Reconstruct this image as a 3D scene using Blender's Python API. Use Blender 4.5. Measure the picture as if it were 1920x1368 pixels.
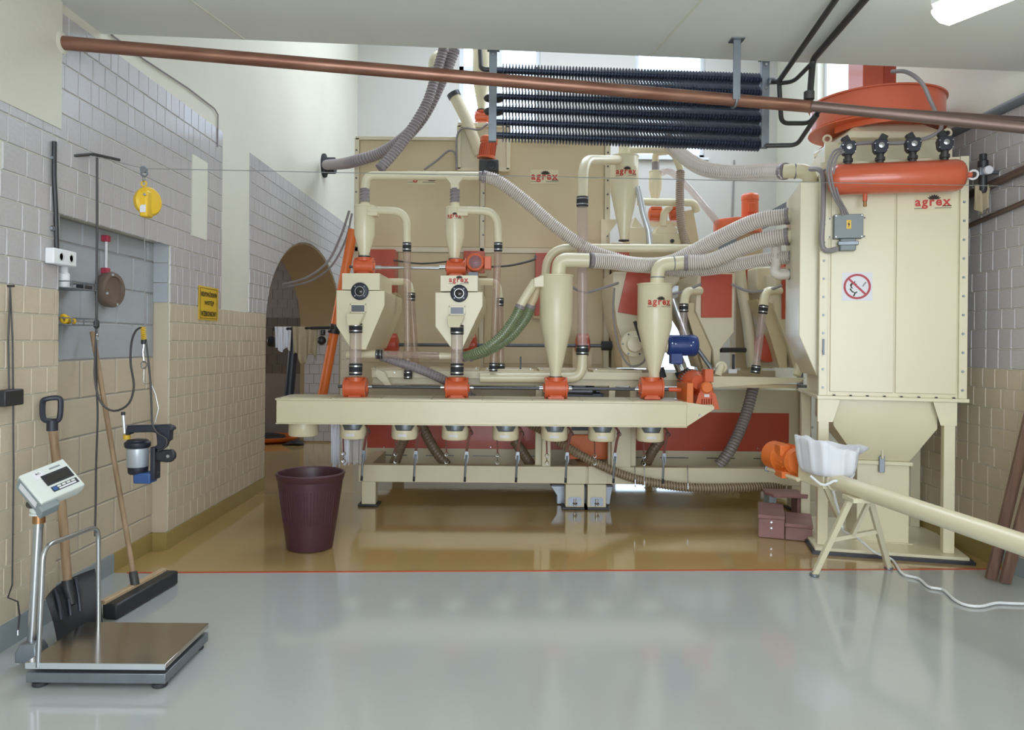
import bpy, bmesh, math, random
from mathutils import Vector, Matrix
random.seed(7)
PI = math.pi
for o in list(bpy.data.objects): bpy.data.objects.remove(o)
scn = bpy.context.scene
COL = scn.collection

# ---------------------------------------------------------------- camera
FPX, CX, CY, EYE, ROLL = 1400.0, 945.0, 640.0, 1.55, 0.0095
cam_d = bpy.data.cameras.new('camera'); cam = bpy.data.objects.new('camera', cam_d); COL.objects.link(cam)
cam_d.sensor_width = 36.0; cam_d.lens = 36.0 * FPX / 1920.0
cam_d.shift_x = (960.0 - CX) / 1920.0
cam_d.shift_y = -(684.0 - CY) / 1920.0
cam_d.clip_start = 0.05
cam.matrix_world = Matrix.Translation((0, 0, EYE)) @ Matrix.Rotation(PI / 2, 4, 'X') @ Matrix.Rotation(ROLL, 4, 'Z')
scn.camera = cam

# ---------------------------------------------------------------- colour management, sky
vs = scn.view_settings
vs.view_transform = 'Standard'; vs.look = 'None'; vs.gamma = 1.0; vs.use_curve_mapping = False
vs.exposure = 0.66
w = bpy.data.worlds.new('sky'); scn.world = w; w.use_nodes = True
bg = w.node_tree.nodes['Background']
bg.inputs[0].default_value = (0.74, 0.86, 1.0, 1); bg.inputs[1].default_value = 3.0

def area(name, loc, rot, sx, sy, power, color=(1, 1, 1)):
    l = bpy.data.lights.new(name, 'AREA'); l.shape = 'RECTANGLE'; l.size = sx; l.size_y = sy
    l.energy = power; l.color = color
    o = bpy.data.objects.new(name, l); COL.objects.link(o); o.location = loc; o.rotation_euler = rot
    return o
# daylight through the wide gate behind the viewer and through the tall windows of the machine hall, plus two added fills
area('gate_daylight', (0.6, -3.4, 1.65), (PI / 2 + 0.22, 0, 0), 4.6, 3.1, 95, (1.0, 0.99, 0.97))
area('hall_window_daylight', (4.3, 9.3, 5.6), (0, PI / 2 - 0.25, 0), 2.0, 3.0, 28, (0.92, 0.96, 1.0))
area('hall_fill_light', (0.6, 9.2, 7.0), (0, 0, 0), 4.0, 4.0, 40, (0.97, 0.98, 1.0))  # added fill that brightens the hall from above, no known source
area('passage_fill_light', (-6.1, 9.0, 2.2), (0, -PI / 2, 0), 1.2, 1.6, 30, (1.0, 0.97, 0.92))  # added fill that brightens the passage, its wall has no window

# ---------------------------------------------------------------- helpers
def P(px, py, d):
    u = (px - CX) / FPX; v = (py - CY) / FPX
    c, s = math.cos(ROLL), math.sin(ROLL)
    return Vector(((u * c + v * s) * d, d, EYE - (-u * s + v * c) * d))
def PX(px, d, py=640): return P(px, py, d).x
def PZ(py, d, px=945): return P(px, py, d).z
def S(d): return d / FPX

def hexc(h):
    h = h.lstrip('#'); out = []
    for i in (0, 2, 4):
        c = int(h[i:i + 2], 16) / 255
        out.append(c / 12.92 if c <= 0.04045 else ((c + 0.055) / 1.055) ** 2.4)
    return (out[0], out[1], out[2], 1)

MAT = {}
def mat(name, col, rough=0.5, metal=0.0, noise=0.0, nscale=8.0, bump=0.0, bscale=60.0, coat=0.0, emit=0.0, stretch=None, col2=None, trans=0.0, spec=None):
    m = bpy.data.materials.new(name); m.use_nodes = True
    nt = m.node_tree; b = nt.nodes['Principled BSDF']
    c = hexc(col); b.inputs['Base Color'].default_value = c
    b.inputs['Roughness'].default_value = rough; b.inputs['Metallic'].default_value = metal
    if coat: b.inputs['Coat Weight'].default_value = coat; b.inputs['Coat Roughness'].default_value = 0.08
    if trans: b.inputs['Transmission Weight'].default_value = trans
    if spec is not None: b.inputs['Specular IOR Level'].default_value = spec
    if emit: b.inputs['Emission Color'].default_value = c; b.inputs['Emission Strength'].default_value = emit
    if noise or bump:
        tc = nt.nodes.new('ShaderNodeTexCoord'); mp = nt.nodes.new('ShaderNodeMapping')
        nt.links.new(tc.outputs['Object'], mp.inputs['Vector'])
        if stretch: mp.inputs['Scale'].default_value = stretch
    if noise:
        n = nt.nodes.new('ShaderNodeTexNoise'); n.inputs['Scale'].default_value = nscale; n.inputs['Detail'].default_value = 5
        nt.links.new(mp.outputs[0], n.inputs['Vector'])
        r = nt.nodes.new('ShaderNodeValToRGB')
        c2 = hexc(col2) if col2 else tuple(x * (1 - noise) for x in c[:3]) + (1,)
        r.color_ramp.elements[0].position = 0.3; r.color_ramp.elements[1].position = 0.7
        r.color_ramp.elements[0].color = c2; r.color_ramp.elements[1].color = c
        nt.links.new(n.outputs['Fac'], r.inputs['Fac']); nt.links.new(r.outputs[0], b.inputs['Base Color'])
    if bump:
        n2 = nt.nodes.new('ShaderNodeTexNoise'); n2.inputs['Scale'].default_value = bscale; n2.inputs['Detail'].default_value = 3
        nt.links.new(mp.outputs[0], n2.inputs['Vector'])
        bp = nt.nodes.new('ShaderNodeBump'); bp.inputs['Strength'].default_value = bump; bp.inputs['Distance'].default_value = 0.01
        nt.links.new(n2.outputs['Fac'], bp.inputs['Height']); nt.links.new(bp.outputs[0], b.inputs['Normal'])
    MAT[name] = m
    return m
def clear_mat(name, tint, gloss=0.12, rough=0.08, haze=None, hz=0):
    m = bpy.data.materials.new(name); m.use_nodes = True; nt = m.node_tree
    for n in list(nt.nodes):
        if n.type != 'OUTPUT_MATERIAL': nt.nodes.remove(n)
    out = [n for n in nt.nodes][0]
    t = nt.nodes.new('ShaderNodeBsdfTransparent'); t.inputs[0].default_value = hexc(tint)
    g = nt.nodes.new('ShaderNodeBsdfGlossy'); g.inputs['Roughness'].default_value = rough
    fr = nt.nodes.new('ShaderNodeLayerWeight'); fr.inputs[0].default_value = 0.12
    ad = nt.nodes.new('ShaderNodeMath'); ad.operation = 'MULTIPLY_ADD'; ad.inputs[1].default_value = 0.5; ad.inputs[2].default_value = gloss * 0.3
    nt.links.new(fr.outputs[1], ad.inputs[0])
    mx = nt.nodes.new('ShaderNodeMixShader')
    nt.links.new(ad.outputs[0], mx.inputs[0]); nt.links.new(t.outputs[0], mx.inputs[1]); nt.links.new(g.outputs[0], mx.inputs[2])
    last = mx
    if haze:
        df = nt.nodes.new('ShaderNodeBsdfDiffuse'); df.inputs[0].default_value = hexc(haze); m2 = nt.nodes.new('ShaderNodeMixShader'); m2.inputs[0].default_value = hz
        nt.links.new(mx.outputs[0], m2.inputs[1]); nt.links.new(df.outputs[0], m2.inputs[2]); last = m2
    nt.links.new(last.outputs[0], out.inputs[0]); MAT[name] = m
    return m

mat('cream', 'e1d8ba', 0.33, noise=0.05, nscale=1.6, coat=0.15)
mat('cream2', 'd8ceb3', 0.42, noise=0.06, nscale=2.0)
mat('tan', 'd0bf9c', 0.45, noise=0.06, nscale=1.2)
mat('orange', 'd9653c', 0.38, noise=0.08, nscale=6, coat=0.1)
mat('bright_orange', 'e67632', 0.4, noise=0.06, nscale=9)
mat('tank_orange', 'cf6243', 0.28, noise=0.07, nscale=3, coat=0.3)
mat('red_panel', 'b84a35', 0.32, noise=0.06, nscale=2, coat=0.1)
mat('wall_plaster', 'd6d4c6', 0.85, noise=0.05, nscale=1.5, bump=0.15, bscale=25)
mat('wall_cream', 'c9b99c', 0.5, noise=0.06, nscale=2.5)
mat('grout', 'a5a3a0', 0.9, noise=0.1, nscale=20)
mat('ceiling', 'dcded8', 0.8, noise=0.05, nscale=1.2, bump=0.1, bscale=15)
mat('back_wall', 'c9c8c4', 0.85, noise=0.05, nscale=0.8, bump=0.1, bscale=20)
mat('tile_grey', 'b9b5b7', 0.16, noise=0.07, nscale=9, bump=0.12, bscale=9, stretch=(1, 1, .35))
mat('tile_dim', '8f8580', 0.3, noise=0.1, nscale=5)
mat('tile_cream', 'c8baa4', 0.35, noise=0.06, nscale=6, bump=0.1, bscale=12)
mat('block_grey', 'a9aeb4', 0.45, noise=0.06, nscale=5, bump=0.1, bscale=30)
mat('arch_tan', 'a08c6d', 0.6, noise=0.06, nscale=3)
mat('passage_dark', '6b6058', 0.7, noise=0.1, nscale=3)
mat('floor_grey', 'b2b6b5', 0.11, noise=0.05, nscale=0.8, bump=0.012, bscale=3.5, coat=0.25)
mat('floor_olive', 'b59963', 0.08, noise=0.09, nscale=1.1, bump=0.045, bscale=5, coat=0.5, stretch=(0.5, 1.4, 1))
mat('line_red', 'c1502c', 0.35)
mat('base_grey', '8f999d', 0.4, noise=0.06)
mat('base_olive', 'a08c55', 0.4, noise=0.06)
mat('copper', '96705f', 0.36, metal=0.6, noise=0.3, nscale=7, col2='7a5142', stretch=(0.5, 3, 3))
mat('pipe_brown', '75625a', 0.45, metal=0.5, noise=0.15, nscale=5)
mat('iron', '4b4a4a', 0.5, metal=0.5, noise=0.15, nscale=10)
mat('fin_dark', '2f3a4d', 0.4, metal=0.4)
mat('fin_edge', '4d5669', 0.35, metal=0.5)
mat('galv', '868d95', 0.42, metal=0.7, noise=0.15, nscale=12)
mat('steel', 'b9bcc0', 0.25, metal=0.95)
mat('brushed', 'bfb9b2', 0.16, metal=1.0, noise=0.08, nscale=4)
mat('alu', 'd5dce4', 0.3, metal=0.7)
mat('dark_steel', '55575c', 0.35, metal=0.8)
mat('black', '26272b', 0.45)
mat('rubber', '2b2d33', 0.7, noise=0.1, nscale=15)
mat('navy', '272b38', 0.45)
mat('cable', '3c3a3c', 0.5)
mat('cable_grey', '8d888a', 0.5)
mat('hose_mauve', '9a8781', 0.45)
mat('hose_white', 'e2dbd3', 0.4)
mat('hose_grey', '8d8488', 0.45, noise=0.08)
mat('hose_rib', 'a49a9d', 0.4)
mat('hose_brown', '7b6a55', 0.45, noise=0.08)
mat('hose_rib2', 'a8977c', 0.4)
mat('green_hose', '6f7d5c', 0.3, noise=0.1, coat=0.3)
mat('green_rib', '8b9a78', 0.25)
mat('white', 'e9ebee', 0.5)
mat('cloth', 'e6e8f0', 0.9, noise=0.04)
mat('cloth_grey', 'c4bfbe', 0.9, noise=0.06)
mat('cloth_beige', 'b0a387', 0.95, noise=0.08, nscale=15)
mat('wood', 'a88d70', 0.6, noise=0.25, nscale=6, col2='80664c', stretch=(4, 4, 0.5))
mat('wood_dark', '7d5f50', 0.6, noise=0.3, nscale=6, col2='5a4238', stretch=(4, 4, 0.4))
mat('crate_pink', '9c7471', 0.5, noise=0.15, nscale=4, col2='86605e')
mat('bin_plum', '4a2a35', 0.4, noise=0.12, nscale=7, bump=0.1, bscale=20)
mat('yellow', 'e3b92f', 0.35, noise=0.04)
mat('sign_yellow', 'd9b230', 0.45)
mat('ink', '2b2517', 0.6)
mat('logo_red', 'c2382f', 0.5)
mat('sticker', 'd9cfae', 0.5)
mat('sign_white', 'dcdce2', 0.4)
mat('sign_red', 'b0303c', 0.45)
mat('blue', '2b4385', 0.4, noise=0.05)
mat('tool_blue', '36588f', 0.5)
mat('silver_paint', 'c6cdd8', 0.3, metal=0.4)
mat('pale_plastic', 'd3d8d4', 0.45)
mat('grey_plastic', '848d90', 0.5)
mat('screen', '33322f', 0.2)
mat('brown_cast', '6d5c50', 0.5, noise=0.15, nscale=10)
mat('crimson', 'a8344a', 0.45)
mat('strap', '6a3a30', 0.7, noise=0.1)
mat('brass', 'a0764f', 0.3, metal=0.8)
mat('blind', 'a9b6c6', 0.5)
mat('frame_white', 'd9dde2', 0.4)
mat('lamp_glow', 'ffffff', 0.5, emit=8.0)
mat('stair_grey', '6a6e73', 0.6)
mat('light_wood', 'c3aa88', 0.6, noise=0.2, nscale=6, stretch=(4, 4, .5))
clear_mat('clear', 'f6f1f0', haze='d6c8c5', hz=.26)
clear_mat('clear_amber', 'f3ebe4', haze='cdbcb0', hz=.28)
clear_mat('glass', 'eef4f8', 0.1, 0.02)

class MB:
    def __init__(s, M=None): s.v = []; s.f = []; s.M = M
    def add(s, vs, fs):
        k = len(s.v)
        for q in vs:
            q = Vector(q); s.v.append(s.M @ q if s.M else q)
        s.f += [tuple(i + k for i in f) for f in fs]
        return s
    def box(s, x0, x1, y0, y1, z0, z1):
        return s.add([(x0, y0, z0), (x1, y0, z0), (x1, y1, z0), (x0, y1, z0), (x0, y0, z1), (x1, y0, z1), (x1, y1, z1), (x0, y1, z1)],
                     [(0, 3, 2, 1), (4, 5, 6, 7), (0, 1, 5, 4), (1, 2, 6, 5), (2, 3, 7, 6), (3, 0, 4, 7)])
    def pbox(s, px0, px1, py0, py1, d0, d1):
        a = P(px0, (py0 + py1) / 2, d0); b = P(px1, (py0 + py1) / 2, d0); t = P((px0 + px1) / 2, py0, d0); u = P((px0 + px1) / 2, py1, d0)
        return s.box(a.x, b.x, d0, d1, u.z, t.z)
    def ext(s, pts, vec):
        pts = [Vector(p) for p in pts]; n = len(pts); vec = Vector(vec)
        fs = [tuple(range(n)), tuple(range(2 * n - 1, n - 1, -1))]
        fs += [(i, (i + 1) % n, n + (i + 1) % n, n + i) for i in range(n)]
        return s.add(pts + [p + vec for p in pts], fs)
    def ppoly(s, pp, d, depth): return s.ext([P(x, y, d) for x, y in pp], (0, depth, 0))
    def loft(s, loops, cap=True, closed=False):
        n = len(loops[0]); vs = [Vector(p) for l in loops for p in l]; fs = []
        m = len(loops)
        for i in range(m - 1 + (1 if closed else 0)):
            a = i * n; b = ((i + 1) % m) * n
            fs += [(a + j, a + (j + 1) % n, b + (j + 1) % n, b + j) for j in range(n)]
        if cap and not closed: fs += [tuple(range(n - 1, -1, -1)), tuple((m - 1) * n + j for j in range(n))]
        return s.add(vs, fs)
    def tube(s, pts, r, n=12, cap=True):
        pts = [Vector(p) for p in pts]; fr = frames(pts); loops = []
        for i, (p, (a, b)) in enumerate(zip(pts, fr)):
            rr = r[i] if isinstance(r, (list, tuple)) else r
            loops.append([p + a * rr * math.cos(2 * PI * j / n) + b * rr * math.sin(2 * PI * j / n) for j in range(n)])
        return s.loft(loops, cap)
    def lathe(s, o, ax, prof, n=20, cap=True):
        o = Vector(o); ax = Vector(ax).normalized(); a, b = perp(ax); loops = []
        for r, t in prof:
            loops.append([o + ax * t + (a * math.cos(2 * PI * j / n) + b * math.sin(2 * PI * j / n)) * max(r, 1e-4) for j in range(n)])
        return s.loft(loops, cap)
    def cyl(s, p, q, r, n=16):
        p = Vector(p); q = Vector(q)
        return s.lathe(p, q - p, [(r, 0), (r, (q - p).length)], n)
    def bar(s, p, q, w, h, up=(0, 0, 1)):
        p = Vector(p); q = Vector(q); t = (q - p).normalized(); up = Vector(up)
        if abs(t.dot(up)) > 0.97: up = Vector((0, 1, 0))
        a = t.cross(up).normalized(); b = a.cross(t).normalized()
        return s.loft([[c + a * w / 2 * i + b * h / 2 * j for i, j in ((-1, -1), (1, -1), (1, 1), (-1, 1))] for c in (p, q)])
    def torus(s, c, ax, R, r, n=24, m=8):
        c = Vector(c); ax = Vector(ax).normalized(); a, b = perp(ax); loops = []
        for i in range(n):
            t = 2 * PI * i / n; e = a * math.cos(t) + b * math.sin(t)
            loops.append([c + e * (R + r * math.cos(2 * PI * j / m)) + ax * r * math.sin(2 * PI * j / m) for j in range(m)])
        return s.loft(loops, closed=True)
    def ball(s, c, r, n=14, sc=(1, 1, 1)):
        c = Vector(c); loops = []
        for i in range(1, n // 2 + 1):
            t = PI * (i - .5) / (n // 2)
            loops.append([c + Vector((sc[0] * r * math.sin(t) * math.cos(2 * PI * j / n), sc[1] * r * math.sin(t) * math.sin(2 * PI * j / n), sc[2] * r * math.cos(t))) for j in range(n)])
        return s.loft(loops)
    def helix(s, pts, R, r, pitch, per=10, m=4):
        pts = resample([Vector(p) for p in pts], 0.02); fr = frames(pts)
        L = sum((pts[i + 1] - pts[i]).length for i in range(len(pts) - 1)); N = int(L / pitch * per); hp = []
        for k in range(N + 1):
            t = k / N * (len(pts) - 1); i = min(int(t), len(pts) - 2); f = t - i
            p = pts[i].lerp(pts[i + 1], f); a = fr[i][0].lerp(fr[i + 1][0], f); b = fr[i][1].lerp(fr[i + 1][1], f)
            ph = 2 * PI * k / per; hp.append(p + (a * math.cos(ph) + b * math.sin(ph)) * R)
        return s.tube(hp, r, m)
def perp(ax):
    u = Vector((0, 0, 1)) if abs(ax.z) < 0.9 else Vector((1, 0, 0))
    a = ax.cross(u).normalized(); return a, ax.cross(a).normalized()
def frames(pts):
    out = []; n = len(pts); pa = None
    for i in range(n):
        t = (pts[min(i + 1, n - 1)] - pts[max(i - 1, 0)])
        t = t.normalized() if t.length > 1e-9 else Vector((0, 0, 1))
        if pa is None: a, b = perp(t)
        else:
            a = pa - t * pa.dot(t)
            a = a.normalized() if a.length > 1e-6 else perp(t)[0]
            b = t.cross(a)
        out.append((a, b)); pa = a
    return out
def resample(pts, step):
    out = [pts[0].copy()]; acc = 0
    for i in range(len(pts) - 1):
        seg = (pts[i + 1] - pts[i]); L = seg.length; t = step - acc
        while t < L: out.append(pts[i] + seg * (t / L)); t += step
        acc = (acc + L) % step if L else acc
    if (out[-1] - pts[-1]).length > step * .3: out.append(pts[-1].copy())
    return out
def cr(pts, k=8):
    pts = [Vector(p) for p in pts]; out = []
    q = [pts[0] * 2 - pts[1]] + pts + [pts[-1] * 2 - pts[-2]]
    for i in range(1, len(q) - 2):
        for j in range(k):
            t = j / k; a, b, c, d = q[i - 1], q[i], q[i + 1], q[i + 2]
            out.append(0.5 * ((2 * b) + (c - a) * t + (2 * a - 5 * b + 4 * c - d) * t * t + (3 * b - a - 3 * c + d) * t ** 3))
    out.append(pts[-1]); return out
def fil(pts, r, k=6):
    pts = [Vector(p) for p in pts]; out = [pts[0]]
    for i in range(1, len(pts) - 1):
        p, a, b = pts[i], pts[i - 1] - pts[i], pts[i + 1] - pts[i]
        rr = min(r, a.length * .48, b.length * .48); s0 = p + a.normalized() * rr; s1 = p + b.normalized() * rr
        for j in range(k + 1):
            t = j / k; out.append(s0 * (1 - t) ** 2 + p * 2 * t * (1 - t) + s1 * t * t)
    out.append(pts[-1]); return out
def PP(lst): return [P(*q) for q in lst]

WPOS = {}
def tag(o, label=None, cat=None, group=None, kind=None):
    if label: o['label'] = label
    if cat: o['category'] = cat
    if group: o['group'] = group
    if kind: o['kind'] = kind
    return o
def thing(name, label, cat, loc, group=None):
    o = bpy.data.objects.new(name, None); COL.objects.link(o); o.location = loc; o.empty_display_size = 0.05
    WPOS[o.name] = Vector(loc)
    return tag(o, label, cat, group)
def obj(name, mb, m, parent=None, label=None, cat=None, group=None, kind=None, bev=0, ang=38, flat=False):
    vs = mb.v
    lo = Vector((min(v.x for v in vs), min(v.y for v in vs), min(v.z for v in vs))); hi = Vector((max(v.x for v in vs), max(v.y for v in vs), max(v.z for v in vs)))
    c = (lo + hi) / 2
    me = bpy.data.meshes.new(name); me.from_pydata([v - c for v in vs], [], mb.f)
    bm = bmesh.new(); bm.from_mesh(me); bmesh.ops.recalc_face_normals(bm, faces=bm.faces); bm.to_mesh(me); bm.free()
    if not flat:
        me.polygons.foreach_set('use_smooth', [True] * len(me.polygons)); me.set_sharp_from_angle(angle=math.radians(ang))
    me.materials.append(MAT[m])
    o = bpy.data.objects.new(name, me); COL.objects.link(o); WPOS[o.name] = c
    if parent: o.parent = parent; o.location = c - WPOS[parent.name]
    else: o.location = c
    if bev:
        b = o.modifiers.new('bevel', 'BEVEL'); b.width = bev; b.segments = 2; b.limit_method = 'ANGLE'; b.angle_limit = math.radians(40)
    return tag(o, label, cat, group, kind)
def struct(name, mb, m, parent=None, **k): return obj(name, mb, m, parent, kind=None if parent else 'structure', **k)
def copy_tree(o, off, parent=None):
    c = o.copy(); COL.objects.link(c)
    WPOS[c.name] = WPOS[o.name] + Vector(off)
    if parent: c.parent = parent
    else: c.location = o.location + Vector(off)
    for ch in list(o.children): copy_tree(ch, off, c)
    return c

def text_data(s, size=1.0, bold=False):
    cu = bpy.data.curves.new('lettering', 'FONT'); cu.body = s; cu.size = size; cu.align_x = 'CENTER'; cu.align_y = 'CENTER'
    if bold: cu.offset = 0.03 * size
    cu.resolution_u = 3
    if s == 'agrex': cu.space_character = 1.22
    o = bpy.data.objects.new('lettering', cu); COL.objects.link(o)
    dg = bpy.context.evaluated_depsgraph_get()
    me = bpy.data.meshes.new_from_object(o.evaluated_get(dg))
    vs = [v.co.copy() for v in me.vertices]; fs = [tuple(p.vertices) for p in me.polygons]
    bpy.data.objects.remove(o); bpy.data.curves.remove(cu); bpy.data.meshes.remove(me)
    return vs, fs
def fitted(s, W, H, bold=True):
    vs, fs = text_data(s, 1.0, bold)
    x0 = min(v.x for v in vs); x1 = max(v.x for v in vs); y0 = min(v.y for v in vs); y1 = max(v.y for v in vs)
    return [((v.x - (x0 + x1) / 2) * W / (x1 - x0), (v.y - (y0 + y1) / 2) * H / (y1 - y0)) for v in vs], fs
_fit = {}
def lettering(s, mapf, u0, v0, W, H, m, parent, name='lettering', n=0.002, bold=True):
    key = (s, bold)
    if key not in _fit: _fit[key] = fitted(s, 1, 1, bold)
    vs, fs = _fit[key]; mb = MB()
    mb.add([mapf(u0 + x * W, v0 + y * H, n) for x, y in vs], fs)
    return obj(name, mb, m, parent, flat=True)
def flatmap(c, right, up):
    c = Vector(c); r = Vector(right).normalized(); u = Vector(up).normalized(); nn = r.cross(u)
    return lambda a, b, n: c + r * a + u * b + nn * n
def cylmap(c, R, th0=0.0):
    c = Vector(c)
    return lambda a, b, n: c + Vector(((R + n) * math.sin(a / R + th0), -(R + n) * math.cos(a / R + th0), b))
def patch(mapf, u0, u1, v0, v1, n0, n1, seg=8):
    mb = MB(); loops = []
    for i in range(seg + 1):
        u = u0 + (u1 - u0) * i / seg
        loops.append([mapf(u, v0, n0), mapf(u, v1, n0), mapf(u, v1, n1), mapf(u, v0, n1)])
    return mb.loft(loops)
def logo(mapf, W, parent, plate=True, cut=None):
    H = W * 0.42
    if plate: obj('logo_plate', patch(mapf, -W / 2, W / 2, -H * .5, H * .68, 0.0004, 0.0012), 'sticker', parent)
    lettering('agrex', mapf, 0, -H * .06, W * .96, H * .66, 'logo_red', parent, 'logo_lettering', 0.0028)
    mb = MB(); pts = []
    R0 = H * .36; teeth = 7; cx, cy = W * .03, H * .26
    for i in range(teeth * 4 + 1):
        t = PI * (0.06 + 0.88 * i / (teeth * 4)); rr = R0 * (1.0 if (i % 4) in (1, 2) else 0.78)
        pts.append((cx + rr * 1.25 * math.cos(t), cy + rr * math.sin(t)))
    inner = []
    for i in range(teeth * 4, -1, -1):
        t = PI * (0.06 + 0.88 * i / (teeth * 4)); inner.append((cx + R0 * .5 * math.cos(t), cy + R0 * .02 * math.sin(t)))
    n = len(pts); vs = [mapf(x, y, 0.0022) for x, y in pts] + [mapf(x, y, 0.0022) for x, y in reversed(inner)]
    mb.add(vs, [(i, i + 1, n + i + 1, n + i) for i in range(n - 1)])
    obj('logo_gear', mb, 'ink', parent, flat=True)
    ln = MB()
    for a, b in ((-.5, -.22), (.05, .5)):
        q = patch(mapf, a * W, b * W, -H * .36, -H * .32, 0.0013, 0.0022, 3); ln.add(q.v, q.f)
    q = patch(mapf, .25 * W, .5 * W, -H * .24, -H * .17, 0.0013, 0.0022, 3); ln.add(q.v, q.f)
    obj('logo_rule', ln, 'ink', parent)
# ================================================================ the room
XL, XR, YB, ZS, ZT = -2.47, 3.5, 12.4, 3.40, 7.2
SLAB_L, SLAB_R = 4.55, 5.03            # front edge of the low ceiling, left and right end
LINE_L, LINE_R = 4.93, 5.20            # painted line between the two floors
def slab_y(x): return SLAB_L + (x - XL) / (XR - XL) * (SLAB_R - SLAB_L)
def line_y(x): return LINE_L + (x - XL) / (XR - XL) * (LINE_R - LINE_L)

m = MB(); m.ext([(-3.2, -3.8, -0.1), (3.9, -3.8, -0.1), (3.9, line_y(3.9), -0.1), (-3.2, line_y(-3.2), -0.1)], (0, 0, 0.1)); struct('floor', m, 'floor_grey')
m = MB(); m.ext([(-6.5, line_y(-3.2), -0.1), (-3.2, line_y(-3.2), -0.1), (3.9, line_y(3.9), -0.1), (4.8, 7.0, -0.1), (4.8, 12.8, -0.1), (-6.5, 12.8, -0.1)], (0, 0, 0.1)); struct('floor', m, 'floor_olive')
m = MB(); m.ext([(XL, line_y(XL) - .012, 0), (XR, line_y(XR) - .012, 0), (XR, line_y(XR) + .012, 0), (XL, line_y(XL) + .012, 0)], (0, 0, 0.0025)); struct('trim_1', m, 'line_red')
# low ceiling slab, then the tall machine hall beyond it
m = MB(); m.ext([(-2.9, -3.8, ZS), (3.9, -3.8, ZS), (3.9, slab_y(3.9), ZS), (-2.9, slab_y(-2.9), ZS)], (0, 0, 0.35)); cl = struct('ceiling', m, 'ceiling')
for x0, x1 in ((-1.62, -0.93), (1.55, 1.62)):
    pass
j = MB(); j.bar((-1.95, 3.05, ZS - .002), (-1.62, slab_y(-1.62) - .01, ZS - .002), .012, .006); obj('panel_joint', j, 'wall_plaster', cl)
j = MB(); j.bar((1.15, 3.3, ZS - .002), (0.93, slab_y(.93) - .01, ZS - .002), .012, .006); obj('panel_joint', j, 'wall_plaster', cl)
m = MB()
for b in ((-3.2, -1.4, 4.4, 12.8), (2.6, 4.9, 4.4, 12.8), (-1.4, 2.6, 4.4, 7.2), (-1.4, 2.6, 11.2, 12.8)): m.box(*b, ZT, ZT + .2)  # unseen gap in the middle, made up to go with the overhead fill
struct('ceiling', m, 'back_wall')
m = MB(); m.box(-2.9, 3.9, 4.35, 4.55, ZS + .35, ZT); struct('wall_front_upper', m, 'back_wall')
# wall behind the viewer with the wide gate opening
m = MB(); m.box(-3.2, -1.75, -3.8, -3.5, 0, ZS); m.box(2.95, 3.9, -3.8, -3.5, 0, ZS); m.box(-1.75, 2.95, -3.8, -3.5, 3.3, ZS); struct('wall_rear', m, 'wall_plaster')

# ---- left wall
NY0, NY1, NZ = 4.13, 5.5, 2.25
AY0, AY1, ASP, ARI = 7.72, 11.28, 1.70, 1.06
AC, AH = (AY0 + AY1) / 2, (AY1 - AY0) / 2
def arch_z(y):
    t = max(0.0, 1 - ((y - AC) / AH) ** 2); return ASP + ARI * math.sqrt(t)
TH = 0.6
wl = MB()
wl.box(XL - TH, XL, -3.8, NY0, 0, ZT)
wl.box(XL - TH, XL, NY0, NY1, NZ, ZT)
wl.box(XL - TH, XL, NY1, AY0, 0, ZT)
wl.box(XL - TH, XL, AY1, 12.8, 0, ZT)
NA = 20
ys = [AC - AH * math.cos(PI * i / NA) for i in range(NA + 1)]
for i in range(NA):
    a, b = ys[i], ys[i + 1]
    wl.ext([(XL - TH, a, arch_z(a)), (XL - TH, b, arch_z(b)), (XL - TH, b, ZT), (XL - TH, a, ZT)], (TH, 0, 0))
wall_left = struct('wall_left', wl, 'wall_plaster')
# cream paint / plaster skins that carry no tiles
nb = MB(); nb.box(XL - TH, XL - .115, NY0, NY1, 0, NZ); niche = struct('wall_niche', nb, 'grout')
# plaster pilaster above the paint line, plaster patch on the near pier, squarish patch
pl = MB(); pl.box(XL, XL + .012, -3.4, 4.13, 2.70, 3.40); obj('plaster_patch', pl, 'wall_plaster', wall_left)
pl = MB(); pl.box(XL, XL + .012, 5.86, 6.16, 2.36, 3.0); obj('plaster_patch', pl, 'wall_plaster', wall_left)
# arch soffit lining (tan paint) and its pale tiled far jamb
so = MB(); loops = []
for i in range(NA + 1):
    y = AC - (AH - .004) * math.cos(PI * i / NA)
    z = ASP + (ARI - .004) * math.sin(PI * i / NA)
    y2 = AC - (AH - .02) * math.cos(PI * i / NA); z2 = ASP + (ARI - .02) * math.sin(PI * i / NA)
    loops.append([(XL - TH, y, z), (XL - .003, y, z), (XL - .003, y2, z2), (XL - TH, y2, z2)])
so.loft(loops); obj('arch_lining', so, 'arch_tan', wall_left)
jb = MB(); jb.box(XL - TH, XL - .003, AY1 - .012, AY1 - .002, 0, ASP + .02); obj('jamb_lining', jb, 'arch_tan', wall_left)
jt = MB()

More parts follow.
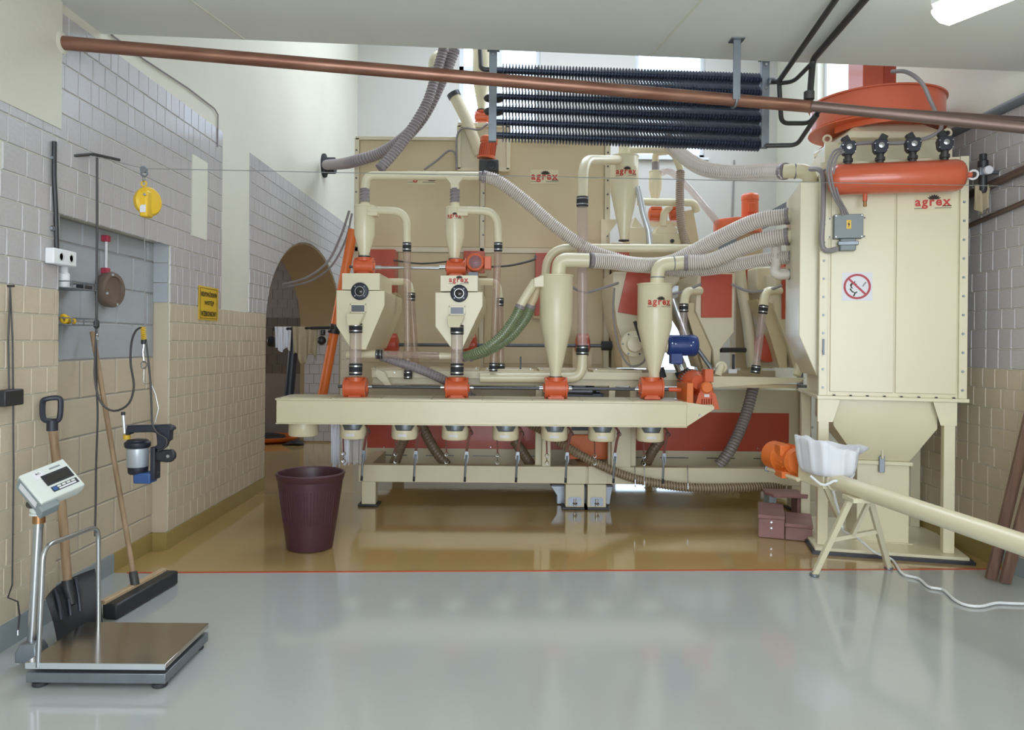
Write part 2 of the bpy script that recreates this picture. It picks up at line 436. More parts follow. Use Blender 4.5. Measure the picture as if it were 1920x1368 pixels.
RH, RW, Z0, GAP, TT = 0.14, 0.135, 0.13, 0.004, 0.007
unit_cache = {}
def unit_tile(mname):
    if mname not in unit_cache:
        b = 0.03
        me = bpy.data.meshes.new('tile')
        vs = [(-.5, -.5, 0), (.5, -.5, 0), (.5, .5, 0), (-.5, .5, 0), (-.5 + b, -.5 + b, 1), (.5 - b, -.5 + b, 1), (.5 - b, .5 - b, 1), (-.5 + b, .5 - b, 1)]
        me.from_pydata(vs, [], [(0, 3, 2, 1), (4, 5, 6, 7), (0, 1, 5, 4), (1, 2, 6, 5), (2, 3, 7, 6), (3, 0, 4, 7)])
        me.materials.append(MAT[mname]); unit_cache[mname] = me
    return unit_cache[mname]
def tile_obj(parent, mname, y0, y1, z0, z1, xface, sgn, name='tile', thick=TT):
    """one tile on a side wall, face towards sgn*x"""
    o = bpy.data.objects.new(name, unit_tile(mname)); COL.objects.link(o); o.parent = parent
    c = Vector((xface, (y0 + y1) / 2, (z0 + z1) / 2)); WPOS[o.name] = c
    tilt = Matrix.Rotation(random.uniform(-.006, .006), 4, 'X') @ Matrix.Rotation(random.uniform(-.008, .008), 4, 'Y')
    R = Matrix(((0, 0, sgn, 0), (sgn, 0, 0, 0), (0, 1, 0, 0), (0, 0, 0, 1)))
    o.matrix_local = Matrix.Translation(c - WPOS[parent.name]) @ R @ tilt @ Matrix.Diagonal(((y1 - y0), (z1 - z0), thick, 1))
    return o
def clip(poly, p, n):
    out = []
    for i in range(len(poly)):
        a, b = poly[i], poly[(i + 1) % len(poly)]; da = (a[0] - p[0]) * n[0] + (a[1] - p[1]) * n[1]; db = (b[0] - p[0]) * n[0] + (b[1] - p[1]) * n[1]
        if da >= 0: out.append(a)
        if da * db < 0: t = da / (da - db); out.append((a[0] + t * (b[0] - a[0]), a[1] + t * (b[1] - a[1])))
    return out
# ---- tiles of the left wall
cands = []; arch_tiles = []
rows = int(round((3.35 - Z0) / RH))
for r in range(rows):
    z0 = Z0 + r * RH; z1 = z0 + RH; zc = (z0 + z1) / 2
    y = 3.30 + (0.5 * RW if r % 2 else 0)
    while y < 12.38:
        wd = RW * random.choice((1, 1, 1, 1, 1, 0.62, 1.0, 1.38)); y1 = min(y + wd, 12.38)
        spans = [(y, y1)]
        cut = []
        if z0 < NZ - .02: cut.append((NY0, NY1))
        if z0 > 1.75: cut.append((6.5, 7.2))
        if z0 > 2.66: cut.append((0, 4.13))
        if 2.34 < z0 and z1 < 3.02: cut.append((5.86, 6.16))
        for c0, c1 in cut:
            ns = []
            for a, b in spans:
                if b <= c0 or a >= c1: ns.append((a, b))
                else:
                    if a < c0: ns.append((a, c0))
                    if b > c1: ns.append((c1, b))
            spans = ns
        for a, b in spans:
            if b - a < 0.02: continue
            col = 'tile_grey' if z0 > 1.75 else 'tile_cream'
            q = (a + GAP / 2, b - GAP / 2, z0 + GAP / 2, z1 - GAP / 2)
            yc = (a + b) / 2
            def inside(yy, zz): return AY0 < yy < AY1 and zz < arch_z(yy)
            cn = [inside(yy, zz) for yy in (q[0], q[1]) for zz in (q[2], q[3])]
            if all(cn): continue
            if any(cn): arch_tiles.append((q, col)); continue
            ar = (1 / a - 1 / b) * (z1 - z0) / yc
            vis = 945 - 1400 * 2.47 / b > 0
            cands.append((ar if vis else 0, q, col))
        y = y1
cands.sort(key=lambda c: -c[0])
for ar, q, col in cands[:298]: tile_obj(wall_left, col, q[0], q[1], q[2], q[3], XL, 1)
def slab_tile(mb, poly, x, sgn, t=TT):
    b = 0.0025
    cy = sum(p[0] for p in poly) / len(poly); cz = sum(p[1] for p in poly) / len(poly)
    n = len(poly); base = [(x, p[0], p[1]) for p in poly]
    top = [(x + sgn * t, p[0] + (b if p[0] < cy else -b), p[1] + (b if p[1] < cz else -b)) for p in poly]
    mb.add(base + top, [tuple(range(n, 2 * n))] + [(i, (i + 1) % n, n + (i + 1) % n, n + i) for i in range(n)])
rest = {'tile_grey': MB(), 'tile_cream': MB()}
for ar, q, col in cands[298:]:
    if ar == 0: continue
    slab_tile(rest[col], [(q[0], q[2]), (q[1], q[2]), (q[1], q[3]), (q[0], q[3])], XL, 1)
for q, col in arch_tiles:
    yc = (q[0] + q[1]) / 2; zc = (q[2] + q[3]) / 2
    poly = [(q[0], q[2]), (q[1], q[2]), (q[1], q[3]), (q[0], q[3])]
    if zc < ASP:
        poly = clip(poly, (AY0, zc), (-1, 0)) if yc < AC else clip(poly, (AY1, zc), (1, 0))
    else:
        t = math.atan2((zc - ASP) / ARI, (yc - AC) / AH); p = (AC + AH * math.cos(t), ASP + ARI * math.sin(t)); n = (math.cos(t) / AH, math.sin(t) / ARI)
        poly = clip(poly, p, n)
    if len(poly) >= 3: slab_tile(rest[col], poly, XL, 1)
for col, mb in rest.items(): obj('tile_field', mb, col, wall_left, kind='stuff', flat=True)
# jamb tiles inside the arch (face the viewer)
for r in range(12):
    z0 = .02 + r * .145; x = XL - .54 + (0.06 if r % 2 else 0); x0 = XL - .54
    while x0 < XL - .02:
        x1 = min(x0 + (0.15 if x0 > XL - .53 or r % 2 == 0 else 0.08), XL - .01)
        t = MB(); t.box(x0 + .003, x1 - .003, AY1 - .022, AY1 - .012, z0 + .003, z0 + .142); obj('tile', t, 'tile_grey', wall_left); x0 = x1
# large painted blocks that fill the old doorway
for r in range(10):
    z0 = .02 + r * .232; z1 = min(z0 + .232, NZ - .005)
    y = NY0 - (0.0 if r % 2 else .21)
    while y < NY1 - .02:
        a = max(y, NY0 + .004); b = min(y + .42, NY1 - .004)
        if b - a > .03: tile_obj(niche, 'block_grey' if z0 > 1.35 else 'tile_cream', a + .003, b - .003, z0 + .003, z1 - .003, XL - .115, 1, 'block', .008)
        y += .42
rv = MB(); rv.box(XL - .113, XL - .002, NY1 - .006, NY1 + .0, .02, 1.81)
obj('reveal_face', rv, 'tile_cream', niche)
for r in range(3):
    t = MB(); t.box(XL - .108, XL - .004, NY1 - .02, NY1 - .006, 1.815 + r * .145, 1.955 + r * .145); obj('tile', t, 'block_grey', niche)
# base strips
m = MB(); m.box(XL, XL + .015, -3.4, NY0, 0, .125); m.box(XL - .107, XL - .09, NY0, line_y(XL), 0, .125); struct('baseboard_left', m, 'base_grey')
m = MB(); m.box(XL - .107, XL - .09, line_y(XL), NY1 - .02, 0, .125); m.box(XL - .107, XL + .015, NY1 - .036, NY1 - .02, 0, .125); m.box(XL, XL + .015, NY1 - .02, AY0, 0, .125); struct('baseboard_left', m, 'base_olive')
# passage behind the arch
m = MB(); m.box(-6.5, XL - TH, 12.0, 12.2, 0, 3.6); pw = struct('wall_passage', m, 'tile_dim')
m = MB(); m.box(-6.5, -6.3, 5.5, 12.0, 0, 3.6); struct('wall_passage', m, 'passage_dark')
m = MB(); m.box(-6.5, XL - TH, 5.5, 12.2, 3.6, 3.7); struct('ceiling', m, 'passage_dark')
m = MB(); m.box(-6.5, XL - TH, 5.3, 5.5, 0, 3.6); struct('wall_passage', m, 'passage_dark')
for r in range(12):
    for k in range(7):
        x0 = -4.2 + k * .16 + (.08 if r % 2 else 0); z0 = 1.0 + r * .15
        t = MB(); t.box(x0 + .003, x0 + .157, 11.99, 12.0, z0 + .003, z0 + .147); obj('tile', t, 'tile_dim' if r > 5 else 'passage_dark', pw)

# ---- right wall
wr = MB(); wr.box(XR, XR + .4, -3.8, 7.0, 0, ZT); wr.box(XR + .4, 4.9, 6.6, 7.0, 0, ZT)
wr.box(4.5, 4.9, 7.0, 7.8, 0, ZT); wr.box(4.5, 4.9, 7.8, 10.8, 0, 4.6); wr.box(4.5, 4.9, 7.8, 10.8, 6.6, ZT); wr.box(4.5, 4.9, 10.8, 12.8, 0, ZT)
wall_right = struct('wall_right', wr, 'wall_plaster')
for r in range(22):
    z0 = Z0 + r * RH; y = 4.60 + (0.5 * RW if r % 2 else 0)
    for k in range(12):
        wd = RW * random.choice((1, 1, 1, 1.25))
        if z0 < 3.2: tile_obj(wall_right, 'tile_grey' if z0 > 1.3 else 'tile_cream', y + .002, y + wd - .002, z0 + .002, z0 + RH - .002, XR, -1)
        y += wd
m = MB(); m.box(XR - .015, XR, line_y(XR), 7.0, 0, .125); struct('baseboard_right', m, 'base_olive')
m = MB(); m.box(XR - .015, XR, -3.4, line_y(XR), 0, .125); struct('baseboard_right', m, 'base_grey')

# ---- back wall with windows
WINS = [(PX(856, YB), PX(1008, YB), 4.78, 6.75), (PX(1186, YB), PX(1318, YB), 4.62, 6.75), (PX(1150, YB), PX(1312, YB), 0.45, 2.35)]
def wall_holes(x0, x1, z0, z1, holes, y0, y1):
    xs = sorted({x0, x1, *[h[0] for h in holes], *[h[1] for h in holes]}); mb = MB()
    for a, b in zip(xs, xs[1:]):
        hs = sorted([(h[2], h[3]) for h in holes if h[0] < (a + b) / 2 < h[1]]); z = z0
        for h0, h1 in hs: mb.box(a, b, y0, y1, z, h0); z = h1
        mb.box(a, b, y0, y1, z, z1)
    return mb
wall_back = struct('wall_back', wall_holes(-3.2, 4.9, 0, ZT, WINS, YB, YB + .4), 'back_wall')
for i, (x0, x1, z0, z1) in enumerate(WINS):
    f = .07; fm = MB(); ya, yb = YB + .06, YB + .12
    for b in ((x0, x0 + f, z0, z1), (x1 - f, x1, z0, z1), (x0, x1, z0, z0 + f), (x0, x1, z1 - f, z1)): fm.box(b[0], b[1], ya, yb, b[2], b[3])
    if i != 1: fm.box((x0 + x1) / 2 - .04, (x0 + x1) / 2 + .04, ya, yb, z0, z1)
    if i == 0: fm.box(x0, x1, ya, yb, 6.05, 6.13)
    wo = struct('window_%d' % (i + 1), fm, 'frame_white')
    g = MB(); g.box(x0 + f, x1 - f, YB + .085, YB + .092, z0 + f, z1 - f); obj('pane', g, 'glass', wo)
    sl = MB(); sl.box(x0 - .05, x1 + .05, YB - .08, YB + .06, z0 - .04, z0); obj('window_sill', sl, 'frame_white', wo)
    if i == 0:
        for k in range(24):
            z = z0 + .1 + k * .078
            b = MB(); b.ext([(x0 + .07, YB + .14, z), (x0 + .07, YB + .185, z + .02), (x0 + .07, YB + .187, z + .017), (x0 + .07, YB + .142, z - .003)], (x1 - x0 - .14, 0, 0)); obj('slat', b, 'blind', wo)
# window high in the right hall wall
fm = MB()
for b in ((7.8, 7.88, 4.6, 6.6), (10.72, 10.8, 4.6, 6.6), (7.8, 10.8, 4.6, 4.68), (7.8, 10.8, 6.52, 6.6), (9.26, 9.34, 4.6, 6.6)): fm.box(4.6, 4.66, b[0], b[1], b[2], b[3])
struct('window_4', fm, 'frame_white')
# stair flight and landing in the far right corner
st = thing('stair_flight', 'dark grey steel stair stringer and landing in the far right corner of the hall', 'stairs', (3.6, 11.2, 0))
s = MB(); s.ext([P(1505, 362, 10.6), P(1505, 395, 10.6), P(1345, 470, 10.6), P(1340, 450, 10.6)], (0, .1, 0)); obj('stringer', s, 'stair_grey', st)
s = MB(); s.pbox(1290, 1345, 452, 470, 10.6, 11.6); obj('landing', s, 'stair_grey', st)
s = MB(); s.box(PX(1330, 10.6), PX(1338, 10.6), 10.62, 10.7, 0, PZ(468, 10.6)); obj('post', s, 'stair_grey', st); s = MB(); s.box(PX(1500, 10.6), PX(1508, 10.6), 10.62, 10.7, 0, PZ(380, 10.6)); obj('post', s, 'stair_grey', st)
# thin conduit down the back wall
m = MB(); m.tube(PP([(1377, 300, YB - .02), (1374, 380, YB - .02), (1371, 460, YB - .02)]), .012, 6); obj('conduit', m, 'cable_grey', None, 'thin grey conduit running down the rear wall above the orange fan', 'conduit')

# ---- luminaires of the low ceiling
def luminaire(name, label, c, ang, L=1.25):
    t = thing(name, label, 'lamp', c)
    M = Matrix.Translation(c) @ Matrix.Rotation(ang, 4, 'Z')
    def prof(x, w, z0, z1): return [(x, -w, z1), (x, -w, (z0 + z1) / 2), (x, -w * .6, z0), (x, w * .6, z0), (x, w, (z0 + z1) / 2), (x, w, z1)]
    b = MB(M); b.loft([prof(-L / 2, .06, -.012, .045), prof(L / 2, .06, -.012, .045)]); obj('housing', b, 'pale_plastic', t)
    g = MB(M); g.loft([prof(-L / 2 + .05, .03, -.055, -.013), prof(-L / 2, .058, -.06, -.013), prof(L / 2, .058, -.06, -.013), prof(L / 2 - .05, .03, -.055, -.013)]); g = MB(M)
    g.loft([prof(-L / 2 - .002, .055, -.045, -.0125), prof(-L / 2 + .03, .062, -.085, -.0125), prof(L / 2 - .03, .062, -.085, -.0125), prof(L / 2 + .002, .055, -.045, -.0125)])
    obj('diffuser', g, 'lamp_glow', t)
    k = MB(M)
    for xx in (-L * .35, L * .35): k = MB(M); k.box(xx - .015, xx + .015, -.02, .02, .045, ZS - c[2]); obj('bracket', k, 'galv', t)
    return t
lp0 = P(1762, 36, 4.0)
dirv = Vector((0.42, -0.9)).normalized(); LA = math.atan2(dirv.y, dirv.x); LZ = 3.27
lp0 = P(1762, 36, (LZ - .05 - EYE) / ((CY - 36) / FPX + (1762 - CX) / FPX * ROLL))
luminaire('ceiling_lamp', 'white glowing strip lamp under the ceiling near the upper right corner', Vector((lp0.x + dirv.x * .62, lp0.y + dirv.y * .62, LZ)), LA)
for i, (x, y, lab) in enumerate(((-0.9, 2.0, 'strip lamp over the weighing place on the left, out of view'), (2.1, 0.8, 'strip lamp behind the viewer on the right, out of view'), (-0.9, -1.2, 'strip lamp behind the viewer on the left, out of view'))):
    luminaire('ceiling_lamp', lab, Vector((x, y, LZ)), PI / 2)
# ================================================================ shared machine pieces
_bolt = {}
def bolt(parent, pos, axis, r=0.008, m='steel', name='bolt'):
    if m not in _bolt:
        me = bpy.data.meshes.new('bolt'); n = 6
        vs = [(math.cos(2 * PI * j / n), math.sin(2 * PI * j / n), 0) for j in range(n)] + [(math.cos(2 * PI * j / n) * .85, math.sin(2 * PI * j / n) * .85, .8) for j in range(n)]
        me.from_pydata(vs, [], [tuple(range(n, 2 * n)), tuple(range(n - 1, -1, -1))] + [(j, (j + 1) % n, n + (j + 1) % n, n + j) for j in range(n)])
        me.materials.append(MAT[m]); _bolt[m] = me
    o = bpy.data.objects.new(name, _bolt[m]); COL.objects.link(o); o.parent = parent; WPOS[o.name] = Vector(pos)
    q = Vector((0, 0, 1)).rotation_difference(Vector(axis))
    o.matrix_local = Matrix.Translation(Vector(pos) - WPOS[parent.name]) @ q.to_matrix().to_4x4() @ Matrix.Diagonal((r, r, r, 1))
    return o
def clamp_ring(parent, c, ax, r, h, n=18):
    """black rubber sleeve with two steel bands"""
    ax = Vector(ax).normalized(); c = Vector(c)
    b = MB(); b.lathe(c - ax * h / 2, ax, [(r * .9, 0), (r, 0.002), (r, h - .002), (r * .9, h)], n); s = obj('rubber_sleeve', b, 'rubber', parent)
    for t in (-.28, .28):
        b = MB(); b.lathe(c + ax * h * (t - .07), ax, [(r * 1.005, 0), (r * 1.05, .001), (r * 1.05, h * .14 - .001), (r * 1.005, h * .14)], n); obj('band', b, 'steel', s)
    return s
def hose(name, label, cat, pts, r, body='hose_mauve', coil='hose_white', pitch=.019, cr_r=.0068, cuffs=True, group=None, base=None):
    path = cr(PP(pts), 9) if not isinstance(pts[0], Vector) else cr(pts, 9)
    t = thing(name, label, cat, path[-1], group)
    b = MB(); b.tube(resample(path, .03), r, 12); obj('hose_wall', b, body, t)
    h = MB(); h.helix(path, r + cr_r * .25, cr_r, pitch); obj('coil', h, coil, t)
    if cuffs:
        for a, c in ((path[0], path[3]), (path[-1], path[-4])):
            d = (c - a).normalized(); k = MB(); k.lathe(a - d * .005, d, [(r * 1.0, 0), (r * 1.12, .003), (r * 1.12, .032), (r * 1.0, .035)], 16); obj('cuff', k, 'hose_grey', t)
    return t
def pipe(name, label, cat, pts, r, m='cream', fr=.12, n=14, group=None):
    t = MB(); t.tube(fil(PP(pts) if not isinstance(pts[0], Vector) else pts, fr, 8), r, n)
    return obj(name, t, m, None, label, cat, group)
def part_pipe(parent, name, pts, r, m='cream', fr=.12, n=14):
    t = MB(); t.tube(fil(PP(pts) if not isinstance(pts[0], Vector) else pts, fr, 8), r, n)
    return obj(name, t, m, parent)
def cyclone(name, label, px, d, pyT, pyC, pyB, wT, wB, group=None, m='cream'):
    """cylinder over cone; returns thing, axis x, radius"""
    a = P(px, pyT, d); x = a.x; R = wT / 2 * S(d); r = wB / 2 * S(d); zT, zC, zB = a.z, PZ(pyC, d, px), PZ(pyB, d, px)
    t = thing(name, label, 'cyclone', (x, d, zB), group)
    b = MB(); b.lathe((x, d, zB), (0, 0, 1), [(r, 0), (r, (zC - zB) * .12), (R, zC - zB), (R, zT - zB - .004), (R * .985, zT - zB)], 28); obj('body', b, m, t)
    k = MB(); k.lathe((x, d, zT - .012), (0, 0, 1), [(R * 1.0, 0), (R * 1.035, .002), (R * 1.035, .012), (R * .98, .014)], 28); obj('lid_rim', k, m, t)
    k = MB(); k.lathe((x, d, zB), (0, 0, 1), [(r * 1.0, 0), (r * 1.25, .001), (r * 1.25, .012), (r, .014)], 20); obj('outlet_flange', k, 'dark_steel', t)
    return t, x, R, zT, zB

# ================================================================ bagging trough (long front beam)
DB = 6.40
bx0, bx1 = PX(518, DB, 770), PX(1288, DB, 775); bz0, bz1 = PZ(796, DB, 900), PZ(753, DB, 900); BY1 = 6.86
tr = thing('bagging_trough', 'long cream sheet-metal trough beam carrying the orange valves across the front', 'trough', ((bx0 + bx1) / 2, 6.6, bz0))
b = MB(); b.box(bx0, bx1, DB, BY1, bz0, bz1); obj('body', b, 'cream', tr, bev=.004)
b = MB(); b.box(bx0 - .008, bx1 + .004, DB - .012, BY1 + .01, bz1, bz1 + .014); tp = obj('top_flange', b, 'cream', tr, bev=.002)
b = MB(); b.box(bx0 - .004, bx1, DB - .006, DB + .02, bz0 - .008, bz0); obj('bottom_flange', b, 'cream', tr)
for k in range(8):
    x0 = bx0 + .03 + k * (bx1 - bx0 - .05) / 8; x1 = x0 + (bx1 - bx0 - .05) / 8 - .008
    b = MB(); b.box(x0, x1, DB + .03, BY1 - .03, bz1 + .014, bz1 + .019); obj('cover_plate', b, 'cream2', tr)
b = MB(); b.ext([(bx1, DB, bz1 + .012), (bx1 + .235, DB, bz1 - .02), (bx1 + .235, DB, bz1 - .045), (bx1, DB, bz0)], (0, .46, 0)); obj('end_bracket', b, 'cream', tr, bev=.003)
bolt(tr, (bx1 + .11, DB, bz0 + .10), (0, -1, 0), .012)
for xx in (-1.7, -0.75, 0.25, 1.2):      # brackets that carry the trough back to the machine frame
    b = MB(); b.bar((xx, BY1 - .02, bz0 + .05), (xx, 7.0, bz0 + .05), .05, .06); obj('support_bracket', b, 'cream2', tr)

# discharge socket at the left end
e = thing('discharge_socket', 'wide cream discharge socket under the left end of the trough beam', 'spout', (PX(571, 6.62), 6.62, bz0 - .15))
b = MB(); x = PX(569, 6.62, 805)
b.lathe((x, 6.62, bz0 - .008), (0, 0, -1), [(.125, 0), (.128, .04), (.13, .11), (.122, .125), (.112, .127), (.112, .05)], 26); obj('socket_wall', b, 'cream', e)
b = MB(); b.lathe((x + .02, 6.62, bz0 - .008), (0, 0, -1), [(.14, 0), (.14, .012), (.125, .014)], 26); obj('collar', b, 'cream', e)

# seven bag spouts, first one then copies
SPX = [663, 759.5, 853.5, 948, 1039.5, 1128, 1219]
SPD = 6.58
def bag_spout():
    x = PX(SPX[0], SPD, 810); z = bz0 - .008; R = 25 * S(SPD)
    t = thing('bag_spout', '', 'spout', (x, SPD, z - .15), 'bag spouts under the trough')
    b = MB(); loops = []; n = 28
    def ring(zz, rr, dip=0):
        return [(x + rr * math.sin(2 * PI * j / n), SPD - rr * math.cos(2 * PI * j / n), zz - dip * (1 if min(j, n - j) <= 3 else (.5 if min(j, n - j) == 4 else 0))) for j in range(n)]
    b.loft([ring(z - .002, R * .95, .055), ring(z - .004, R, .055), ring(z - .12, R * 1.02), ring(z - .138, R * .95), ring(z - .142, R * .85), ring(z - .006, R * .85, .055)], cap=False, closed=True)
    obj('cup', b, 'cream', t)
    b = MB(); b.lathe((x, SPD, z), (0, 0, -1), [(R * .84, 0), (R * .82, .05), (R * .78, .07), (R * .7, .09)], 24); obj('throat', b, 'galv', t)
    b = MB(); xr = x + R * 1.03
    b.loft([[(q.x - .012, q.y - .002, q.z), (q.x + .012, q.y - .002, q.z), (q.x + .012, q.y + .002, q.z), (q.x - .012, q.y + .002, q.z)] for q in cr([Vector((xr - .01, SPD - .04, z - .01)), Vector((xr + .02, SPD - .06, z - .06)), Vector((xr, SPD - .08, z - .14)), Vector((xr - .015, SPD - .085, z - .235))], 5)])
    st = obj('strap', b, 'strap', t)
    b = MB(); b.torus((xr + .022, SPD - .065, z - .075), (.5, 1, .2), .018, .004, 14, 6); obj('ring', b, 'dark_steel', st)
    zl = z - .235
    b = MB(); b.loft([[(xr - .026, SPD - .09, zl), (xr + .0, SPD - .09, zl), (xr + .0, SPD - .076, zl), (xr - .026, SPD - .076, zl)], [(xr - .034, SPD - .092, zl - .05), (xr + .004, SPD - .092, zl - .05), (xr + .004, SPD - .076, zl - .05), (xr - .034, SPD - .076, zl - .05)], [(xr - .022, SPD - .09, zl - .10), (xr - .006, SPD - .09, zl - .10), (xr - .006, SPD - .078, zl - .10), (xr - .022, SPD - .078, zl - .10)]]); cl_ = obj('toggle_clamp', b, 'galv', t)
    b = MB(); b.tube([(xr - .014, SPD - .092, zl - .03), (xr - .022, SPD - .096, zl - .12), (xr - .028, SPD - .098, zl - .24)], .010, 8); lv = obj('lever', b, 'galv', t)
    b = MB(); b.tube([(xr - .0265, SPD - .098, zl - .22), (xr - .028, SPD - .098, zl - .262)], .0105, 8); obj('grip', b, 'rubber', lv)
    xl = x - R * .62
    b = MB(); b.bar((xl, SPD - R * .7, z - .135), (xl + .004, SPD - R * .7, z - .25), .014, .004, (0, 1, 0)); obj('chain_strap', b, 'strap', t)
    for k in range(3):
        b = MB(); b.torus((xl + .004, SPD - R * .7, z - .265 - k * .032), ((1, 0, 0) if k % 2 else (0, 1, 0)), .015, .004, 12, 5); obj('chain_link', b, 'steel', t)
    ss = MB(); ss.v = []; mp = cylmap((x, SPD, z - .1), R * 1.022)
    q = patch(mp, -.05, .03, -.01, .012, 0, .001, 4); obj('paper_label', q, 'sign_white', t)
    return t
sp0 = bag_spout()
SPL = ['bag spout at the left end of the row, just right of the white hanging bag', 'second bag spout from the left under the trough, left of the dark slanting hose', 'third bag spout from the left, under the second orange valve', 'bag spout in the middle of the row of seven', 'fifth bag spout from the left, under the third orange valve', 'sixth bag spout from the left, in front of the cream centre post', 'bag spout at the right end of the row, under the rightmost orange valve']
sp0['label'] = SPL[0]
for i in range(1, 7):
    c = copy_tree(sp0, (PX(SPX[i], SPD, 810) - PX(SPX[0], SPD, 810), 0, 0)); c['label'] = SPL[i]

# white filter bags hanging behind the first spout
def hanging_cloth(name, label, cat, x0, x1, y, z0, z1, m, folds=5, amp=.018, jag=.05, parent=None):
    n = 26; mrows = 10; b = MB(); fr = []; 
    for i in range(mrows + 1):
        t = i / mrows; row = []
        for j in range(n + 1):
            s_ = j / n; zz = z1 + (z0 - z1) * t * (1 - jag * (.5 + .5 * math.sin(s_ * 9 + 1)))
            row.append(Vector((x0 + (x1 - x0) * (s_ * (1 - .12 * t) + .05 * t), y + amp * math.sin(s_ * folds * 2 * PI) * (.4 + .9 * t), zz)))
        fr.append(row)
    vs = [p for r_ in fr for p in r_] + [p + Vector((0, .006, 0)) for r_ in fr for p in r_]; k = (mrows + 1) * (n + 1); fs = []
    for i in range(mrows):
        for j in range(n):
            a = i * (n + 1) + j; fs += [(a, a + 1, a + n + 2, a + n + 1), (k + a, k + a + n + 1, k + a + n + 2, k + a + 1)]
    for i in range(mrows):
        for j in (0, n):
            a = i * (n + 1) + j; fs.append((a, a + n + 1, k + a + n + 1, k + a))
    for j in range(n):
        for i in (0, mrows):
            a = i * (n + 1) + j; fs.append((a, k + a, k + a + 1, a + 1))
    b.add(vs, fs)
    return obj(name, b, m, parent, label, cat, ang=80)
hanging_cloth('filter_bag', 'long narrow white filter bag hanging under the trough left of the spouts', 'bag', PX(622, 6.75), PX(641, 6.75), 6.75, PZ(884, 6.75), bz0 - .002, 'cloth', 3, .02, .12)
hanging_cloth('filter_bag', 'crumpled off-white filter bag hanging from the leftmost bag spout', 'bag', PX(643, 6.60), PX(658, 6.60), 6.60, PZ(876, 6.6), bz0 - .14, 'cloth', 3, .012, .1)
hanging_cloth('filter_bag', 'wide greyish filter bag hanging behind the leftmost bag spout', 'bag', PX(656, 6.70), PX(682, 6.70), 6.70, PZ(874, 6.7), bz0 - .14, 'cloth_grey', 2, .012, .06)

# ================================================================ rotary valves
def rotary(label, px, py, d, wpx, hpx, group, top=True):
    c = P(px, py, d); w_ = wpx * S(d); h = hpx * S(d); R = h * .44
    t = thing('rotary_valve', label, 'valve', (c.x, d, c.z - h / 2), group)
    b = MB(); b.cyl((c.x - w_ * .42, d, c.z), (c.x + w_ * .42, d, c.z), R, 24); obj('body', b, 'orange', t)
    for s_ in (-1, 1):
        b = MB(); b.lathe((c.x + s_ * w_ * .40, d, c.z), (s_, 0, 0), [(R * 1.12, 0), (R * 1.12, w_ * .07), (R * .5, w_ * .09), (R * .4, w_ * .14)], 24); fl = obj('end_flange', b, 'orange', t)
        for k in range(6): bolt(fl, (c.x + s_ * w_ * .47, d + R * .95 * math.cos(k * PI / 3 + .5), c.z + R * .95 * math.sin(k * PI / 3 + .5)), (s_, 0, 0), .007, 'dark_steel')
    b = MB(); b.box(c.x - w_ * .34, c.x + w_ * .34, d - R * .8, d + R * .8, c.z - h / 2, c.z - h * .38); obj('foot_plate', b, 'orange', t, bev=.003)
    b = MB(); b.loft([[(c.x + i * w_ * a, d + j * R * bb, c.z + zz * h) for i, j in ((-1, -1), (1, -1), (1, 1), (-1, 1))] for a, bb, zz in ((.26, .7, -.4), (.24, .6, -.2))]); obj('foot_neck', b, 'orange', t)
    b = MB(); b.lathe((c.x, d, c.z + R * .7), (0, 0, 1), [(w_ * .36, 0), (w_ * .36, h * .12), (w_ * .38, h * .12), (w_ * .38, h * .19)], 22); obj('inlet_collar', b, 'orange', t)
    return t, c, w_, R
VD = 6.62
for px, lab in ((667, 'orange rotary valve at the left end of the trough, under the first glass tube'), (857, 'orange rotary valve on the trough under the second glass tube'), (1042, 'orange rotary valve on the trough under the unlabelled big cyclone'), (1221, 'orange rotary valve on the trough under the big cyclone with the red logo')):
    z = PZ(727, VD, px)
    rotary(lab, px, 727, VD, 44, 41, 'rotary valves on the trough')
sh = thing('drive_shaft', 'long steel shaft linking the orange valves along the trough', 'shaft', P(945, 727, VD))
for a, bb in ((634, 644), (690, 834), (880, 1019), (1064, 1198), (1244, 1292)):
    b = MB(); pa, pb = P(a, 726, VD), P(bb, 726, VD); b.cyl((pa.x, VD, sh.location.z), (pb.x, VD, sh.location.z), .014, 12); obj('rod', b, 'dark_steel', sh)
    if bb - a > 60:
        for q in (a + 4, bb - 4):
            k = MB(); p0 = PX(q - 4, VD, 726); p1 = PX(q + 4, VD, 726); k.cyl((p0, VD, sh.location.z), (p1, VD, sh.location.z), .019, 12); obj('coupling', k, 'steel', sh)
k = MB(); k.cyl((PX(1254, VD), VD, sh.location.z), (PX(1278, VD), VD, sh.location.z), .02, 12); obj('coupling', k, 'orange', sh, 'orange coupling sleeve')
# gear motor at the right end
gm = thing('gear_motor', 'orange gear motor with finned fan cover at the right end of the trough', 'motor', P(1310, 765, 6.6))
b = MB(); b.pbox(1288, 1300, 718, 764, 6.42, 6.8); obj('mount_plate', b, 'bright_orange', gm, bev=.003)
c = P(1301, 716, 6.62); g = P(1320, 731, 6.57)
b = MB(); b.lathe(c + Vector((0, .22, 0)), (0.12, -1, 0), [(.07, 0), (.105, .02), (.108, .16), (.08, .2), (.06, .26)], 24); obj('motor_body', b, 'orange', gm)
for k in range(14):
    t = PI * (k / 13) ; dv = Vector((math.cos(t), 0, math.sin(t)))
    b = MB(); q = c + dv * .104; b.bar(q + Vector((0, .2, 0)), q + Vector((.0, .05, 0)), .008, .016, dv); obj('fin', b, 'dark_steel', gm)
b = MB(); b.loft([[g + Vector((i * w_, j * .09, zz)) for i, j in ((-1, -1), (1, -1), (1, 1), (-1, 1))] for w_, zz in ((.07, -.14), (.05, -.08), (.062, -.02), (.05, .06))]); obj('gear_case', b, 'orange', gm, bev=.008)
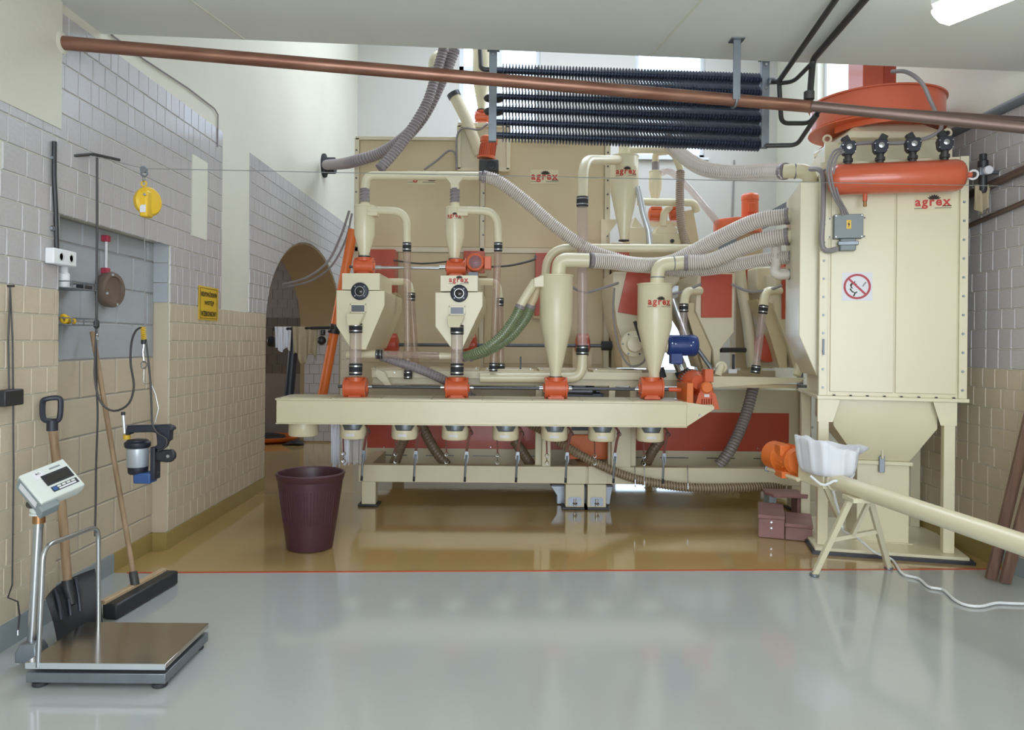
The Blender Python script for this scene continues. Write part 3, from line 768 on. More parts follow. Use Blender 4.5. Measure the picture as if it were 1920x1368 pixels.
b = MB(); b.lathe(g + Vector((-.005, -.085, .03)), (0, -1, 0), [(.05, 0), (.05, .03), (.042, .04)], 22); obj('bearing_cap', b, 'bright_orange', gm)
for s_ in (-1, 1):
    b = MB(); b.ext([g + Vector((s_ * .04, -.1, -.02)), g + Vector((s_ * .07, -.1, -.02)), g + Vector((s_ * .11, -.1, -.16)), g + Vector((s_ * .06, -.1, -.16))], (0, .18, 0)); obj('foot', b, 'orange', gm)
for k in range(5):
    b = MB(); x = g.x - .04 + k * .02; b.box(x - .004, x + .004, g.y - .125, g.y - .09, g.z - .14, g.z - .07); obj('rib', b, 'orange', gm)
b = MB(); b.box(g.x - .022, g.x + .022, g.y - .094, g.y - .091, g.z - .055, g.z - .03); obj('name_plate', b, 'sign_white', gm)
b = MB(); b.pbox(1322, 1338, 692, 716, 6.5, 6.6); obj('terminal_box', b, 'orange', gm, bev=.004)
b = MB(); b.pbox(1301, 1337, 758, 764, 6.44, 6.75); obj('base_plate', b, 'cream', gm, bev=.003)

# ================================================================ two front hoppers with sight glasses
HD = 6.55
def hopper(label, outl, cxp, fy, depth, has_logo):
    ps = [P(x, y, HD) for x, y in outl]; base = min(p.z for p in ps)
    t = thing('sight_hopper', label, 'hopper', (P(cxp, 600, HD).x, HD + .4, base), 'sight hoppers')
    iT, iB = outl[:4], outl
    up = [P(x, y, HD) for x, y in (outl[0], outl[1], outl[2], outl[-1])]
    b = MB(); b.ext(up, (0, depth * .62, 0)); obj('head', b, 'cream', t, bev=.004)
    lo = [P(x, y, HD) for x, y in outl[3:-1]]
    b = MB(); b.ext(lo, (0, depth, 0)); obj('bin', b, 'cream', t, bev=.004)
    fx = cxp
    # round sight glass
    q = P(fx + 4, fy + 34, HD)
    b = MB(); b.lathe(q, (0, -1, 0), [(16.5 * S(HD), 0), (16.5 * S(HD), .012), (14.5 * S(HD), .018), (9 * S(HD), .018), (9 * S(HD), .006)], 28); sg = obj('sight_ring', b, 'navy', t)
    b = MB(); b.lathe(q + Vector((0, -.004, 0)), (0, -1, 0), [(9 * S(HD), 0), (7 * S(HD), .008), (3 * S(HD), .014), (0.0005, .015)], 24); obj('sight_lens', b, 'screen', sg)
    b = MB(); b.torus(q + Vector((0, -.019, 0)), (0, 1, 0), 8.5 * S(HD), .003, 24, 6); obj('trim_ring', b, 'steel', sg)
    for k in range(4): bolt(sg, q + Vector((math.cos(PI / 4 + k * PI / 2), 0, math.sin(PI / 4 + k * PI / 2))) * 12.4 * S(HD) + Vector((0, -.017, 0)), (0, -1, 0), .008, 'galv')
    # rectangular inspection window
    x0, x1, y0, y1 = fx - 16, fx + 16, fy + 56, fy + 75
    b = MB(); b.pbox(x0, x1, y0, y1, HD - .012, HD); wf = obj('window_frame', b, 'cream', t, bev=.002)
    b = MB(); b.pbox(x0 + 4, x1 - 4, y0 + 4, y1 - 3, HD - .016, HD - .012); obj('window_pane', b, 'dark_steel', wf)
    for xx in (x0 + 2, x1 - 2):
        for yy in (y0 + 2.5, y1 - 2): bolt(wf, P(xx, yy, HD - .012), (0, -1, 0), .005, 'dark_steel')
    # chute, glass tube and sleeves down to the valve
    cxv = P(fx - 4, fy + 80, HD - .07).x; yv = HD + .07
    def rect(pxa, pxb, py, ya, yb):
        a, bb = P(pxa, py, HD), P(pxb, py, HD); return [(a.x, ya, a.z), (bb.x, ya, a.z), (bb.x, yb, a.z), (a.x, yb, a.z)]
    b = MB(); b.loft([rect(fx - 17, fx + 14, fy + 76, HD - .09, HD + .02), rect(fx - 17, fx + 14, fy + 79, HD - .1, HD + .02), rect(fx - 16, fx + 9, fy + 90, HD - .11, HD + .01), rect(fx - 14, fx + 6, fy + 98, HD - .12, HD)]); obj('chute', b, 'cream', t, bev=.003)
    return t
oA = [(641, 512), (712, 512), (712, 544), (721, 545), (721, 572), (686, 655), (659, 655), (630.5, 611), (630.5, 544), (641, 543)]
oB = [(825.5, 516), (896, 516), (896, 546), (905, 547), (905, 573), (866, 655), (848, 655), (816, 612), (816, 548), (825.5, 546)]
hA = hopper('cream sight hopper on the left, without a logo, over the first glass tube', oA, 671, 512, 1.15, False)
hB = hopper('cream sight hopper marked with the red logo, right of the plain one', oB, 857, 516, 1.15, True)
logo(flatmap(P(860, 526, HD), (1, 0, 0), (0, 0, 1)), 38 * S(HD), hB, plate=False)
for i, (px, y0, lab) in enumerate(((667, 608, 'clear plastic drop tube with black sleeves under the left sight hopper'), (857, 611, 'clear plastic drop tube with black sleeves under the logo hopper'))):
    D = HD - .06; a, bb = P(px, y0, D), P(px, 706, VD)
    D = HD - .02
    a = P(px, y0 + 8, D); bb = P(px, 704, D)
    t = thing('drop_tube', lab, 'tube', (a.x, D, bb.z), 'clear drop tubes')
    b = MB(); b.lathe((a.x, D, bb.z), (0, 0, 1), [(11 * S(D), 0), (11 * S(D), a.z - bb.z)], 22, cap=False); obj('tube_wall', b, 'clear', t)
    clamp_ring(t, P(px, y0 + 7, D), (0, 0, 1), 12.3 * S(D), 18 * S(D)); clamp_ring(t, P(px, 692, D), (0, 0, 1), 12.3 * S(D), 22 * S(D))
# horizontal connecting duct between the drop tubes
t = thing('cross_duct', 'clear and cream horizontal duct joining the two drop tubes', 'duct', P(760, 665, 6.75))
part_pipe(t, 'cream_end', [(650, 665, 6.75), (706, 664, 6.75)], 7.5 * S(6.75)); part_pipe(t, 'cream_end', [(824, 667, 6.75), (862, 667, 6.75)], 7 * S(6.75))
b = MB(); b.lathe(P(716, 664, 6.75), P(824, 667, 6.75) - P(716, 664, 6.75), [(7 * S(6.75), 0), (7 * S(6.75), (P(824, 667, 6.75) - P(716, 664, 6.75)).length)], 16, cap=False); obj('clear_section', b, 'clear_amber', t)
clamp_ring(t, P(711, 664, 6.75), (1, 0, 0), 9 * S(6.75), 12 * S(6.75))
hose('drain_hose', 'brown ribbed hose slanting from the cross duct down behind the second valve', 'hose', [(716, 667, 6.80), (745, 678, 6.85), (800, 697, 6.9), (850, 722, 7.0), (905, 760, 7.1), (950, 800, 7.15)], 8.5 * S(6.85), 'hose_grey', 'hose_rib', .03, .004)

# upper valves, shaft and small motor on the hoppers
UD = 6.95
rotary('orange rotary valve on top of the left sight hopper', 683, 499, UD, 38, 32, 'rotary valves on the hoppers')
rotary('orange rotary valve on top of the logo hopper, beside the small motor', 856, 502, UD, 38, 32, 'rotary valves on the hoppers')
s2 = thing('drive_shaft', 'short steel shaft between the two valves above the sight hoppers', 'shaft', P(765, 501, UD))
b = MB(); b.cyl(P(703, 501, UD), P(836, 503, UD), .012, 12); obj('rod', b, 'steel', s2)
for q in (709, 830): b = MB(); b.cyl(P(q - 6, 501, UD), P(q + 6, 501, UD), .018, 12); obj('coupling', b, 'steel', s2)
b = MB(); b.cyl(P(655, 500, UD), P(664, 500, UD), .012, 10); obj('shaft_stub', b, 'dark_steel', s2)
sm = thing('small_motor', 'small red motor with a round fan grille beside the second hopper valve', 'motor', P(893, 515, 6.85))
c = P(891, 491, 6.75)
b = MB(); b.lathe(c + Vector((0, .2, 0)), (0, -1, 0), [(.075, 0), (.085, .01), (.085, .17), (.078, .195), (.07, .2)], 28); obj('motor_body', b, 'orange', sm)
b = MB(); b.lathe(c + Vector((0, -.001, 0)), (0, -1, 0), [(.06, 0), (.055, .004), (.0005, .005)], 24); gr = obj('fan_grille', b, 'red_panel', sm)
for k in range(-3, 4):
    hw = math.sqrt(max(0, .058 ** 2 - (k * .016) ** 2))
    for vert in (0, 1):
        b = MB(); p = c + Vector((k * .016, -.008, 0)) if vert else c + Vector((0, -.008, k * .016)); dv = Vector((0, 0, hw)) if vert else Vector((hw, 0, 0)); b.bar(p - dv, p + dv, .004, .004); obj('grille_wire', b, 'dark_steel', gr)
b = MB(); b.pbox(908, 921, 480, 504, 6.76, 6.9); obj('terminal_box', b, 'orange', sm, bev=.005)
b = MB(); b.pbox(878, 896, 510, 520, 6.8, 6.95); obj('mount_foot', b, 'dark_steel', sm)
for s_ in (-1, 1):
    b = MB(); b.box(c.x + s_ * .086, c.x + s_ * .094, c.y + .03, c.y + .17, c.z - .04, c.z + .04); obj('fin', b, 'orange', sm)

# small cyclones over the hoppers
cA, xA, RA, zTA, zBA = cyclone('small_cyclone', 'plain pale cream cyclone above the left sight hopper', 684, UD, 386, 440, 482, 38, 18, 'small cyclones over the hoppers')
cB, xB, RB, zTB, zBB = cyclone('small_cyclone', 'pale cream cyclone with a small red logo above the second hopper', 853, UD, 389, 444, 487, 36, 17, 'small cyclones over the hoppers')
logo(cylmap((xB, UD, PZ(408, UD, 853)), RB), 28 * S(UD), cB, plate=False)
for t, x, zt, pxs, pye, lab in ((cA, 684, zTA, (763, 763), 456, 1), (cB, 853, zTB, (932, 934), 456, 2)):
    part_pipe(t, 'inlet_pipe', [(x + 6, 394, UD - .06), (pxs[0], 396, UD - .06), (pxs[1], pye, UD - .06)], 7.5 * S(UD), 'cream', .17)
    b = MB(); b.pbox(x + 4, x + 24, 387, 404, UD - .09, UD); obj('inlet_box', b, 'cream', t, bev=.004)
    b = MB(); b.lathe((P(x, 380, UD).x, UD, zt), (0, 0, 1), [(8.5 * S(UD), 0), (8.5 * S(UD), 10 * S(UD))], 18); obj('outlet_neck', b, 'cream', t)
    b = MB(); b.helix([P(x, 380, UD), P(x, 354, UD)], 8.7 * S(UD), .006, .028, 12, 5); b.lathe(P(x, 380, UD), (0, 0, 1), [(8.5 * S(UD), 0), (8.5 * S(UD), 26 * S(UD))], 18); obj('flex_sleeve', b, 'hose_grey', t)
for px, y1, y2, lab in ((763, 457, 704, 'tall clear riser tube with a black sleeve, left of the logo hopper'), (934, 457, 690, 'tall clear riser tube with a black sleeve, right of the small red motor')):
    d = UD - .06; t = thing('riser_tube', lab, 'tube', P(px, y2, d), 'clear riser tubes')
    a, bb = P(px, y1, d), P(px + (2 if px < 800 else -9), y2, d)
    b = MB(); b.lathe(bb, a - bb, [(7 * S(d), 0), (7 * S(d), (a - bb).length)], 18, cap=False); obj('tube_wall', b, 'clear_amber', t)
    clamp_ring(t, P(px, y1 + 6, d), (0, 0, 1), 8 * S(d), 17 * S(d)); clamp_ring(t, P(px + (2 if px < 800 else -9), y2 - 2, d), (0, 0, 1), 8 * S(d), 16 * S(d))
for px, y1, y2, dx, lab in ((771, 556, 700, 9, 'second clear riser tube standing behind the left sight hopper'), (937, 566, 688, 2, 'short clear riser tube standing behind the right riser')):
    d = 7.3; t = thing('riser_tube', lab, 'tube', P(px, y2, d), 'clear riser tubes')
    a, bb = P(px, y1, d), P(px + dx, y2, d)
    b = MB(); b.lathe(bb, a - bb, [(6.5 * S(d), 0), (6.5 * S(d), (a - bb).length)], 18, cap=False); obj('tube_wall', b, 'clear_amber', t)
    clamp_ring(t, a, (0, 0, 1), 7.6 * S(d), 15 * S(d)); clamp_ring(t, bb, (0, 0, 1), 7.6 * S(d), 14 * S(d))
    part_pipe(t, 'elbow', [(px - 40, 528, d + .1), (px - 4, 528, d), (px, y1 - 4, d)], 6.5 * S(d), 'cream', .12)
# suction manifold above
mf = thing('suction_manifold', 'cream horizontal suction pipe joining the two small cyclones at the top', 'pipe', P(790, 330, UD))
part_pipe(mf, 'main_pipe', [(684, 356, UD), (688, 329, UD), (900, 330, UD)], 8 * S(UD), 'cream', .24, 18)
b = MB(); b.loft([[P(853 + i * wp, y, UD) + Vector((0, j * 8 * S(UD), 0)) for i, j in ((-1, -1), (1, -1), (1, 1), (-1, 1))] for wp, y in ((8, 356), (8.5, 345), (20, 331))]); obj('branch_tee', b, 'cream', mf, bev=.01)
b = MB(); b.lathe(P(898, 330, UD), (1, 0, 0), [(8.6 * S(UD), 0), (9.2 * S(UD), .003), (9.2 * S(UD), .03), (8.6 * S(UD), .033)], 18); obj('clip', b, 'hose_grey', mf)

# ================================================================ two big cyclones on the trough
c3, x3, R3, zT3, zB3 = cyclone('big_cyclone', 'big plain cream cyclone over the third valve, fed by green hoses', 1043.5, VD, 516, 606, 708, 62, 21, 'big cyclones on the trough')
c4, x4, R4, zT4, zB4 = cyclone('big_cyclone', 'big cream cyclone with the red logo over the rightmost trough valve', 1228, VD, 532, 612, 710, 64, 20, 'big cyclones on the trough')
logo(cylmap((x4, VD, PZ(569, VD, 1228)), R4, .12), 47 * S(VD), c4)
part_pipe(c3, 'outlet_elbow', [(1047, 517, VD), (1049, 487, VD), (1104, 488, VD)], 13.5 * S(VD), 'cream', .22, 20)
part_pipe(c4, 'outlet_elbow', [(1232, 533, VD), (1234, 496, VD), (1282, 492, VD)], 13 * S(VD), 'cream', .22, 20)
for t, q, ax in ((c4, P(1233, 521, VD), (0, 0, 1)), (c4, P(1262, 493, VD), (1, .0, .05))):
    b = MB(); b.lathe(q, ax, [(13 * S(VD), 0), (13.8 * S(VD), .002), (13.8 * S(VD), .008), (13 * S(VD), .01)], 22); obj('seam_band', b, 'galv', t)
b = MB(); b.ppoly([(1001, 521), (1020, 515), (1020, 538), (1001, 538)], VD - .09, .09); obj('inlet_box', b, 'cream', c3, bev=.006)
part_pipe(c3, 'inlet_stub', [(1004, 527, VD - .04), (992, 545, VD - .05), (975, 574, VD - .06)], 8 * S(VD), 'cream', .05); part_pipe(c3, 'inlet_stub', [(1010, 532, VD + .04), (1004, 552, VD + .04), (995, 571, VD + .05)], 8.5 * S(VD), 'tan', .05)
hose('green_hose', 'front green ribbed hose curving from the big cyclone down to the drop tube', 'hose', [(976, 573, VD - .06), (965, 596, VD - .06), (940, 630, VD - .07), (905, 656, VD - .06), (870, 669, 6.7)], 8.5 * S(VD), 'green_hose', 'green_rib', .02, .004)
hose('green_hose', 'rear green ribbed hose lying behind the front one', 'hose', [(995, 571, VD + .06), (985, 597, VD + .08), (955, 632, VD + .1), (915, 657, VD + .12), (880, 668, 6.75)], 9.5 * S(VD), 'green_hose', 'green_rib', .02, .004)

# collector hoses
hose('suction_hose', 'white-ribbed hose from the plain big cyclone to the topmost collector socket', 'hose', [(1106, 488, VD), (1150, 491, 6.68), (1205, 497, 6.8), (1252, 493, 6.88), (1300, 472, 6.8), (1360, 440, 6.6), (1420, 414, 6.42), (1478, 405, 6.3)], 13.5 * S(VD), group='suction hoses')
hose('suction_hose', 'white-ribbed hose from the logo cyclone to the second collector socket', 'hose', [(1284, 492, VD), (1330, 490, 6.56), (1385, 467, 6.46), (1430, 450, 6.36), (1478, 443, 6.26)], 14 * S(VD), group='suction hoses')
hose('suction_hose', 'long white-ribbed hose sagging from the upper suction manifold to the third collector socket', 'hose', [(906, 331, UD), (935, 340, UD), (985, 377, UD), (1045, 428, UD), (1105, 468, UD), (1165, 488, 6.95), (1225, 503, 6.98), (1290, 508, 6.9), (1360, 500, 6.7), (1430, 487, 6.45), (1488, 481, 6.28)], 10.5 * S(UD), group='suction hoses')
hose('suction_hose', 'white-ribbed hose from the upper pipe to the elbow on the collector top', 'hose', [(1250, 262, 7.6), (1278, 290, 7.4), (1320, 316, 7.0), (1380, 324, 6.7), (1440, 321, 6.4), (1472, 321, 6.2)], 13.5 * S(6.6), group='suction hoses')
# ================================================================ main cleaning machine behind the trough
# ---- tall panelled cabinet
CD = 8.5
cb = thing('panel_cabinet', 'tall tan sheet-metal cabinet with bolted frame behind the hoppers', 'cabinet', (PX(905, CD), CD + .7, 0))
x0, x1 = PX(667, CD, 350), PX(1142, CD, 350); zt = PZ(262, CD, 905); zm = PZ(470, CD, 905); xm = PX(905, CD, 350)
b = MB(); b.box(x0, x1, CD, CD + 1.5, .75, zt); obj('body', b, 'tan', cb)
for a, c in ((x0 + .05, xm - .03), (xm + .03, x1 - .06)):
    b = MB(); b.box(a, c, CD - .012, CD, zm + .04, zt - .02); obj('panel', b, 'tan', cb, bev=.004)
    b = MB(); b.box(a, c, CD - .012, CD, 1.30, zm - .03); obj('panel', b, 'tan', cb, bev=.004)
for nm, a, c, z0_, z1_ in (('frame_post', x0 - .01, x0 + .04, .75, zt), ('frame_post', xm - .026, xm + .026, .75, zt), ('frame_post', x1 - .05, x1 + .01, .75, zt), ('frame_rail', x0, x1, zt - .02, zt + .02), ('frame_rail', x0, x1, zm - .025, zm + .03)):
    b = MB(); b.box(a, c, CD - .035, CD + .0, z0_, z1_); obj(nm, b, 'cream2', cb, bev=.003)
for k in range(10):
    z = PZ(285 + k * 26, CD, 905)
    for xx in (x1 - .02, x0 + .012, xm + .012): bolt(cb, (xx, CD - .035, z), (0, -1, 0), .011, 'dark_steel')
logo(flatmap(P(1021, 333, CD - .013), (1, 0, 0), (0, 0, 1)), 52 * S(CD), cb)
logo(flatmap(P(790, 334, CD - .013), (1, 0, 0), (0, 0, 1)), 52 * S(CD), cb)
# red access panels on the cabinet front
for (a, y0, c, y1, d, lab) in ((694, 467, 740, 548, 8.2, 'red sheet panel on a box behind the left sight hopper'), (869, 470, 908, 512, 8.2, 'red sheet panel behind the small round motor'), (1004, 474, 1050, 592, 8.2, 'red sheet panel behind the plain big cyclone')):
    t = thing('red_panel_box', lab, 'panel', P((a + c) / 2, y1, d))
    b = MB(); b.pbox(a, c, y0, y1, d, CD - .04); obj('panel', b, 'red_panel', t, bev=.004)
    b = MB(); b.pbox(a - 4, c + 4, y1, y1 + 5, d + .02, CD - .04); obj('ledge', b, 'tan', t)

# ---- deck of the machine: two long cream troughs and a table
dk = thing('machine_deck', 'long cream deck table of the cleaning machine behind the front valves', 'deck', P(1050, 728, 7.0))
zd1, zd0 = PZ(692, 7.0, 950), PZ(722, 7.0, 950)
b = MB(); b.box(PX(697, 7.0), PX(1335, 7.0), 7.0, 7.04, zd0 + .06, zd1 - .02); obj('front_rail', b, 'cream2', dk, bev=.004)
b = MB(); b.box(PX(697, 7.0), PX(1335, 7.0), 7.04, 8.2, zd1 - .06, zd1 - .03); obj('table', b, 'tan', dk)
b = MB(); b.box(PX(697, 7.0), PX(1335, 7.0), 7.06, 7.16, zd0 - .0, zd0 + .06); obj('lower_rail', b, 'cream2', dk)
for px in (1012, 1150, 1190): b = MB(); b.box(PX(px, 7.0) - .03, PX(px, 7.0) + .03, 7.05, 7.12, PZ(873, 7.0), zd0); obj('post', b, 'cream2', dk, bev=.003)
for px in (705, 720, 740): bolt(dk, P(px, 698, 6.999), (0, -1, 0), .01)
b = MB(); b.ppoly([(707, 692), (720, 697), (733, 722), (760, 722), (760, 727), (726, 727), (700, 700)], 6.92, .06); obj('sloped_bracket', b, 'cream2', dk)
# right-hand collecting trough
ct = thing('collecting_trough', 'cream collecting trough with slanted end under the red-fronted separators', 'trough', P(1425, 726, 6.9))
b = MB(); b.ppoly([(1334, 705), (1510, 708), (1499, 717), (1334, 726)], 6.9, .02); obj('front_wall', b, 'cream', ct)
b = MB(); b.box(PX(1334, 6.9), PX(1508, 6.9), 6.92, 7.7, PZ(716, 6.9, 1400), PZ(712, 6.9, 1400)); obj('bottom', b, 'tan', ct)
b = MB(); b.box(PX(1334, 6.9), PX(1512, 6.9), 7.68, 7.7, PZ(716, 6.9, 1400), PZ(700, 6.9, 1400)); obj('rear_wall', b, 'tan', ct)
b = MB(); b.box(PX(1334, 6.9), PX(1512, 6.9), 6.93, 6.98, PZ(727, 6.9, 1400), PZ(720, 6.9, 1400)); obj('support_rail', b, 'tan', ct)
# deck plates and sockets on top of the deck
for (a, c, d) in ((700, 790, 7.25), (800, 900, 7.3), (910, 1000, 7.25), (1010, 1100, 7.35), (1110, 1200, 7.3)):
    b = MB(); xx0, xx1 = PX(a, d), PX(c, d); b.box(xx0, xx1, d - .12, d + .4, zd1 - .03, zd1 - .005); pb = obj('deck_plate', b, 'cream2', dk, bev=.004)
    for xx in (xx0 + .03, xx1 - .03): bolt(pb, (xx, d - .10, zd1 - .005), (0, 0, 1), .012)
b = MB(); b.box(PX(975, 7.2), PX(978, 7.2), 7.2, 7.215, zd1 - .03, PZ(668, 7.2)); obj('lever', b, 'black', dk)

# ---- lower frame with feet
lf = thing('base_frame', 'low cream box-section base frame of the cleaning machine standing on the wet floor', 'frame', (PX(1085, 6.96), 7.6, 0))
fz0, fz1 = PZ(906, 6.96, 1000), PZ(874, 6.96, 1000); fx0, fx1 = PX(672, 6.96, 890), PX(1512, 6.96, 890)
b = MB(); b.box(fx0, fx1, 6.96, 7.06, fz0, fz1); obj('front_rail', b, 'cream2', lf, bev=.005)
b = MB(); b.box(fx0, fx1, 8.9, 9.0, fz0, fz1); obj('rear_rail', b, 'cream2', lf, bev=.005)
for xx in (fx0 + .05, PX(1100, 6.96), fx1 - .05):
    b = MB(); b.box(xx - .05, xx + .05, 7.06, 8.9, fz0 + .01, fz1 - .01); obj('cross_rail', b, 'cream2', lf)
def foot_leg(xa, xb, y0, y1, pocket):
    b = MB(); b.box(xa, xb, y0, y1, .02, fz0 + (.0 if pocket else 0)); g = obj('leg', b, 'cream2', lf, bev=.004)
    f = MB(); f.box(xa - .03, xb + .03, y0 - .03, y1 + .03, .004, .02); obj('foot_plate', f, 'black', g)
    if pocket:
        f = MB(); xm_ = (xa + xb) / 2; f.loft([[(xm_ + i * .068 , y0 - .004, z), (xm_ + i * .068, y0 + .004, z)] if False else [(xm_ - w_, y0 - .005, z), (xm_ + w_, y0 - .005, z), (xm_ + w_, y0 + .002, z), (xm_ - w_, y0 + .002, z)] for w_, z in ((.06, .035), (.06, .10), (.05, .115))]); pk = obj('bolt_pocket', f, 'galv', g)
        q = MB(); q.cyl((xm_, y0 - .006, .03), (xm_, y0 - .006, .1), .012, 10); obj('anchor_bolt', q, 'steel', pk)
        q = MB(); q.cyl((xm_, y0 - .006, .05), (xm_, y0 - .006, .066), .024, 6); obj('nut', q, 'steel', pk)
foot_leg(fx0 + .03, fx0 + .16, 6.97, 7.09, False)
foot_leg(PX(1063, 6.94), PX(1098, 6.94), 6.93, 7.06, True); foot_leg(PX(1104, 6.94), PX(1139, 6.94), 6.93, 7.06, True)
foot_leg(fx1 - .13, fx1 - .01, 6.97, 7.09, False)
foot_leg(fx0 + .03, fx0 + .16, 8.88, 9.0, False); foot_leg(fx1 - .13, fx1 - .01, 8.88, 9.0, False)
for a, c in ((1063, 1099), (1103, 1139)):
    b = MB(); b.pbox(a, c, 874, 907, 6.935, 6.96); obj('leg_cover', b, 'cream2', lf, bev=.003)
for px in (1148, 1190, 1018):
    b = MB(); w_ = 36 if px != 1018 else 16
    if px == 1190: continue
    b.box(PX(px, 7.0), PX(px + w_, 7.0), 6.97, 7.05, fz1, PZ(762, 7.0)); obj('upright_post', b, 'cream2', lf, bev=.004)
# ---- lower housing with the long red panel
lh = thing('lower_housing', 'low cream housing with a long red front panel between deck and base frame', 'housing', (PX(1085, 7.9), 8.4, PZ(875, 7.9)))
b = MB(); b.box(PX(690, 7.9), PX(1504, 7.9), 7.92, 8.46, PZ(880, 7.9, 1000), PZ(727, 7.9, 1000)); obj('body', b, 'cream2', lh)
b = MB(); b.box(PX(690, 7.9), PX(1168, 7.9), 7.9, 7.92, PZ(842, 7.9, 1000), PZ(770, 7.9, 1000)); obj('red_panel', b, 'red_panel', lh, bev=.003)
b = MB(); b.box(PX(1172, 7.9), PX(1481, 7.9), 7.9, 7.92, PZ(844, 7.9, 1200), PZ(772, 7.9, 1200)); obj('red_panel', b, 'red_panel', lh, bev=.003)
for k in range(9):
    b = MB(); xx = PX(712 + k * 88, 7.9); b.box(xx, xx + .3, 7.914, 7.921, PZ(856.5, 7.9, 1000), PZ(855, 7.9, 1000)); obj('slot', b, 'dark_steel', lh)
for k in range(8): bolt(lh, P(720 + k * 100, 838 + (k > 4) * 2, 7.899), (0, -1, 0), .009)
b = MB(); b.box(PX(1500, 7.9), PX(1512, 7.9), 7.88, 8.0, .02, PZ(727, 7.9, 1500)); obj('corner_post', b, 'cream2', lh)
# nearer bright orange box between spouts, with dark slot above
ob = thing('orange_bin_box', 'bright orange box with a dark opening between the centre posts under the trough', 'box', P(1102, 862, 7.3))
b = MB(); b.pbox(1068, 1139, 815, 861, 7.3, 7.7); obj('box_body', b, 'bright_orange', ob, bev=.006)
b = MB(); b.pbox(1066, 1141, 789, 814, 7.32, 7.7); obj('hood', b, 'cream2', ob)
b = MB(); b.pbox(1072, 1138, 793, 807, 7.31, 7.33); obj('opening', b, 'black', ob)
dm = thing('dark_motor', 'dark grey motor lying on the deck behind the third valve', 'motor', P(1105, 742, 7.3))
b = MB(); b.lathe(P(1062, 733, 7.4), (1, 0, 0), [(.05, 0), (.075, .01), (.078, .25), (.06, .27), (.03, .29), (.03, .33)], 22); obj('motor_body', b, 'dark_steel', dm)
b = MB(); b.pbox(1075, 1098, 722, 733, 7.33, 7.45); obj('terminal_box', b, 'grey_plastic', dm, bev=.005)
b = MB(); b.pbox(1064, 1132, 738, 744, 7.33, 7.48); obj('foot', b, 'dark_steel', dm)
# grey tub under the frame
tb = thing('grey_tub', 'grey metal tub half hidden behind the two centre legs', 'tub', (PX(1095, 7.2), 7.3, 0))
zz = PZ(912, 7.15)
b = MB(); b.loft([[(PX(a, 7.15), 7.12, z), (PX(c, 7.15), 7.12, z), (PX(c, 7.15), 7.5, z), (PX(a, 7.15), 7.5, z)] for a, c, z in ((1046, 1146, .004), (1046, 1148, .09), (1034, 1152, .18))]); obj('tub_wall', b, 'galv', tb, bev=.006)
b = MB(); b.box(PX(1037, 7.15), PX(1150, 7.15), 7.13, 7.49, .18, .186); obj('rim', b, 'dark_steel', tb)
# slanting brown hoses under the trough
for pts, lab in (([(768, 800, 7.3), (752, 835, 7.3), (738, 872, 7.35)], 'short brown hose leaning left behind the second spout'), ([(790, 796, 7.3), (812, 838, 7.3), (838, 872, 7.3)], 'brown ribbed hose leaning right between second and third spouts'), ([(965, 826, 7.35), (978, 845, 7.35), (996, 872, 7.35)], 'dark brown hose piece behind the middle spout'), ([(1240, 822, 7.35), (1222, 848, 7.35), (1210, 872, 7.4)], 'brown hose leaning left behind the rightmost spout')):
    hose('drain_hose', lab, 'hose', pts, 9.5 * S(7.3), 'hose_brown', 'hose_brown', .03, .004, False, 'drain hoses')
hose('drain_hose', 'thick dark ribbed hose hanging from the right trough across the red panel', 'hose', [(1413, 722, 7.25), (1405, 755, 7.2), (1392, 795, 7.15), (1370, 842, 7.1), (1348, 872, 7.1)], 10 * S(7.2), 'hose_grey', 'hose_brown', .03, .005, False, 'drain hoses')
hose('drain_hose', 'tan ribbed hose sagging from the fourth spout past the centre legs to the right', 'hose', [(990, 792, 7.05), (1030, 815, 7.0), (1075, 845, 6.9), (1130, 874, 6.85), (1190, 897, 6.85), (1250, 909, 6.85), (1300, 914, 6.86), (1380, 914, 6.9), (1470, 910, 7.0)], 7.5 * S(6.9), 'hose_brown', 'hose_rib2', .026, .006, False, 'drain hoses')
for a, y0, y1 in ((1191, 873, 909), (1209, 873, 912), (1290, 873, 916)):
    b = MB(); q = P(a, (y0 + y1) / 2, 6.9); b.tube([P(a - 1, y0, 6.94), P(a, y1 - 10, 6.79), P(a, y1, 6.79), P(a, y1 + 3, 6.84)], .004, 6); obj('tie_wire', b, 'steel', None, 'thin tie wire holding the tan hose to the base frame, %s' % {1191: 'left one of three', 1209: 'middle one of three', 1290: 'right one of three'}[a], 'wire', 'tie wires')

# ---- vertical clear riser with U-bend and cyclone five
RD = 6.94
rt = thing('main_riser', 'thick clear riser tube with cream U-bend right of the plain big cyclone', 'tube', P(1092, 715, RD))
a, bb = P(1092, 386, RD), P(1092, 648, RD)
b = MB(); b.lathe(bb, a - bb, [(9.5 * S(RD), 0), (9.5 * S(RD), (a - bb).length)], 22, cap=False); obj('tube_wall', b, 'clear', rt)
clamp_ring(rt, P(1092, 378, RD), (0, 0, 1), 11 * S(RD), 19 * S(RD)); clamp_ring(rt, P(1092, 656, RD), (0, 0, 1), 11.5 * S(RD), 18 * S(RD))
part_pipe(rt, 'u_bend', [(1092, 663, RD), (1090, 708, RD), (900, 708, RD)], 9.5 * S(RD), 'cream', .3, 18)
part_pipe(rt, 'top_elbow', [(1092, 372, RD), (1094, 300, RD + .1), (1160, 300, 7.9)], 9.8 * S(RD), 'cream', .32, 18)
c5, x5, R5, zT5, zB5 = cyclone('upper_cyclone', 'cream cyclone with the red logo high up under the finned radiator', 1171, 8.0, 293, 358, 452, 52, 16)
logo(cylmap((x5, 8.0, PZ(328, 8.0, 1171)), R5), 42 * S(8.0), c5)
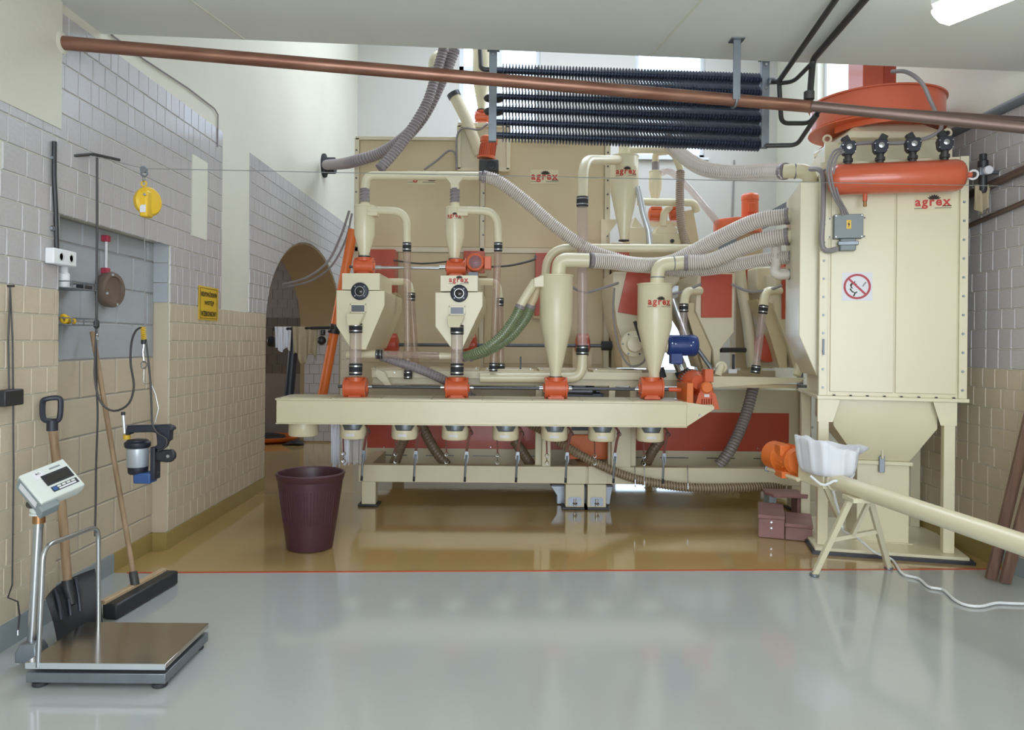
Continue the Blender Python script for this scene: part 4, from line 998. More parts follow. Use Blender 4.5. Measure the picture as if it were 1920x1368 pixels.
b = MB(); b.lathe((x5, 8.0, zT5), (0, 0, 1), [(11 * S(8), 0), (11 * S(8), .12)], 18); obj('outlet_neck', b, 'cream', c5)
part_pipe(c5, 'outlet_pipe', [(1176, 281, 8.0), (1262, 281, 8.05), (1276, 318, 8.1)], 6.5 * S(8), 'cream', .2)
c6, x6, R6, zT6, zB6 = cyclone('mini_cyclone', 'small cream cyclone right of the upper logo cyclone', 1229, 8.6, 321, 352, 378, 24, 13)
b = MB(); b.lathe((x6, 8.6, zT6), (0, 0, 1), [(7 * S(8.6), 0), (7 * S(8.6), 17 * S(8.6))], 14); obj('flex_sleeve', b, 'hose_grey', c6)
part_pipe(c6, 'outlet_pipe', [(1229, 304, 8.6), (1229, 286, 8.55), (1252, 284, 8.4)], 6 * S(8.6), 'cream', .1)
t = thing('clear_hose', 'clear plastic hose arching from the mini cyclone to the orange fan', 'hose', P(1355, 432, 8.6))
b = MB(); b.tube(resample(cr(PP([(1240, 324, 8.55), (1255, 321, 8.5), (1285, 345, 8.5), (1325, 392, 8.5), (1358, 433, 8.55)]), 8), .04), 6.5 * S(8.5), 10, cap=False); obj('hose_wall', b, 'clear', t)
hose('wall_hose', 'pale ribbed hose dropping vertically behind the upper pipes', 'hose', [(1276, 320, 8.1), (1275, 370, 8.1), (1276, 410, 8.1), (1281, 440, 8.1), (1290, 470, 8.0)], 7.5 * S(8.1), 'hose_mauve', 'hose_rib2', .022, .005, False)
t = thing('clear_hose', 'straight steel-look clear pipe slanting beside the upper logo cyclone', 'hose', P(1217, 455, 7.9))
b = MB(); b.tube(PP([(1196, 350, 7.9), (1206, 400, 7.9), (1216, 432, 7.9), (1219, 460, 7.9)]), 6 * S(7.9), 12); obj('pipe_wall', b, 'alu', t)

# ---- machine head blocks behind
hd = thing('seed_separator', 'cream separator head with hoods, hatch and black knob behind the logo cyclone', 'machine', P(1220, 460, 8.5))
b = MB(); b.pbox(1147, 1300, 456, 535, 8.55, 9.6); obj('body', b, 'tan', hd)
b = MB(); b.pbox(1147, 1236, 535, 690, 8.55, 9.6); obj('lower_body', b, 'tan', hd)
b = MB(); b.box(PX(1240, 8.6), PX(1252, 8.6), 9.4, 9.5, .001, PZ(535, 8.6)); obj('support_leg', b, 'tan', hd)
b = MB(); b.ppoly([(1127, 411), (1156, 411), (1156, 419), (1137, 443), (1137, 458), (1127, 458)], 8.4, .1); obj('side_bracket', b, 'cream', hd)
b = MB(); b.pbox(1180, 1212, 426, 458, 8.4, 8.9); obj('box', b, 'cream', hd, bev=.006)
b = MB(); b.ppoly([(1184, 426), (1191, 406), (1198, 416), (1206, 426)], 8.42, .4); obj('hood', b, 'cream', hd)
b = MB(); b.pbox(1220, 1276, 437, 458, 8.4, 8.9); obj('box', b, 'cream', hd, bev=.006)
b = MB(); b.ppoly([(1232, 432), (1240, 420), (1258, 420), (1270, 429), (1270, 437), (1232, 437)], 8.42, .4); obj('hood', b, 'cream', hd)
b = MB(); b.pbox(1215, 1275, 413, 424, 8.75, 9.0); obj('top_rail', b, 'cream2', hd)
b = MB(); b.lathe(P(1260, 452, 8.4), (0, -1, 0), [(.022, 0), (.022, .02), (.012, .025)], 14); obj('knob', b, 'black', hd)
b = MB(); b.pbox(1222, 1244, 441, 454, 8.39, 8.4); obj('hatch_label', b, 'sticker', hd)
b = MB(); b.ppoly([(1284, 395), (1300, 392), (1312, 460), (1286, 460)], 8.4, .3); obj('slanted_chute', b, 'tan', hd, bev=.006)
part_pipe(hd, 'cross_pipe', [(1195, 378, 8.35), (1302, 380, 8.35), (1306, 396, 8.4)], 7 * S(8.4), 'cream', .1)
part_pipe(hd, 'elbow', [(1243, 424, 8.4), (1245, 398, 8.4), (1256, 388, 8.45)], 7 * S(8.4), 'cream', .08)
for px, py, w_, lab in ((1229, 401, 26, 'orange motor at the left of the elbow on the separator head'), (1265, 401, 20, 'orange motor at the right of the elbow on the separator head')):
    t = thing('head_motor', lab, 'motor', P(px, 413, 8.5), 'motors on the separator head')
    a = P(px - w_ / 2, py, 8.5); bb = P(px + w_ / 2, py, 8.5)
    b = MB(); L = (bb - a).length; b.lathe(a, bb - a, [(.04, 0), (.068, .01), (.068, L - .01), (.05, L)], 20); obj('motor_body', b, 'orange', t)
    b = MB(); b.box(a.x + .02, bb.x - .02, 8.44, 8.5, a.z + .045, a.z + .075); obj('terminal_box', b, 'orange', t)
    b = MB(); b.box(a.x + .02, bb.x - .02, 8.45, 8.55, a.z - .08, a.z - .05); obj('foot', b, 'orange', t)
# horizontal cream duct in front of the head
pipe('transfer_duct', 'long horizontal cream duct above the white-ribbed hoses', 'duct', [(1022, 560, 7.3), (1024, 464, 7.3), (1345, 466, 7.2)], 7.8 * S(7.25), 'cream', .3, 18)

# ---- three red-fronted separators
SD = 7.3
def separator(label, out, red, ext_l, d=SD, depth=.8, m='cream2'):
    ps = [P(x, y, d) for x, y in out]; t = thing('separator', label, 'separator', (sum(p.x for p in ps) / len(ps), d + depth / 2, min(p.z for p in ps)), 'red-fronted separators')
    b = MB(); b.ext(ps, (0, depth, 0)); obj('hopper_body', b, m, t, bev=.005)
    b = MB(); b.ext([P(x, y, d) for x, y in red], (0, -.02, 0)); obj('red_door', b, 'red_panel', t, bev=.003)
    b = MB(); b.ext([P(x, y, d) + Vector((0, .06, 0)) for x, y in ext_l], (0, .5, 0)); obj('side_wing', b, 'tan', t)
    return t
s1 = separator('separator with a tilted red front left of the logo cyclone', [(1150, 510), (1230, 510), (1230, 600), (1215, 690), (1185, 690), (1157, 610), (1148, 545)], [(1175, 510), (1222, 510), (1222, 596), (1158, 585)], [(1150, 545), (1168, 560), (1190, 690), (1170, 690)])
s2_ = separator('separator with a square red front in the middle of the right bay', [(1309, 512), (1378, 512), (1376, 622), (1350, 655), (1350, 690), (1339, 690), (1337, 655), (1304, 582)], [(1314, 514), (1372, 514), (1371, 595), (1314, 595)], [(1285, 567), (1304, 567), (1337, 655), (1335, 690), (1322, 690)])
s3 = separator('separator with a red front half hidden behind the dust collector', [(1455, 512), (1530, 512), (1530, 640), (1500, 690), (1488, 690), (1478, 650), (1452, 580)], [(1465, 514), (1528, 514), (1528, 598), (1465, 598)], [(1422, 560), (1454, 568), (1480, 650), (1480, 690), (1466, 690), (1445, 620)])
for t, px in ((s2_, 1352), (s3, 1500)):
    q = P(px, 688, 7.0); b = MB(); b.lathe(q, (0, -1, 0), [(.055, 0), (.055, .012), (.04, .014), (.04, .02)], 18); obj('spout_flange', b, 'cream', t)
    part_pipe(t, 'outlet_elbow', [(px, 688, 7.02), (px, 688, 6.95), (px - 6, 704, 6.93)], .035, 'cream', .05)
# upper red pieces and back shells between the separators
for pts, d, m_, lab in (([(1395, 500), (1418, 500), (1418, 540), (1395, 540)], 7.9, 'red_panel', 'red drum end seen between the middle and right separators'), ([(1470, 470), (1505, 470), (1505, 500), (1470, 500)], 7.7, 'red_panel', '*s3'), ([(1118, 468), (1180, 468), (1180, 500), (1118, 500)], 8.0, 'red_panel', '*hd'), ([(1300, 470), (1400, 472), (1400, 512), (1300, 512)], 8.0, 'tan', 'tan plate behind the middle separator')):
    b = MB(); b.ppoly(pts, d, .25)
    if lab[0] == '*': obj('upper_plate', b, m_, s3 if lab == '*s3' else hd, bev=.005)
    else: obj('machine_plate', b, m_, None, lab, 'plate', bev=.005)
b = MB(); b.pbox(1380, 1450, 512, 690, 8.2, 8.42); obj('rear_housing', b, 'tan', None, 'tan housing wall between the middle and right separators', 'housing', bev=.005)
b = MB(); b.ppoly([(1418, 500), (1450, 500), (1450, 535), (1440, 548), (1425, 548), (1418, 535)], 7.6, .3); obj('round_hopper', b, 'cream2', None, 'rounded cream hopper bottom hanging left of the right separator', 'hopper', bev=.02)
b = MB(); b.ppoly([(1238, 510), (1275, 510), (1275, 525), (1262, 540), (1246, 540), (1238, 525)], 7.6, .3); obj('round_hopper', b, 'cream2', None, 'rounded cream hopper bottom beside the logo cyclone elbow', 'hopper', bev=.02)
# inlet elbows with black sleeves and clear slanted tubes
for (p, top, bot, lab) in ((1282, 577, 690, 'clear tube with black sleeve left of the middle separator'), (1431, 580, 692, 'slanted clear tube with two black sleeves left of the right separator')):
    d = 7.05; t = thing('feed_tube', lab, 'tube', P(p, bot, d), 'clear feed tubes')
    xb = p - (2 if p < 1300 else 14)
    part_pipe(t, 'elbow', [(p + 30, 545, 7.25), (p + 4, 546, 7.1), (p, 574, d)], 8.5 * S(d), 'cream', .14)
    a, bb = P(p, top, d), P(xb, bot, d); ax = a - bb
    b = MB(); b.lathe(bb, ax, [(7 * S(d), 0), (7 * S(d), ax.length)], 16, cap=False); obj('tube_wall', b, 'clear', t)
    clamp_ring(t, a, ax, 8.5 * S(d), 16 * S(d))
    if p > 1300: clamp_ring(t, bb, ax, 8.5 * S(d), 15 * S(d))
# chrome slanted tubes in the middle, with dark couplings
for pts, lab in (([(1268, 668, 6.95), (1282, 702, 6.9)], 'polished steel tube under the blue motor'), ([(1262, 560, 7.4), (1290, 640, 7.4)], 'polished steel tube behind the blue motor')):
    t = thing('chrome_tube', lab, 'tube', P(*pts[-1])); a, bb = P(*pts[0]), P(*pts[1])
    b = MB(); b.cyl(a, bb, 11 * S(7), 18); obj('tube_wall', b, 'steel', t)
    if 'under' in lab: b = MB(); b.cyl(P(1278, 694, 6.9), P(1284, 707, 6.9), 13.5 * S(7), 18); obj('coupling', b, 'rubber', t)
b = MB(); b.cyl(P(1236, 690, 6.95), P(1241, 708, 6.95), 9 * S(7), 16); obj('rubber_coupling', b, 'rubber', dk)
pipe('slant_rod', 'thin grey pipe slanting from the blue motor down to the right', 'pipe', [(1305, 650, 7.0), (1332, 688, 7.0), (1336, 700, 6.98)], .02, 'galv', .05, 10)
pipe('slant_duct', 'brownish duct slanting behind the blue motor', 'duct', [(1255, 575, 7.5), (1290, 630, 7.5), (1318, 690, 7.5)], .05, 'tan', .2, 14)
pipe('standing_duct', 'pale grey-green duct leaning between the middle and right separators', 'duct', [(1387, 505, 7.7), (1392, 545, 7.7), (1402, 600, 7.65), (1412, 690, 7.5)], .055, 'cream2', .2, 14)
# blue motor
bm_ = thing('blue_motor', 'bright blue electric motor right of the logo cyclone', 'motor', P(1275, 680, 6.85))
a = P(1250, 647, 6.85)
b = MB(); b.lathe(a, (1, 0, .0), [(.05, 0), (.085, .01), (.095, .03), (.095, .20), (.1, .205), (.1, .25), (.085, .275), (.06, .285)], 26); obj('motor_body', b, 'blue', bm_)
for k in range(9):
    t = -.9 + k * .22; dv = Vector((0, -math.cos(t), math.sin(t))); b = MB(); q = a + dv * .097; b.bar(q + Vector((.04, 0, 0)), q + Vector((.19, 0, 0)), .006, .012, dv); obj('fin', b, 'blue', bm_)
b = MB(); b.box(a.x + .02, a.x + .13, 6.76, 6.85, a.z - .17, a.z - .07); obj('terminal_box', b, 'blue', bm_, bev=.008)
for dx, dz in ((.03, .02), (.06, .015), (.2, .0), (.22, .03)): bolt(bm_, (a.x + dx, 6.85 - .095, a.z + dz), (0, -1, 0), .007)
b = MB(); b.lathe(a + Vector((-.12, 0, 0)), (1, 0, 0), [(.02, 0), (.06, .04), (.07, .12)], 20); obj('mount_flange', b, 'cream2', bm_)
# pump wheel casting left of the logo cyclone
pw_ = thing('blower_casing', 'pale cast blower casing with ribs left of the logo cyclone', 'blower', P(1190, 672, 7.0))
q = P(1190, 645, 7.0)
b = MB(); b.lathe(q + Vector((0, .12, 0)), (0, -1, 0), [(.11, 0), (.125, .02), (.12, .08), (.08, .1), (.07, .14), (.03, .15)], 26); obj('casing', b, 'cream2', pw_)
for k in range(6): bolt(pw_, q + Vector((math.cos(k * PI / 3), 0, math.sin(k * PI / 3))) * .105 + Vector((0, .03, 0)), (0, -1, 0), .01, 'dark_steel')
b = MB(); b.bar(P(1190, 602, 6.95), P(1203, 640, 6.95), .02, .03); obj('lever', b, 'black', pw_)
# rear drive shafts with red drums, seen through gaps
ds = thing('rear_shaft', 'dark rear drive shaft with red drums behind the hoppers', 'shaft', P(900, 648, 7.9))
b = MB(); b.cyl(P(745, 646, 7.9), P(1150, 648, 7.9), .018, 12); obj('rod', b, 'dark_steel', ds)
for px in (735, 882, 1093):
    b = MB(); b.lathe(P(px - 14, 646, 7.9), (1, 0, 0), [(.06, 0), (.12, .02), (.12, .13), (.06, .15)], 22); obj('drum', b, 'red_panel', ds)
b = MB(); b.cyl(P(1128, 648, 7.9), P(1147, 648, 7.9), .05, 16); obj('coupling', b, 'rubber', ds)
for px in (735, 882, 1093): b = MB(); q = P(px, 646, 7.9); b.box(q.x - .1, q.x + .1, 7.95, 8.05, zd1 - .03, q.z); obj('bearing_post', b, 'tan', ds)
b = MB(); b.lathe(P(1435, 652, 7.6), (0, -1, 0), [(.13, 0), (.15, .03), (.14, .1), (.05, .12)], 24); obj('red_drum', b, 'red_panel', None, 'red drum cover between the slanted clear tube and the right separator', 'drum')
b = MB(); b.cyl(P(1350, 656, 7.35), P(1406, 656, 7.6), .025, 12); obj('link_rod', b, 'dark_steel', None, 'dark horizontal rod right of the middle separator spout', 'rod')
b = MB(); b.pbox(1374, 1378, 664, 692, 7.1, 7.13); obj('stop_lever', b, 'black', None, 'small black lever standing on the right collecting trough', 'lever', bev=.003)
b = MB(); b.pbox(1366, 1382, 692, 700, 7.1, 7.2); obj('lever_block', b, 'sign_white', None, 'small white block under the black lever', 'block', bev=.004)
# orange fan on the hall side
of = thing('hall_fan', 'orange fan with upright motor behind the upper white-ribbed hoses', 'fan', P(1385, 440, 8.6))
q = P(1383, 425, 8.6)
b = MB(); b.lathe(q + Vector((0, 0, -.09)), (0, 0, 1), [(.26, 0), (.27, .01), (.27, .14), (.26, .16), (.24, .165)], 30); obj('volute', b, 'orange', of)
q2 = P(1406, 409, 8.6)
b = MB(); b.lathe(q2, (0, 0, 1), [(.095, 0), (.095, .2), (.1, .205), (.1, .255), (.085, .275), (.05, .285)], 24); obj('motor_body', b, 'orange', of)
b = MB(); b.box(q2.x - .05, q2.x + .03, 8.49, 8.55, q2.z + .05, q2.z + .16); obj('terminal_box', b, 'orange', of, bev=.006)
b = MB(); b.box(q2.x - .12, q2.x + .12, 8.5, 8.7, .001, q.z - .08); obj('stand', b, 'tan', of)

# ---- chute, motor and small cyclone in front of the left window
WD = 8.35
ch = thing('inlet_chute_box', 'cream inlet box with slanted pipe in front of the left window', 'box', P(900, 318, WD))
b = MB()
x0, x1, z0, z1 = PX(855, WD), PX(952, WD), PZ(318, WD, 900), PZ(236, WD, 900)
for q in ((x0, x0 + .05, z0, z1), (x1 - .06, x1, z0, z1), (x0, x1, z0, z0 + .03), (x0, x1, z1 - .05, z1)): pass
b.box(x0, x1, WD + .02, WD + .5, z0, z1); obj('box_body', b, 'cream', ch, bev=.004)
for nm, q in (('frame_side', (x0 - .01, x0 + .035, z0, z1)), ('frame_side', (x1 - .035, x1 + .01, z0, z1)), ('frame_rail', (x0, x1, z0 - .02, z0 + .02)), ('frame_rail', (x0, x1, z1 - .02, z1 + .03))):
    b = MB(); b.box(q[0], q[1], WD - .02, WD + .02, q[2], q[3]); obj(nm, b, 'cream', ch, bev=.003)
part_pipe(ch, 'slanted_pipe', [(850, 176, WD - .05), (875, 225, WD - .05), (900, 290, WD - .05)], 10.5 * S(WD), 'cream', .1, 18)
q = P(850, 176, WD - .05); b = MB(); dv = (P(850, 176, WD - .05) - P(875, 225, WD - .05)).normalized(); b.lathe(q - dv * .04, dv, [(12.5 * S(WD), 0), (12.5 * S(WD), .05), (10 * S(WD), .052)], 20); obj('pipe_collar', b, 'dark_steel', ch)
im = thing('inlet_motor', 'red upright motor over a dark gearbox hanging below the radiator bracket', 'motor', P(918, 320, 8.0))
a, bb = P(912, 298, 8.0), P(918, 256, 8.0); L = (bb - a).length
b = MB(); b.lathe(a, bb - a, [(.1, 0), (.1, .015), (.085, .02), (.085, L * .7), (.095, L * .72), (.095, L * .92), (.07, L)], 24); obj('motor_body', b, 'orange', im)
for k in range(10):
    t = -1.3 + k * .29; ax = (bb - a).normalized(); dv = Vector((math.sin(t), -math.cos(t), 0)); b = MB(); b.bar(a + ax * .03 + dv * .086, a + ax * L * .66 + dv * .086, .006, .012, dv); obj('fin', b, 'red_panel', im)
b = MB(); b.pbox(898, 935, 298, 321, 7.9, 8.1); obj('gearbox', b, 'iron', im, bev=.015)
b = MB(); b.lathe(P(920, 309, 7.9), (0, -1, 0), [(.05, 0), (.05, .015), (.03, .02), (.03, .01)], 18); obj('shaft_hub', b, 'black', im)
c7, x7, R7, zT7, zB7 = cyclone('window_cyclone', 'slim cream cyclone standing before the blinds of the left window', 904, 8.45, 92, 150, 208, 34, 15)
rotary('orange rotary valve under the slim cyclone before the left window', 904, 219, 8.45, 26, 22, 'rotary valve high up')
pipe('vent_pipe', 'narrow cream pipe bending at the top beside the grey hoses', 'pipe', [(812, 132, 8.0), (812, 108, 8.0), (838, 96, 8.1)], .05, 'cream', .15, 12)
b = MB(); b.lathe(P(812, 134, 8.0), (0, 0, 1), [(.05, 0), (.062, .002), (.062, .03), (.05, .032)], 16); obj('pipe_clamp', b, 'steel', None, 'small steel clamp on the narrow cream vent pipe', 'clamp')

# ---- two big grey hoses at the upper left
hose('grey_hose', 'big grey ribbed hose ending in a black flange on the left wall', 'hose', [(852, 92, 7.6), (828, 150, 7.6), (797, 212, 7.7), (760, 256, 7.9), (715, 286, 8.1), (665, 302, 8.25), (640, 307, 9.0), (612, 309, 9.9)], 10.5 * S(7.9), 'hose_grey', 'hose_rib', .032, .006, False, 'big grey hoses')
hose('grey_hose', 'grey ribbed hose ending behind the suction pipe at its left bend', 'hose', [(832, 92, 7.5), (815, 150, 7.45), (800, 195, 7.4), (770, 245, 7.35), (738, 288, 7.3), (712, 316, 7.25)], 9 * S(7.4), 'hose_grey', 'hose_rib', .032, .006, True, 'big grey hoses')
wf_ = thing('wall_flange', 'black flange on the left wall where the grey hose ends', 'flange', P(604, 308, 10.0))
b = MB(); b.lathe(Vector((XL, 10.12, P(604, 308, 10.05).z)), (1, 0, 0), [(.16, 0), (.16, .03), (.11, .04), (.11, .16)], 24); obj('ring', b, 'rubber', wf_)
# ================================================================ dust collector (turned a little towards the viewer)
KM = Matrix.Translation((2.42, 5.62, 0)) @ Matrix.Rotation(math.radians(-13.5), 4, 'Z'); KI = KM.inverted()
def K(px, py, b=0.0):
    o = KI @ Vector((0, 0, EYE)); d = KI.to_3x3() @ (P(px, py, 1.0) - Vector((0, 0, EYE)))
    return o + d * ((b - o.y) / d.y)
def KW(a, b, z): return KM @ Vector((a, b, z))
KN = KM.to_3x3() @ Vector((0, -1, 0)); KX = KM.to_3x3() @ Vector((1, 0, 0))
a0, a1 = K(1552, 500).x, K(1812, 500).x; kz0, kz1 = K(1680, 744).z, K(1680, 299).z; KDP = .92
dc = thing('dust_collector', 'tall cream dust collector cabinet on legs at the right, with logo and warning sign', 'dust collector', KW((a0 + a1) / 2, .4, 0))
b = MB(KM); b.box(a0, a1, 0, KDP, kz0, kz1); obj('cabinet', b, 'cream', dc)
am = (a0 + a1) / 2 - .005
for x0, x1 in ((a0 + .02, am - .006), (am + .006, a1 - .06)):
    b = MB(KM); b.box(x0, x1, -.012, 0, kz0 + .03, kz1 - .02); obj('front_panel', b, 'cream', dc, bev=.004)
b = MB(KM); b.box(a1 - .05, a1 + .006, -.02, .02, kz0, kz1); fr_ = obj('flange_strip', b, 'cream', dc, bev=.003)
for k in range(13): bolt(fr_, KW(a1 - .024, -.02, kz0 + .06 + k * (kz1 - kz0 - .12) / 12), KN, .010, 'galv')
b = MB(KM); b.box(a0 - .06, a0 + .0, -.02, .02, kz0, kz1); fl_ = obj('flange_strip', b, 'cream', dc, bev=.003)
for k in range(13): bolt(fl_, KW(a0 - .03, -.02, kz0 + .06 + k * (kz1 - kz0 - .12) / 12), KN, .010, 'galv')
b = MB(KM); b.box(a0 - .07, a1 + .02, -.03, KDP + .02, kz0 - .028, kz0); bf = obj('bottom_flange', b, 'cream', dc, bev=.004)
for k in range(8): bolt(bf, KW(a0 + .05 + k * .115, -.02, kz0), (0, 0, 1), .011, 'dark_steel')
# raised rear plate with lifting eyes
rz = K(1680, 262, .25).z
b = MB(KM); b.box(a0 + .01, a1 - .03, .22, .26, kz1, rz); rp = obj('rear_plate', b, 'cream', dc)
b = MB(KM); b.box(a0 + .01, a1 - .03, .26, KDP, kz1, rz - .02); obj('plenum', b, 'cream', dc)
for xx in (a0 + .03, a1 - .06):
    b = MB(); b.torus(KW(xx, .24, rz + .03), KN, .028, .009, 18, 8); obj('lifting_eye', b, 'cream', rp)
# left inlet box with slanted foot and four sockets
ib = MB(KM); zt_ = K(1520, 352, .3).z; zf, zr = K(1545, 690, .05).z, K(1545, 690, .05).z
ib.ext([(a0 - .19, .06, zt_), (a0 - .19, .06, kz0 + .45), (a0 - .06, .06, kz0 + .14), (a0 - .0, .06, kz0 + .14), (a0 - .0, .06, zt_)], (0, .8, 0)); obj('inlet_box', ib, 'cream', dc, bev=.005)
for (px, py, d, r, m_) in ((1478, 405, 6.3, 13, 'cream'), (1478, 443, 6.26, 13.5, 'cream'), (1488, 481, 6.28, 11, 'cream'), (1484, 514, 6.25, 10, 'cream')):
    p = P(px, py, d); q = p + Vector((.16, -.04, 0)); s_ = MB(); s_.cyl(p - Vector((.01, -.0025, 0)), q, r * S(6.2), 18); so_ = obj('inlet_socket', s_, 'cream', dc)
    bolt(so_, p + Vector((.06, -r * S(6.2) - .012, 0.0)), (0, -1, 0), .009, 'dark_steel')
part_pipe(dc, 'top_elbow', [Vector(P(1470, 321, 6.2)), Vector(P(1518, 320, 6.1)), Vector(P(1520, 362, 6.08))], 13.5 * S(6.1), 'cream', .14, 18)
q = P(1489, 321, 6.16); b = MB(); b.lathe(q, (1, -.2, 0), [(13.6 * S(6.1), 0), (14.6 * S(6.1), .002), (14.6 * S(6.1), .01), (13.6 * S(6.1), .012)], 20); obj('seam_band', b, 'galv', dc)
# handle on the left flange
b = MB(KM); zz = K(1540, 650).z; b.bar((a0 - .03, -.035, zz + .06), (a0 - .03, -.035, zz - .06), .012, .012); obj('latch_handle', b, 'dark_steel', dc)
# hopper, lower box, legs, base
def kr(aa, bb_, y0, y1, z): return [(aa, y0, z), (bb_, y0, z), (bb_, y1, z), (aa, y1, z)]
hz0 = kz0 - .028; hz1 = K(1680, 800, .1).z; hz2 = K(1660, 862, .25).z
h0, h1 = K(1562, 800, .06).x, K(1757, 800, .06).x; l0, l1 = K(1606, 870, .22).x, K(1704, 870, .22).x
b = MB(KM); b.loft([kr(h0, h1, .05, .85, hz0), kr(h0, h1, .05, .85, hz1), kr(l0, l1, .2, .6, hz2)]); obj('hopper', b, 'cream', dc, bev=.004)
b = MB(KM); b.box(l0 - .0, l1, .2, .6, .03, hz2 - .02); obj('dust_box', b, 'cream', dc, bev=.005)
b = MB(KM); b.box(l0 - .02, l1 + .02, .18, .62, hz2 - .03, hz2); obj('dust_box_rim', b, 'cream', dc, bev=.004)
b = MB(KM); b.box(l0 - .02, l1 + .02, .18, .62, .03, .05); obj('dust_box_base', b, 'cream', dc)
lx = K(1653, 862, .18).x
lt = MB(KM); lt.box(lx - .02, lx + .02, .165, .185, hz2 - .085, hz2 + .04); lo_ = obj('toggle_latch', lt, 'galv', dc, bev=.003)
lt = MB(KM); lt.box(lx - .009, lx + .009, .15, .165, hz2 + .02, hz2 + .14); obj('latch_lever', lt, 'cream2', lo_, bev=.003)
lw = .075
L0, L1 = K(1533, 880, .0).x, K(1790, 900, .0).x - lw
for (aa, bb_) in ((L0, -.01), (L1, -.01), (L0, .80), (L1, .80)):
    b = MB(KM); b.box(aa, aa + lw, bb_, bb_ + .07, .045, hz0); lg = obj('leg', b, 'cream', dc, bev=.004)
for aa, s_ in ((L0, 1), (L1 + lw, -1)):
    g = MB(KM); z1_ = hz0 - .17; g.ext([(aa - s_ * .006, -.018, hz0), (aa + s_ * .15, -.018, hz0), (aa + s_ * .1, -.018, z1_), (aa - s_ * .006, -.018, z1_)], (0, .008, 0)); obj('gusset', g, 'cream', dc)
b = MB(KM); b.box(L0 - .03, L1 + lw + .07, -.10, KDP + .05, .022, .045); obj('base_plate', b, 'cream', dc, bev=.003)
b = MB(KM); b.box(L0 - .05, L1 + lw + .1, -.13, KDP + .07, .0005, .022); obj('rubber_mat', b, 'navy', dc)
# logo and prohibition sign
logo(flatmap(KM @ K(1749, 381, -.0125), KX, (0, 0, 1)), 63 * S(5.45), dc)
ps = thing('warning_sign', 'square white no-open-flame sign with red circle on the dust collector', 'sign', KM @ K(1607, 537, -.014))
mp = flatmap(KM @ K(1607, 537, -.0125), KX, (0, 0, 1)); wS = 26.5 * S(5.55)
obj('plate', patch(mp, -wS, wS, -wS, wS, .0003, .0013, 1), 'sign_white', ps)
b = MB(); n = 40; R0, R1 = wS * .90, wS * .75
b.add([mp(R0 * math.cos(2 * PI * j / n), R0 * math.sin(2 * PI * j / n), .0025) for j in range(n)] + [mp(R1 * math.cos(2 * PI * j / n), R1 * math.sin(2 * PI * j / n), .0025) for j in range(n)], [(j, (j + 1) % n, n + (j + 1) % n, n + j) for j in range(n)]); obj('red_ring', b, 'sign_red', ps, flat=True)
def poly(mb, pts, n_): mb.add([mp(x * wS, y * wS, n_) for x, y in pts], [tuple(range(len(pts)))])
b = MB(); c45 = math.sqrt(.5); poly(b, [(-.6, .5), (-.5, .6), (.6, -.5), (.5, -.6)], .003); obj('red_bar', b, 'sign_red', ps, flat=True)
b = MB(); poly(b, [(-.48, .12), (-.36, .28), (-.22, .32), (-.12, .42), (-.14, .25), (-.02, .18), (-.04, -.02), (-.14, .12), (-.3, .16), (-.36, .02), (-.26, -.16), (-.4, -.1)], .002); obj('flame', b, 'ink', ps, flat=True)
b = MB(); poly(b, [(-.5, -.2), (-.44, -.1), (-.3, -.32), (-.14, -.42), (.0, -.34), (.02, -.42), (-.1, -.5), (-.16, -.68), (-.28, -.68), (-.18, -.46), (-.34, -.4)], .002); obj('hand', b, 'ink', ps, flat=True)
b = MB(); poly(b, [(.32, .02), (.52, .34), (.62, .3), (.4, -.02)], .002); obj('match', b, 'cable_grey', ps, flat=True)
# junction box with connector
jb_ = thing('junction_box', 'grey junction box with lightning sticker on the dust collector', 'box', KM @ K(1587, 440, -.05))
jc = K(1587, 427, 0); jw, jh = 25 * S(5.6), 22 * S(5.6)
b = MB(KM); b.box(jc.x - jw, jc.x + jw, -.085, -.012, jc.z - jh, jc.z + jh); bx_ = obj('case', b, 'grey_plastic', jb_, bev=.005)
b = MB(KM); b.box(jc.x - jw - .03, jc.x + jw + .03, -.022, -.012, jc.z - jh * .9, jc.z + jh * .9); obj('mount_plate', b, 'cream', jb_)
for sx in (-1, 1):
    for sz in (-1, 1):
        bolt(bx_, KW(jc.x + sx * jw * .88, -.085, jc.z + sz * jh * .88), KN, .006); bolt(jb_, KW(jc.x + sx * (jw + .02), -.022, jc.z + sz * jh * .78), KN, .007, 'dark_steel')
b = MB(KM); b.box(jc.x - .016, jc.x + .016, -.0865, -.085, jc.z - .02, jc.z + .045); stk = obj('hazard_sticker', b, 'yellow', jb_)
b = MB(KM); zz = jc.z + .012; b.add([(jc.x + x, -.088, zz + z) for x, z in ((.004, .026), (-.009, -.002), (-.001, -.002), (-.005, -.026), (.009, .006), (.001, .006))], [(0, 1, 2, 5), (2, 3, 4, 5)]); obj('lightning_mark', b, 'ink', stk, flat=True)
b = MB(KM); b.box(jc.x - .055, jc.x + .055, -.07, -.012, jc.z - jh - .09, jc.z - jh); cn = obj('connector', b, 'grey_plastic', jb_, bev=.008)
b = MB(KM); b.box(jc.x - .07, jc.x + .07, -.075, -.04, jc.z - jh - .05, jc.z - jh - .02); obj('locking_bar', b, 'galv', cn, bev=.004)
